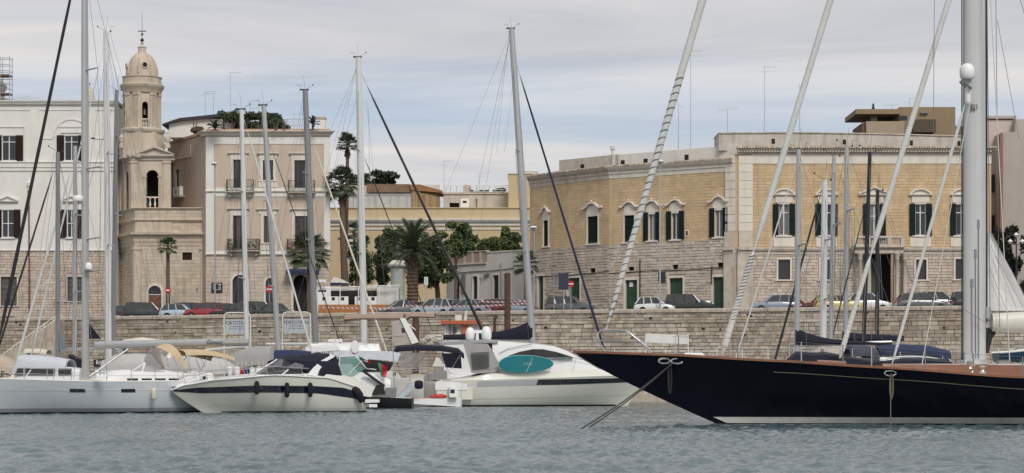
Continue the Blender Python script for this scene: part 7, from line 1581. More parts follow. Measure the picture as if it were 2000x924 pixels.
flag('drooping green, white and red ensign behind the navy canopy', fr, [(700, 695), (728, 706), (726, 710), (704, 703)], [M('flag_green', (.03, .22, .10), .8), m_pwhite, m_red]); flag('crumpled red ensign with a green edge amid the boat sterns', fr, [(738, 708), (757, 716), (754, 738), (744, 736)], [M('flag_green', (.03, .22, .10), .8), m_red, m_red])
# navy bimini boat between
fr, rt, h = cruiser('white cruiser under a broad navy bimini beside the motor yacht', 745, 940, 141, 748, True, cab=[(800, 746, 1.2), (835, 730, 1.4), (858, 722, 1.4), (905, 735, 1.3), (940, 746, .9)])
canopy(fr, rt, [(770, 682, 1.0), (776, 675, 1.35), (810, 672.5, 1.5), (860, 674, 1.5), (895, 680, 1.4), (906, 690, 1.0)], m_ncloth, 'bimini', .4); plate(fr, rt, [(785, 690), (830, 688), (832, 712), (800, 722), (778, 715)], 1.3, .03, 'side_screen', m_clear); plate(fr, rt, [(862, 690), (900, 690), (902, 720), (870, 718)], 1.35, .05, 'dark_curtain', m_ncloth)
tubes(fr, rt, [(792, 686, 768, 716), (812, 684, 800, 716), (840, 684, 806, 718), (858, 690, 878, 728), (900, 692, 880, 724), (775, 715, 775, 742), (838, 716, 836, 742), (775, 722, 838, 718)], 1.45, .02, 'frame', m_steel)
plate(fr, rt, [(845, 716), (852, 697), (859, 700), (868, 716)], 1.4, .1, 'screen_pillar', m_gelc)
# workboat with orange wheelhouse roof
fr, rt, h = cruiser('white workboat wheelhouse with an orange roof and black ladder', 820, 990, 152, 735, True, cat='workboat', hullmat=m_gelg, cab=[(868, 650, 1.2), (869, 634, 1.2), (935, 634, 1.2), (936, 650, 1.2)])
plate(fr, rt, [(861, 633), (861, 626), (940, 626), (940, 633)], 1.6, 3.0, 'roof', m_orange); plate(fr, rt, [(902, 634), (914, 634), (914, 665), (902, 665)], 1.3, .05, 'orange_door', m_orange); plate(fr, rt, [(892, 638), (884, 638), (884, 650), (892, 650)], 1.28, .03, 'wheelhouse_window', m_glass)
tubes(fr, rt, [(877, 622, 877, 660), (880, 622, 880, 660)] + [(877, 626 + 5 * k, 880, 626 + 5 * k) for k in range(7)], 1.5, .03, 'ladder', m_blackp)
plate(fr, rt, [(889, 626), (889, 615), (902, 615), (902, 626)], .5, .6, 'roof_box', m_gelc); plate(fr, rt, [(905, 627), (909, 607), (913, 606), (911, 627)], .4, .3, 'mast_fin', m_gelc)
# grey-blue bimini boats behind the dark yacht
fr, rt, h = cruiser('small boat with slate-blue bimini behind the dark yacht deck', 1600, 1760, 92, 728, False, cab=[(1640, 714, .9), (1660, 700, 1.1), (1735, 698, 1.1), (1750, 712, 1.0)])
canopy(fr, rt, [(1652, 680, 1.1), (1656, 674, 1.2), (1690, 673.5, 1.25), (1708, 681, 1.1), (1712, 688, .9)], M('slate_canvas', (.045, .05, .075), .85, .15, 2), 'bimini', .5); tubes(fr, rt, [(1662, 684, 1668, 708), (1700, 684, 1708, 704)], 1.0, .02, 'frame', m_steel)
fr, rt, h = cruiser('white boat with a long blue boom awning left of the yacht mast', 1700, 1900, 95, 728, False, cab=[(1720, 706, .9), (1735, 692, 1.1), (1800, 690, 1.1), (1850, 700, .9)])
canopy(fr, rt, [(1712, 680, .9), (1720, 674, 1.1), (1760, 672, 1.2), (1812, 675, 1.1), (1850, 684, .9)], M('denim_canvas', (.018, .030, .075), .85, .15, 2, bump=.3), 'awning', .45)
fr, rt, h = cruiser('pale tender with a canvas tent behind the dark yacht foredeck', 1580, 1660, 100, 728, True)
canopy(fr, rt, [(1596, 705, .7), (1606, 680, .9), (1625, 675, 1.0), (1655, 678, .9)], M('ecru_canvas', (.40, .36, .31), .9, .1, 2, bump=.3), 'tent', .9)
fr, rt, h = cruiser('small white launch with square ports behind the dark yacht bow', 1330, 1400, 150, 742, False, cab=[(1332, 700, .6), (1336, 689, .8), (1370, 689, .8), (1376, 694, .7), (1385, 705, .5)])
# ---------------------------------------------------------------- cars
def paint(name, c): return M('car_' + name, c, .3, .03, .5, coat=.6)
CARC = {'black': paint('black', (.014, .014, .016)), 'white': paint('white', (.66, .67, .68)), 'silver': paint('silver', (.34, .36, .38)), 'grey': paint('grey', (.10, .105, .115)), 'red': paint('red', (.26, .02, .025)), 'dark red': paint('dark_red', (.10, .012, .016)),
        'yellow': paint('yellow', (.55, .44, .16)), 'blue-grey': paint('blue_grey', (.22, .27, .33)), 'dark green': paint('dark_green', (.018, .028, .024)), 'pale blue': paint('pale_blue', (.38, .46, .54))}
m_head = M('headlamp', (.6, .6, .6), .1, .05); m_tail = M('tail_lamp', (.25, .01, .01), .2, .05); m_cglass = M('car_glass', (.03, .034, .038), .05, .05, spec=.8)
def wheel_mesh():
    a = MB(); a.lathe((0, 0, 0), [(.2, -.1), (.3, -.1), (.33, -.05), (.33, .05), (.3, .1), (.2, .1)], 18, 'o'); b = MB(); b.lathe((0, 0, 0), [(.03, -.11), (.205, -.09), (.205, .09), (.03, .11)], 10, 'o')
    A = a.mesh('tyre', smooth=True); A.materials.append(m_black); B = b.mesh('rim'); B.materials.append(m_galv); return A, B
TY, RI = wheel_mesh()
def car(label, x, D, col, yaw=0, L=4.1, Hh=1.5, kind='hatch'):
    """nose along local +x; yaw in degrees"""
    p = W(x, HOR, D); root = thing('parked_car', label, 'car', (p.x, p.y, GZ + .004), 'cars parked along the quay street', math.radians(yaw)); mt = CARC[col]; w = .87
    hb = Hh * .60; hood_ = {'hatch': .56, 'suv': .66, 'sedan': .55, 'van': .62}[kind] * Hh; a = L / 2
    st = [(-a, .42, .62, .86), (-a + .08, .30, hb * .92, .93), (-a + .35, .26, hb, .98), (-.1 * L, .24, hb + .02, 1), (.18 * L, .24, hb, 1), (.26 * L, .24, hood_ + .05, .99), (a - .35, .27, hood_ - .04, .96), (a - .08, .32, hood_ - .16, .88), (a, .42, hood_ - .28, .78)]
    if kind == 'sedan': st[1] = (-a + .08, .30, hb * .9, .9); st[2] = (-a + .7, .26, hb * .98, .97)
    m = MB(); m.loft([[(X, -w * k * .93, zl), (X, -w * k, lerp(zl, zt, .35)), (X, -w * k * .99, lerp(zl, zt, .8)), (X, -w * k * .9, zt), (X, 0, zt + .02), (X, w * k * .9, zt), (X, w * k * .99, lerp(zl, zt, .8)), (X, w * k, lerp(zl, zt, .35)), (X, w * k * .93, zl)] for X, zl, zt, k in st], True, True); body = m.build('body', mt, root, True, local=True)
    re, rr_ = {'hatch': (-a + .12, -a + .55), 'suv': (-a + .08, -a + .3), 'sedan': (-a + .75, -a + 1.35), 'van': (-a + .05, -a + .2)}[kind]; fe, ff = {'hatch': (.24 * L, .06 * L), 'suv': (.22 * L, .08 * L), 'sedan': (.24 * L, .05 * L), 'van': (.32 * L, .16 * L)}[kind]
    zt = Hh; b0, b1 = w * .92, w * .74
    lo = [(re, -b0, hb - .02), (fe, -b0 * .97, hb - .02), (fe, b0 * .97, hb - .02), (re, b0, hb - .02)]; hi = [(rr_, -b1, zt - .06), (ff, -b1, zt - .06), (ff, b1, zt - .06), (rr_, b1, zt - .06)]
    m = MB(); m.loft([lo, hi], True, True); m.build('windows', m_cglass, root, local=True)
    m = MB(); m.loft([[(X, -b1 * q * 1.03, zz - .035), (X, -b1 * q * .8, zz), (X, b1 * q * .8, zz), (X, b1 * q * 1.03, zz - .035), (X, b1 * q * .9, zz - .075), (X, -b1 * q * .9, zz - .075)] for X, zz, q in ((rr_ - .04, zt - .05, .94), (lerp(rr_, ff, .3), zt, 1), (lerp(rr_, ff, .7), zt - .005, 1), (ff + .03, zt - .05, .96))], True, True); m.build('roof', mt, root, True, local=True)
    for s in (-1, 1):
        for lo_, hi_ in (((re + .02), rr_), (lerp(re, fe, .30), lerp(rr_, ff, .22)), (lerp(re, fe, .58), lerp(rr_, ff, .62)), (fe - .02, ff)): m = MB(); m.path([(lo_, s * b0 * 1.0, hb - .03), (hi_, s * b1 * 1.02, zt - .05)], [.055, .04], 5); m.build('pillar', mt, root, local=True)
        m = MB(); m.ball((fe - .25, s * (w + .1), hb + .08), .07, .11, .075, 8, 5); m.build('mirror', mt, root, True, local=True)
        m = MB(); m.box(a - .16, a - .02, s * w * .72 - .15, s * w * .72 + .15, hood_ - .28, hood_ - .14); m.build('headlight', m_head, root, local=True)
        m = MB(); m.box(-a - .005, -a + .12, s * w * .76 - .1, s * w * .76 + .1, hb - .34, hb - .08); m.build('tail_light', m_tail, root, local=True)
    for A, B in ((a - .1, a + .03), (-a - .03, -a + .1)): m = MB(); m.box(A, B, -.72, .72, .3, .46); m.build('bumper', m_blackp if kind == 'suv' else mt, root, local=True); m = MB(); e = a + .032 if A > 0 else -a - .04; m.box(e, e + .008, -.25, .25, .42, .53); m.build('number_plate', m_pwhite, root, local=True)
    for X in (-a + .78, a - .78):
        for s in (-1, 1): t = obj_of(TY, 'wheel', root, (X, s * (w - .08), .33)); obj_of(RI, 'rim', t)
    return root
q_ = quay_D
CARS = [('black estate car parked left of the palm by the church', 290, 5.0, 'dark green', 4, 4.5, 1.62, 'suv'), ('small round black car at the left end of the church cars', 245, 8, 'black', 75, 3.6, 1.45, 'hatch'), ('pale blue hatchback just right of the church palm', 352, 4.5, 'pale blue', 0, 3.7, 1.42, 'hatch'), ('large black car behind the red car', 383, 8.5, 'black', 10, 4.5, 1.66, 'suv'),
 ('red hatchback parked by the quay edge', 402, 4.2, 'red', 178, 3.9, 1.5, 'hatch'), ('black car right of the red hatchback', 446, 5, 'black', 0, 4.2, 1.42, 'sedan'), ('grey estate car beside the middle no-entry sign', 510, 9.5, 'grey', 5, 4.3, 1.72, 'suv'), ('dark green saloon low at the quay edge before the beige palazzo', 532, 4.4, 'dark green', 180, 4.3, 1.36, 'sedan'), ('dark car half hidden by the slim white mast', 484, 5.5, 'black', 0, 3.9, 1.4, 'hatch'),
 ('dark saloon left of the big palm trunk', 782, 5, 'grey', 200, 4.2, 1.45, 'sedan'), ('pale blue car right behind the barrier tape by the big palm', 850, 5, 'pale blue', 152, 4.1, 1.5, 'hatch'), ('silver car second in the taped row', 886, 5.5, 'silver', 150, 4.2, 1.45, 'hatch'), ('white car with dark windscreen in the taped row', 925, 9, 'white', -95, 4.2, 1.62, 'suv'), ('blue-grey car in front of the white one in the taped row', 918, 4.5, 'blue-grey', 150, 4.2, 1.42, 'sedan'),
 ('silver saloon farther back in the taped row', 872, 11, 'silver', 160, 4.3, 1.5, 'van'), ('silver car facing the street by the low white doors', 962, 10, 'silver', -92, 4.1, 1.52, 'hatch'), ('dark red car end of the taped row', 958, 5, 'dark red', 165, 4.0, 1.42, 'hatch'), ('blue-grey car beside the rusty pile', 1003, 5.5, 'blue-grey', 170, 4.1, 1.38, 'sedan'), ('black car behind the big palm trunk', 825, 11, 'black', 185, 4.2, 1.5, 'hatch'),
 ('dark grey crossover beneath the blue road board', 1114, 5.5, 'grey', -14, 4.2, 1.58, 'suv'), ('white hatchback with black roof by the lamp post', 1279, 5.5, 'white', -8, 3.5, 1.42, 'hatch'), ('boxy black off-roader right of the lamp post', 1346, 6.5, 'black', -6, 4.2, 1.68, 'suv'), ('blue-grey hatchback right of the corner pier', 1514, 5.0, 'blue-grey', 178, 4.0, 1.46, 'hatch'), ('dark red hatchback behind the masts', 1606, 6.5, 'dark red', 176, 3.8, 1.52, 'hatch'), ('red car glimpsed behind the blue-grey hatchback', 1548, 8, 'red', 0, 3.9, 1.42, 'hatch'),
 ('pale yellow hatchback before the portal steps', 1638, 4.2, 'yellow', 2, 4.0, 1.40, 'hatch'), ('white hatchback in front of the stone portal', 1695, 5.5, 'white', 0, 3.7, 1.56, 'hatch'), ('dark grey saloon right of the portal columns', 1800, 4.6, 'grey', 0, 4.3, 1.46, 'hatch'), ('silver hatchback with roof bars behind the dark grey saloon', 1833, 8.2, 'silver', 0, 4.1, 1.72, 'hatch'), ('black car at the yacht mast', 1908, 6.5, 'black', 0, 4.2, 1.62, 'suv')]
for lb, x, dd, c, yw, L_, H_, k_ in CARS: car(lb, x, q_(x) + dd, c, yw, L_, H_ * 1.04, k_)

# ---------------------------------------------------------------- palms and trees
def frond_mesh(name, mat, L=2.2, n=20, droop=.9, w=.34, fan=False):
    m = MB()
    if fan:
        m.path([(0, 0, 0), (L * .45, 0, L * .10), (L * .58, 0, L * .08)], [.03, .02, .012], 4); b = V(L * .55, 0, L * .08)
        for k in range(15):
            a = math.radians(-78 + 156 * k / 14); l = L * .52 * (1 - .25 * abs(a) / 1.4); d = V(math.cos(a), math.sin(a), .05); s = V(-math.sin(a), math.cos(a), 0) * .055
            tip = b + d * l + V(0, 0, -.22 * l - .1 * random.Random(k).random()); mid = b + d * l * .6 + V(0, 0, .02); m.add([tuple(b), tuple(mid + s), tuple(tip), tuple(mid - s)], [(0, 1, 2, 3)])
    else:
        pts = [V(L * t, 0, L * (.55 * t - droop * t * t)) for t in [i / 8 for i in range(9)]]; m.path([tuple(p) for p in pts], [.04 - .004 * i for i in range(9)], 4)
        for k in range(n):
            t = .12 + .88 * k / n; p = V(L * t, 0, L * (.55 * t - droop * t * t)); l = w * (1.25 - t * .75)
            for s in (-1, 1): e = p + V(.22 * l + .1, s * l, -.32 * l + .12); h = V(.045, 0, 0); m.add([tuple(p - h), tuple(p + h), tuple(e)], [(0, 1, 2)])
    me = m.mesh(name); me.materials.append(mat); return me
FR_FAN = frond_mesh('frond', m_palm, 1.5, fan=True); FR_FAND = frond_mesh('frond', m_palmd, 1.6, fan=True); FR_PIN = frond_mesh('frond', m_palmd, 3.6, 34, .62, .5); FR_CYC = frond_mesh('frond', m_palmd, .9, 16, .55, .22)
def palm(label, x, yc, D, tr0, tr1, me, n, sc, lo=-35, hi=80, lean=0.0, zb=None, seed=1, skirt=False, name='palm_tree', cat='palm'):
    c = W(x, yc, D); zb = GZ if zb is None else zb; root = thing(name, label, cat, (c.x + lean, c.y, zb)); r = random.Random(seed); H_ = c.z - zb
    m = MB(); k = max(4, int(H_ / .16)); pts = []; rs = []
    for i in range(k + 1): t = i / k; pts.append((c.x + lean * (1 - t) ** 1.5, c.y, zb + H_ * t)); rs.append(lerp(tr0, tr1, t) * (1.10 if i % 2 else .93))
    m.path(pts, rs, 10); m.build('trunk', m_palmtr, root, True)
    for i in range(n):
        az = 2.39996 * i + r.uniform(-.2, .2); el = math.radians(lerp(hi, lo, (i + .5) / n) + r.uniform(-7, 7)); o = obj_of(me, 'frond', root, (c.x - root.location.x, 0, H_ + r.uniform(-.1, .1)), (0, -el, az), (sc * r.uniform(.85, 1.1),) * 3)
    if skirt:
        m = MB(); leaf_cloud(m, [(c.x, c.y, c.z - 1.0 * sc, tr1 * 2.1, tr1 * 2.1, .9 * sc)], 260, .16, r, .5, -1); m.build('dry_skirt', M('dry_fronds', (.17, .115, .06), .9, .3, 2, island=.4), root)
    return root
palm('small fan palm in front of the church door', 328, 484, 197, .22, .16, FR_FAN, 34, .78, -40, 85, seed=2)
palm('bushy fan palm before the awning of the beige palazzo', 604, 500, 193, .26, .2, FR_FAN, 46, 1.55, -45, 80, seed=3)
palm('fan palm beside the bend of the tufa palazzo', 1028, 520, 178, .24, .18, FR_FAN, 36, .95, -40, 80, seed=4)
palm('tallest fan palm with its head above the roofs', 679, 284, 207, .3, .15, FR_FAND, 40, .85, -30, 85, -.55, seed=5, skirt=True)
palm('shaggy fan palm with a leaning thick trunk', 668, 362, 203, .42, .24, FR_FAND, 44, 1.25, -55, 80, .5, seed=6, skirt=True)
palm('big feathery date palm with a thick trunk by the taped cars', 806, 492, 184, .52, .46, FR_PIN, 64, .95, -38, 78, seed=7, skirt=True)
palm('thin fan palm trunk beside the beige palazzo corner', 692, 455, 212, .2, .14, FR_FAND, 24, .75, -40, 80, .6, seed=8)
palm('potted cycad on the left of the roof terrace', 420, 250, 201.6, .12, .1, FR_CYC, 22, 1.0, -10, 75, zb=BZR, seed=9, name='potted_palm', cat='plant'); palm('potted cycad by the roof terrace chimney', 611, 244, 201.8, .12, .1, FR_CYC, 20, 1.0, -5, 80, zb=BZR, seed=10, name='potted_palm', cat='plant')
def tree(label, x, y0, y1, hw, D, mat, n, size, seed, trunk=.2, zb=None, name='tree', nb=17, lean=0, flat=1.0):
    r = random.Random(seed); zb = GZ if zb is None else zb; s = D / FPX; c = W(x, (y0 + y1) / 2, D); root = thing(name, label, 'tree', (c.x, c.y, zb)); rx = hw * s; rz = abs(y1 - y0) / 2 * s; bl = []
    for k in range(nb):
        a = r.uniform(0, 6.28); q = r.uniform(.15, .8); h = r.uniform(-.75, .78); bl.append((c.x + rx * q * math.cos(a) * math.sqrt(1 - h * h * .6), c.y + rx * q * math.sin(a) * .9, c.z + rz * h, rx * r.uniform(.22, .40), rx * r.uniform(.22, .40), rz * r.uniform(.20, .34) * flat))
    m = MB(); leaf_cloud(m, bl, n, size, r, .35); m.build('crown', mat, root)
    m = MB(); m.path([(c.x + lean, c.y, zb), (c.x + lean * .5, c.y, lerp(zb, c.z, .55)), (c.x, c.y, c.z)], [trunk, trunk * .75, trunk * .4], 8)
    for b in bl[:6]: m.path([(c.x + lean * .3, c.y, lerp(zb, c.z, .65)), (lerp(c.x, b[0], .6), lerp(c.y, b[1], .6), lerp(c.z, b[2], .4)), b[:3]], [trunk * .45, trunk * .3, .03], 5)
    m.build('trunk', m_trunk, root, True)
tree('dark round-headed tree behind the white mast', 742, 446, 560, 52, 196, m_leafd, 5200, .20, 1, .22); tree('lighter leafy tree behind the date palm, left side', 772, 440, 520, 42, 202, m_leaf, 2800, .20, 2, .16); tree('dense tree with twisting trunk right of the date palm', 850, 455, 565, 50, 194, m_leafd, 5200, .20, 3, .3, lean=.4); tree('bright green tree top right of the date palm', 890, 428, 505, 42, 200.5, m_leaf, 2900, .21, 4, .18); tree('broad tree crown filling in behind the date palm', 812, 455, 565, 48, 205, m_leafd, 3600, .2, 31, .2); tree('loose green tree between the date palm and the hedge', 905, 448, 505, 30, 206, m_leaf, 1800, .2, 32, .16); tree('small tree beside the tall fan palms', 700, 455, 565, 30, 206, m_leafd, 2000, .2, 12, .14)
for i, (x, y0, y1, hw, mt, lb) in enumerate(((915, 456, 494, 22, m_leafd, 'dark rounded bush at the left of the terrace hedge'), (948, 462, 494, 18, m_leaf, 'olive-green bush second in the terrace hedge'), (975, 458, 492, 22, m_leaf, 'grey-green bush in the middle of the terrace hedge'), (990, 440, 480, 11, m_leaf, 'slim upright shrub poking above the terrace hedge'), (1008, 452, 492, 20, m_leafd, 'dark bush at the right end of the terrace hedge'))):
    D = 207.5; s = D / FPX; c = W(x, y1, D); rd = random.Random(i + 40); zc = W(x, (y0 + y1) / 2, D).z; bl = [(c.x + rd.uniform(-.6, .6) * hw * s, c.y + rd.uniform(-.4, .4), zc + rd.uniform(-.45, .5) * (y1 - y0) / 2 * s, hw * s * .75, .8, (y1 - y0) / 2 * s * .6) for _ in range(6)]; bl.append((c.x, c.y, c.z + .2, hw * s * .9, .6, .7))
    b = bush('terrace_bush', lb, 'bush', (c.x, c.y, GZ + 4.2), (1, 1, 1), 1900, .17, mt, 70 + i, 'hedge on the low house terrace', True, bl)
tree('dark umbrella pine crown beyond the roof huts', 745, 333, 372, 34, 320, m_pine, 2600, .42, 21, .4, name='pine_tree', flat=.9); tree('second umbrella pine half hidden by the white mast', 700, 340, 378, 30, 330, m_pine, 1600, .42, 22, .4, name='pine_tree'); tree('low dark tree behind the roof railing', 960, 366, 400, 34, 300, m_leafd, 1300, .4, 23, .3); tree('small olive tree left behind the roof railing', 925, 368, 400, 16, 300, m_leaf, 600, .4, 24, .3)
tree('dark tree beside the sail at the right edge', 1968, 424, 560, 32, 176, M('deep_dark_leaves', (.014, .022, .010), .7, .3, .8, island=.5), 3200, .20, 25, .25); tree('second dark tree cut by the right edge', 2015, 440, 590, 34, 174, MATS['deep_dark_leaves'], 2200, .20, 26, .25)
bush('flowering_shrub', 'white-flowered green shrub beside the white tent', 'shrub', tuple(W(694, 600, 190)), (1.1, .6, .9), 700, .12, m_leaf, 91); bush('planter_hedge', 'leafy hedge at the foot of the white palazzo', 'hedge', (W(20, 610, 199).x, 199, GZ), (2.0, .5, .4), 600, .12, m_leafd, 92)
bush('terrace_hedge', 'dark green hedge behind the kiosk counter', 'hedge', (W(680, 600, 187.5).x, 187.5, GZ + .3), (4.2, .5, .8), 1500, .12, m_leafd, 93, None, True, [(W(640 + 14 * k, 582, 187.5).x, 187.5, GZ + 1.25, .7, .45, .75) for k in range(9)])

# ---------------------------------------------------------------- street furniture
def street_lamp(label, x, yh, D, arm=.55):
    p = W(x, yh, D); root = thing('street_lamp', label, 'street lamp', (p.x, p.y, GZ)); m = MB(); m.path([(p.x, p.y, GZ), (p.x, p.y, GZ + 1.2), (p.x, p.y, p.z)], [.1, .085, .055], 10); m.build('pole', m_galv, root, True)
    m = MB(); m.ball((p.x - .05, p.y - .15, p.z + .05), .33, .42, .15, 14, 6); m.build('lamp_head', m_pwhite, root, True); m = MB(); m.ball((p.x - .05, p.y - .15, p.z + .0), .26, .34, .12, 12, 6); m.build('diffuser', m_galv, root, True)
street_lamp('tall grey street lamp before the beige palazzo corner', 420, 321, 196); street_lamp('tall grey street lamp in front of the left wing of the tufa palazzo', 1289, 317, 172); street_lamp('street lamp with white head beside the palazzo bend', 1043, 446, 181)
def no_entry(label, x, y, D, r=.29):
    p = W(x, y, D); root = thing('no_entry_sign', label, 'road sign', (p.x, p.y, GZ), 'no-entry signs'); m = MB(); m.tube((p.x, p.y + .05, GZ), (p.x, p.y + .05, p.z + r), .035, n=8); m.build('post', m_galv, root)
    m = MB(); m.lathe(tuple(p), [(r, -.012), (r, .012)], 28, 'o'); d = m.build('disc', m_red, root); m = MB(); m.box(p.x - r * .72, p.x + r * .72, p.y - .018, p.y - .013, p.z - r * .19, p.z + r * .19); m.build('bar', m_pwhite, d)
no_entry('red no-entry sign in front of the church palm', 328, 567, 195.5); no_entry('red no-entry sign beside the arched door of the beige palazzo', 526, 565, 194, .33); no_entry('red no-entry sign on the post near the dark blue board', 1115, 554.5, 172.6, .27)
def board(name, label, x0, y0, x1, y1, D, mat, post=True, cat='sign', face=None):
    fr = Frame.flat(D); q = fr.rect(x0, y0, x1, y1); root = thing(name, label, cat, fr.tf(((q[0] + q[1]) / 2, 0, GZ))); m = MB(fr); m.box(q[0], q[1], 0, .05, q[2], q[3]); b = m.build('panel', mat, root)
    m = MB(fr); w = (q[1] - q[0]) / 2
    for uu in ([(q[0] + q[1]) / 2] if w < .5 else [q[0] + .12, q[1] - .12]): m.tube((uu, -.04, GZ), (uu, -.04, q[3]), .035, n=8)
    m.build('post', m_galv, root)
    if face: m = MB(fr); m.box(q[0] + .06, q[1] - .06, .05, .055, q[2] + .06, q[3] - .06); m.build('face', face, b)
    return fr, q, root, b
m_dblue = M('dark_blue_sign', (.02, .025, .05), .5, .05)
board('road_board', 'dark blue rectangular road board above the grey crossover', 1091, 534, 1110.5, 566, 172, m_dblue); board('wall_sign', 'black upright panel fixed by the lamp post of the tufa palazzo', 1285.5, 531, 1300, 553, 172.6, m_blackp); board('white_sign', 'small white sign on a post right of the date palm', 828.5, 541, 836, 557, 183, m_pwhite, face=M('sign_print', (.5, .5, .5), .6, .3, 8)); board('parking_sign', 'thin grey parking sign by the black car at the church', 383, 562, 387, 571, 196, m_signback); board('round_mirror_sign', 'sign seen edge-on left of the dark blue board', 1080.5, 535, 1083.5, 548, 173, M('green_sign_back', (.12, .15, .13), .6))
# monument
def monument():
    D = 192; fr = Frame.flat(D); p = fr.pix(777, 590); root = thing('monument', 'pale green marble pedestal with moulded cap carrying a small dark bust', 'monument', fr.tf((p[0], 0, GZ))); z = lambda y: fr.z(777, y); k = D / FPX; mg = M('pale_green_marble', (.42, .46, .42), .6, .12, 1.5, streak=.3)
    m = MB(fr); u = p[0]; m.box(u - .95, u + .95, -.95, .95, GZ, z(588)); m.box(u - .8, u + .8, -.8, .8, z(588), z(584)); m.build('plinth', mg, root); m = MB(fr); m.lathe((u, 0, 0), [(.78, z(584)), (.72, z(580)), (.66, z(576)), (.64, z(530)), (.72, z(526)), (.7, z(524))], 20); m.build('shaft', mg, root, True)
    m = MB(fr); m.lathe((u, 0, 0), [(.66, z(525)), (.95, z(521)), (1.0, z(519)), (1.0, z(516)), (.75, z(514)), (.6, z(509))], 20); m.build('cap', m_trim, root, True); m = MB(fr); m.lathe((u, 0, 0), [(.5, z(509)), (.36, z(505)), (.55, z(499)), (.5, z(494)), (.2, z(491)), (.18, z(489))], 14); m.ball((u, 0, z(485)), .27, .3, .34, 12, 8); m.build('bust', M('dark_bronze', (.05, .06, .05), .5, .2), root, True)
monument()
def kiosk():
    D = 182; fr = Frame.flat(D); z = fr.z; root = thing('terrace_kiosk', 'timber-fronted terrace bar with white counters and slim white canopy frame', 'kiosk', fr.tf((fr.u(700), 0, GZ)))
    for i in range(12): m = MB(fr); a, b = lerp(fr.u(622), fr.u(764), i / 12), lerp(fr.u(622), fr.u(764), (i + 1) / 12); m.box(a + .01, b - .01, -.15, 0, GZ, z(0, 595)); m.build('plank', M('orange_timber', (.36, .15, .045), .6, .18, 2, island=.1), root)
    for xa, xb in ((622, 680), (693, 737)):
        m = MB(fr); q = fr.rect(xa, 579, xb, 595.5, -.6); m.box(q[0], q[1], -1.2, -.6, GZ + .2, q[3]); c = m.build('counter', m_pwhite, root)
        for k in range(3): m = MB(fr); u = lerp(q[0], q[1], (k + .6) / 3.2); m.box(u - .14, u + .14, -.6, -.57, z(0, 586), z(0, 580)); m.build('menu_slot', m_blackp, c)
    m = MB(fr); q = fr.rect(736, 562, 778, 594, -.8); m.box(q[0], q[1], -3, -.8, GZ, q[3]); m.build('white_cabin', M('offwhite_panel', (.56, .55, .52), .7, .08, 1.2, streak=.2), root)
    for o in (-.2, -3):
        m = MB(fr); m.tube((fr.u(618), o, z(0, 563)), (fr.u(780), o, z(0, 557)), .05); m.tube((fr.u(618), o, z(0, 566)), (fr.u(765), o, z(0, 560)), .035); m.build('canopy_beam', m_pwhite, root)
    for x in (620, 664, 700, 740, 777): m = MB(fr); m.tube((fr.u(x), -.2, GZ), (fr.u(x), -.2, z(0, 561)), .04); m.build('canopy_post', m_pwhite, root)
    m = MB(fr); m.box(fr.u(643), fr.u(735), -1.9, -1.6, GZ, z(0, 566)); m.build('back_screen', m_dark, root)
    t = thing('van', 'white delivery van parked behind the terrace bar', 'van', fr.tf((fr.u(630), -2.5, GZ))); m = MB(fr); pl = [(612, 606), (612, 566), (617, 558), (640, 556), (643, 575), (645, 606)]; m.prism([fr.pix(x, y) for x, y in pl], -4.6, -2.6); m.build('body', m_pwhite, t); m = MB(fr); q = fr.rect(620, 561, 637, 570, -2.6); m.box(q[0], q[1], -2.6, -2.57, q[2], q[3]); m.build('windscreen', m_cglass, t)
    for x in (618, 638): m = MB(fr); u = fr.u(x); m.lathe((u, -2.6, GZ + .33), [(.15, -.1), (.33, -.1), (.33, .12), (.15, .12)], 16, 'o'); m.build('wheel', m_black, t, True)
    m = MB(fr); q = fr.rect(619, 546, 637, 551, -2.4); m.box(q[0], q[1], -3.2, -2.4, q[2], q[3]); m.build('roof_box', m_pwhite, t)
    D = 190; f2 = Frame.flat(D); t = thing('white_tent', 'white pitched market tent with navy trim behind the bar', 'tent', f2.tf((f2.u(662), 0, GZ))); a, b, c = f2.pix(645, 552), f2.pix(652, 541), f2.pix(683, 553); m = MB(f2); m.prism([a, b, (lerp(b[0], c[0], .5), lerp(b[1], c[1], .35)), c], -3, 0); m.build('roof', m_whcloth, t); m = MB(f2); m.box(a[0], f2.u(665), -.02, .04, f2.z(0, 558), f2.z(0, 552)); m.build('valance', m_bcloth, t)
    for x in (646, 664, 682): m = MB(f2); m.tube((f2.u(x), 0, GZ), (f2.u(x), 0, f2.z(0, 553)), .04); m.build('tent_pole', m_galv, t)
kiosk()
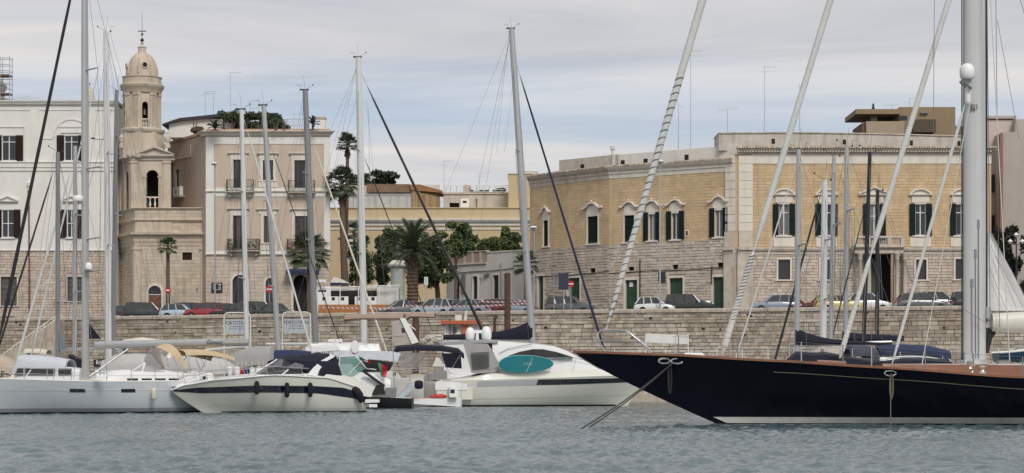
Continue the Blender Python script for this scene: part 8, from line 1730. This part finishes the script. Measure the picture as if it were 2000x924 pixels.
# red and white barrier tape
mt_ = bpy.data.materials.new('barrier_stripes'); mt_.use_nodes = True; n_ = mt_.node_tree; bs = n_.nodes['Principled BSDF']; wv = n_.nodes.new('ShaderNodeTexWave'); wv.bands_direction = 'DIAGONAL'; wv.inputs['Scale'].default_value = 2.6; tcn = n_.nodes.new('ShaderNodeTexCoord'); rp = n_.nodes.new('ShaderNodeValToRGB'); rp.color_ramp.interpolation = 'CONSTANT'; rp.color_ramp.elements[0].color = (.33, .05, .06, 1); rp.color_ramp.elements[1].color = (.6, .59, .58, 1); rp.color_ramp.elements[1].position = .5
n_.links.new(tcn.outputs['Object'], wv.inputs['Vector']); n_.links.new(wv.outputs[1], rp.inputs[0]); n_.links.new(rp.outputs[0], bs.inputs['Base Color']); MATS['barrier_stripes'] = mt_
for lb, pts, dd in (('lower striped barrier tape in front of the parked row', [(790, 597), (850, 599), (905, 598), (960, 597), (1040, 592)], 2.2), ('upper striped barrier tape before the low white doors', [(935, 589), (980, 590), (1042, 587)], 3.4), ('striped barrier tape along the timber bar front', [(624, 600), (680, 602), (770, 602)], 1.8)):
    m = MB(); P = [W(x, y, q_(x) + dd) for x, y in pts]; m.loft([[tuple(p + V(0, 0, .06)), tuple(p - V(0, 0, .06))] for p in P]); m.build('barrier_tape', mt_, None, label=lb, cat='barrier tape')
# marina boards
def marina_board(label, x0, x1, y0, D):
    fr = Frame.flat(D); z = fr.z; root = thing('marina_board', label, 'sign', fr.tf((fr.u((x0 + x1) / 2), 0, .7))); a, b = fr.u(x0), fr.u(x1); zt = z(0, y0)
    m = MB(fr); m.path([(a, 0, .7), (a, 0, zt - .3), (a + .08, 0, zt - .08), (a + .3, 0, zt), (b - .3, 0, zt), (b - .08, 0, zt - .08), (b, 0, zt - .3), (b, 0, .7)], .058, 8); m.build('tube_frame', m_gelc, root, True)
    m = MB(fr); m.box(a + .1, b - .1, -.03, .03, z(0, y0 + 41), z(0, y0 + 13)); p = m.build('panel', M('pale_blue_board', (.43, .46, .49), .5, .08, 1), root); bl = M('dark_print', (.05, .055, .06), .6)
    for s, dy, sz in (('PORTOTRANI', 23, .36), ('===== ======', 28.5, .19), ('======= =======', 33, .17)): text(fr, s, (a + b) / 2, .035, z(0, y0 + dy), sz, bl, p, sx=.82)
marina_board('left marina name board in a cream tube frame on the quay wall', 438, 489, 611, 150); marina_board('right marina name board in a cream tube frame on the quay wall', 552, 606, 610, 149)
# mooring piles and pipes
for lb, x, w, y0, D in (('tall rusty brown mooring pile left of the leaning sloop mast', 991, 6, 534, 154), ('short rusty mooring pile under the date palm', 812, 6.5, 616, 156)):
    m = MB(); p = W(x, y0, D); r = w * D / FPX; m.lathe((p.x, p.y, -2), [(r, 0), (r, p.z + 2), (r * .6, p.z + 2.05)], 14); m.build('mooring_pile', M('rusty_steel', (.085, .045, .03), .8, .3, 2), None, label=lb, cat='pile', smooth=True)
m = MB(); p = [W(966, 690, 155), W(966, 624, 155), W(967, 620, 155), W(971, 618, 155)]; m.path([tuple(q) for q in p], .12, 8); m.build('bent_pipe', MATS['rusty_steel'], None, label='bent rusty vent pipe in front of the quay wall', cat='pipe', smooth=True)
# white banner on the landing and stairs with handrail at the left
fr = Frame.flat(157); q = fr.rect(1261, 651.5, 1344, 669); t = thing('white_banner', 'blank white banner stretched on posts behind the dark yacht bow', 'banner', fr.tf((q[0], 0, .7))); m = MB(fr); m.loft([[(lerp(q[0], q[1], k / 8), .03 * math.sin(k * 1.7), q[2] - .12 * k / 8), (lerp(q[0], q[1], k / 8), .03 * math.sin(k * 1.7 + 1), q[3] - .12 * k / 8)] for k in range(9)]); m.build('sheet', m_whcloth, t, True)
for uu in (q[0], q[1]): m = MB(fr); m.tube((uu, -.05, .7), (uu, -.05, q[3]), .05, n=6); m.build('post', m_pwhite, t)
fr = Frame.flat(156); t = thing('dock_handrail', 'thin white double handrail along the landing behind the dark yacht', 'handrail', fr.tf((fr.u(1600), 0, .75)))
for y in (680, 686): m = MB(fr); m.tube((fr.u(1200), 0, fr.z(0, y)), (fr.u(2000), 0, fr.z(0, y)), .016, n=5); m.build('rail', m_pwhite, t)
for k in range(17): m = MB(fr); uu = lerp(fr.u(1200), fr.u(2000), k / 16); m.tube((uu, 0, .75), (uu, 0, fr.z(0, 680)), .025, n=5); m.build('post', m_pwhite, t)
fr = Frame.flat(186); t = thing('quay_stairs', 'stone stair with pale handrails climbing the quay wall at the far left', 'stairs', fr.tf((fr.u(50), 0, .7)))
for k in range(20): m = MB(fr); a = lerp(fr.u(-10), fr.u(118), k / 20); b = lerp(fr.u(-10), fr.u(118), (k + 1) / 20); zz = lerp(3.4, GZ, (k + 1) / 20); m.box(a, b, -1.2 - 6, .6, .5, zz); m.build('step', m_quay, t)
for o in (.5, -1.0):
    m = MB(fr); m.tube((fr.u(2), o, fr.z(2, 697)), (fr.u(116), o, fr.z(116, 614)), .05); m.tube((fr.u(2), o, fr.z(2, 705)), (fr.u(116), o, fr.z(116, 622)), .04); m.build('handrail', m_gelc, t)
    for k in range(6): x = 5 + 21 * k; m = MB(fr); m.tube((fr.u(x), o, fr.z(x, 697 - 83 * (x - 2) / 114)), (fr.u(x), o, fr.z(x, 722 - 83 * (x - 2) / 114)), .035); m.build('baluster_post', m_gelc, t)
# lamp cluster at the right
p = W(1985, 462, 170); t = thing('lantern_post', 'ornate triple lantern lamp post against the dark tree', 'street lamp', (p.x, p.y, GZ)); m = MB(); m.path([(p.x, p.y, GZ), (p.x, p.y, p.z)], [.09, .05], 8); m.path([(p.x - .45, p.y, p.z - .55), (p.x, p.y, p.z - .75), (p.x + .45, p.y, p.z - .55)], .03, 5); m.build('post', m_iron, t)
for dx, dz in ((0, .1), (-.5, -.45), (.5, -.45)): m = MB(); m.lathe((p.x + dx, p.y, p.z + dz), [(.08, -.15), (.14, 0), (.24, .02), (.1, .16), (.03, .24)], 10); m.build('lantern', m_pwhite, t, True)
# ---------------------------------------------------------------- aerials
def aerial(label, x, y0, y1, D, kind='yagi', sg=1):
    p, q = W(x, y0, D), W(x, y1, D); zb = BZR if x < 640 and x > 300 else q.z; t = thing('tv_aerial', label, 'aerial', (p.x, p.y, q.z), 'roof aerials'); m = MB(); m.tube(tuple(q), tuple(p), .03, .02, 5); m.build('pole', m_galv, t); m = MB(); s = D / FPX
    if kind == 'yagi':
        m.tube((p.x - .15 * sg, p.y, p.z - .05), (p.x + 1.1 * sg, p.y, p.z - .05), .018, n=4)
        for k in range(6): m.tube((p.x + sg * .2 * k, p.y - .25, p.z - .05), (p.x + sg * .2 * k, p.y + .25, p.z - .05), .012, n=4)
        m.tube((p.x - .4, p.y, p.z - .5), (p.x + .5, p.y, p.z - .46), .015, n=4)
    elif kind == 'comb':
        m.tube((p.x - .9, p.y, p.z - .15), (p.x + .9, p.y, p.z + .1), .018, n=4)
        for k in range(9): u = -.8 + .2 * k; m.tube((p.x + u, p.y, p.z - .3 + .03 * k), (p.x + u + .06, p.y, p.z + .15), .012, n=4)
    else:
        for k in range(9): m.box(p.x - .06, p.x + .06, p.y - .06, p.y + .06, lerp(q.z, p.z, .1 * k), lerp(q.z, p.z, .1 * k) + .03)
        m.tube((p.x, p.y, p.z - .4), (p.x + .5 * sg, p.y, p.z - .35), .02, n=4)
    m.build('elements', m_galv, t)
for a in (('comb aerial on the white palazzo roof', 42, 190, 200, 210, 'comb'), ('second comb aerial on the white palazzo roof beside the scaffold', 60, 192, 200, 211, 'comb'), ('left thin aerial on the penthouse', 401, 178, 232, 209), ('tilted aerial right of the thin penthouse one', 417, 182, 228, 209.5, 'yagi', -1), ('tall aerial above the roof pergola', 450, 141, 226, 210), ('short aerial over the pergola right part', 488, 196, 224, 208), ('comb aerial amid the pergola', 505, 210, 226, 209, 'comb'), ('aerial by the roof terrace railing', 574, 222, 257, 204),
          ('thin aerial on the roof room', 867, 314, 378, 229), ('low aerial behind the roof railing', 937, 337, 378, 231), ('tallest aerial on the left wing of the tufa palazzo', 1349, 99, 292, 190), ('plain whip aerial left of the tallest one', 1325, 200, 295, 190, 'mast'), ('small windmill-like aerial on the corner attic', 1421, 213, 262, 186, 'comb'), ('tall aerial with short boom on the corner attic', 1493, 130, 262, 186), ('lattice radio mast on the tufa palazzo roof', 1562, 163, 262, 187, 'mast'), ('comb aerial on the brown penthouse', 1742, 205, 213, 216, 'comb'), ('slim aerial on the brown penthouse', 1776, 192, 210, 217), ('slim aerial between the church tower and palazzo', 232, 196, 245, 214)):
    aerial(*a)
# ---------------------------------------------------------------- deck clutter between the boats
def root_of(key): return [o for o in bpy.data.objects if o.get('label', '').startswith(key)][0]
f = Frame.flat(132); rt = root_of('white flybridge boat')
plate(f, rt, [(764, 628), (783, 624), (803, 670), (770, 676)], 1.35, .05, 'side_canvas', M('fawn_screen', (.40, .36, .32), .9, .1, 2)); plate(f, rt, [(784, 641), (790, 641), (791, 650), (785, 650)], 1.37, .02, 'canvas_port', m_smoke)
plate(f, rt, [(596, 678), (660, 676), (664, 684), (598, 690)], 1.6, .3, 'deck_house', m_gel); plate(f, rt, [(640, 663), (668, 662), (668, 668), (642, 668)], .6, .5, 'life_raft', m_gel)
tubes(f, rt, [(600, 671, 690, 662), (610, 671, 610, 664), (640, 671, 640, 664), (748, 671, 760, 655), (760, 655, 790, 655), (720, 640, 720, 671), (655, 668, 655, 640)], 1.4, .016, 'rail', m_steel)
f = Frame.flat(139); rt = thing('white_launch', 'white open launch with bent tube helm rails beside the gangway', 'motor boat', f.tf((f.u(790), 0, 0)))
h = Hull(f, f.u(862), f.u(725), curve([(0, f.z(0, 752)), (.5, f.z(0, 748)), (1, f.z(0, 738))]), 2.6, zb=-.3, stem=.9, tr=.9); m = MB(f); h.skin(m, 22, 7); m.build('hull', m_gel, rt, True); m = MB(f); h.deck(m, 16, -.25, .9, .02); m.build('cockpit_floor', m_teakd, rt, True)
plate(f, rt, [(722, 752), (735, 726), (752, 720), (775, 728), (790, 745), (790, 756)], 1.0, 1.6, 'fore_cabin', m_gel); plate(f, rt, [(792, 752), (795, 733), (812, 730), (842, 734), (846, 752)], .7, 1.0, 'console', m_gelc); plate(f, rt, [(830, 732), (856, 722), (872, 724), (872, 745), (832, 748)], .9, 1.2, 'seat_back', m_gcloth)
for c in (796, 828): m = MB(f); m.path([P_(f, c + 9 * math.cos(t), 728 - 14 * math.sin(t), 1.1) for t in [math.pi * k / 12 for k in range(13)]], .018, 6); m.build('helm_rail', m_steel, rt, True)
tubes(f, rt, [(786, 724, 838, 724), (786, 724, 786, 745), (838, 724, 838, 745), (800, 724, 800, 745), (775, 715, 812, 690), (800, 735, 835, 700)], 1.05, .016, 'rail', m_steel)
f = Frame.flat(128.5); p = f.tf(P_(f, 818, 760, 0)); fender('round black ball fender hanging by the gangway', (p.x, p.y, p.z), .27, .55, m_ncloth, None, .5)
for i, (x, y, c, lb) in enumerate(((733, 752, m_pwhite, 'slim white fender at the launch bow'), (758, 756, m_ncloth, 'slim navy fender beside the grey bin'))): p = f.tf(P_(Frame.flat(128), x, y + 12, 1.7)); fender(lb, (p.x, p.y, p.z), .11, .5, c, None, .25)
t = thing('rope_heap', 'heap of pale ropes and nets on the workboat stern', 'ropes', tuple(W(850, 690, 150))); m = MB(); rd = random.Random(6)
for k in range(26): c = W(850 + rd.uniform(-17, 17), 672 + rd.uniform(-13, 10), 150); r_ = rd.uniform(.18, .5); m.path([(c.x + r_ * math.cos(a), c.y + .3 * math.sin(a * 2), c.z + .3 * r_ * math.sin(a)) for a in [6.28 * j / 9 for j in range(10)]], .05, 5)
m.build('coils', m_ropew, t, kind='stuff')
# left cluster
f = Frame.flat(118); rt = root_of('grey-masted sloop with a black'); plate(f, rt, [(134, 692), (142, 698), (163, 704), (163, 719), (134, 719)], .9, 1.4, 'sprayhood', m_ncloth)
f = Frame.flat(126); rt = root_of('white-masted sloop'); b = plate(f, rt, [(182, 703), (212, 700), (240, 702), (240, 716), (182, 717)], 1.3, .05, 'name_dodger', m_ncloth); text(f, 'RICE', f.u(199, 1.3), 1.31, f.z(199, 712, 1.3), .36, m_pwhite, b)
plate(f, rt, [(120, 680), (215, 676), (215, 681), (120, 686)], .2, .2, 'boom', m_alu)
f = Frame.flat(135); rt = root_of('sloop with a dark grey mast'); canopy(f, rt, [(48, 688, .8), (54, 681, 1.0), (80, 681, 1.0), (96, 684, .8)], MATS['cream_canvas'], 'cream_awning', .3); canopy(f, rt, [(205, 690, .9), (216, 668, 1.1), (232, 666, 1.1), (244, 680, .9)], m_gcloth, 'boom_tent', .6)
plate(Frame.flat(116), root_of('grey-masted sloop with a black'), [(116, 646), (127, 672), (129, 684), (116, 684)], .2, .03, 'limp_pennant', M('slate_cloth', (.16, .20, .23), .9))
rd = random.Random(12); f = Frame.flat(98); ty = root_of('long silver-white')
for k in range(9):                                              # anchor gear and pulpit fittings at the left edge
    m = MB(f); x, y = rd.uniform(-8, 22), rd.uniform(726, 742); q = P_(f, x, y, rd.uniform(-.4, .6)); m.path([q, (q[0] + rd.uniform(-.2, .2), q[1], q[2] + rd.uniform(.1, .3)), (q[0] + rd.uniform(.1, .35), q[1], q[2] + rd.uniform(0, .2))], rd.uniform(.02, .05), 5); m.build('bow_fitting', m_blackp if k % 2 else m_steel, ty)
for x, r_ in ((199, .11), (206, .09), (191, .12)): m = MB(f); q = P_(f, x, 735, .4); m.lathe(q, [(r_, 0), (r_ * .7, .05), (r_ * .6, .14), (r_, .2), (r_ * .3, .24)], 10); m.build('winch', m_pwhite, ty, True)
# boats glimpsed behind the dark yacht, right of its mast
f = Frame.flat(98); rt = thing('distant_dinghy', 'blue and white dinghy on davits right of the yacht mast', 'dinghy', f.tf((f.u(1985), 0, 0)))
h = Hull(f, f.u(1945), f.u(2060), curve([(0, f.z(0, 690)), (1, f.z(0, 680))]), 1.8, zb=f.z(0, 708), stem=.5, tr=.9); m = MB(f); h.skin(m, 16, 6); hu = m.build('hull', M('teal_blue_hull', (.02, .07, .13), .4), rt, True); m = MB(f)
for s_ in (1, -1): m.path(h.rail_path(0, 1, .02, 0, s_, 12), .05, 6)
m.build('gunwale', m_pwhite, hu, True)
for x0, y0, x1, y1 in ((1940, 720, 1990, 675), (1960, 735, 2010, 690)): m = MB(f); m.tube(P_(f, x0, y0, .4), P_(f, x1, y1, .4), .05); m.build('davit', m_galv, rt)
m = MB(f); m.box(f.u(1940), f.u(2070), -1.5, -.5, -.3, f.z(0, 712)); m.build('stern_block', m_gelg, rt)
S.cycles.max_bounces = 6; S.cycles.transparent_max_bounces = 12
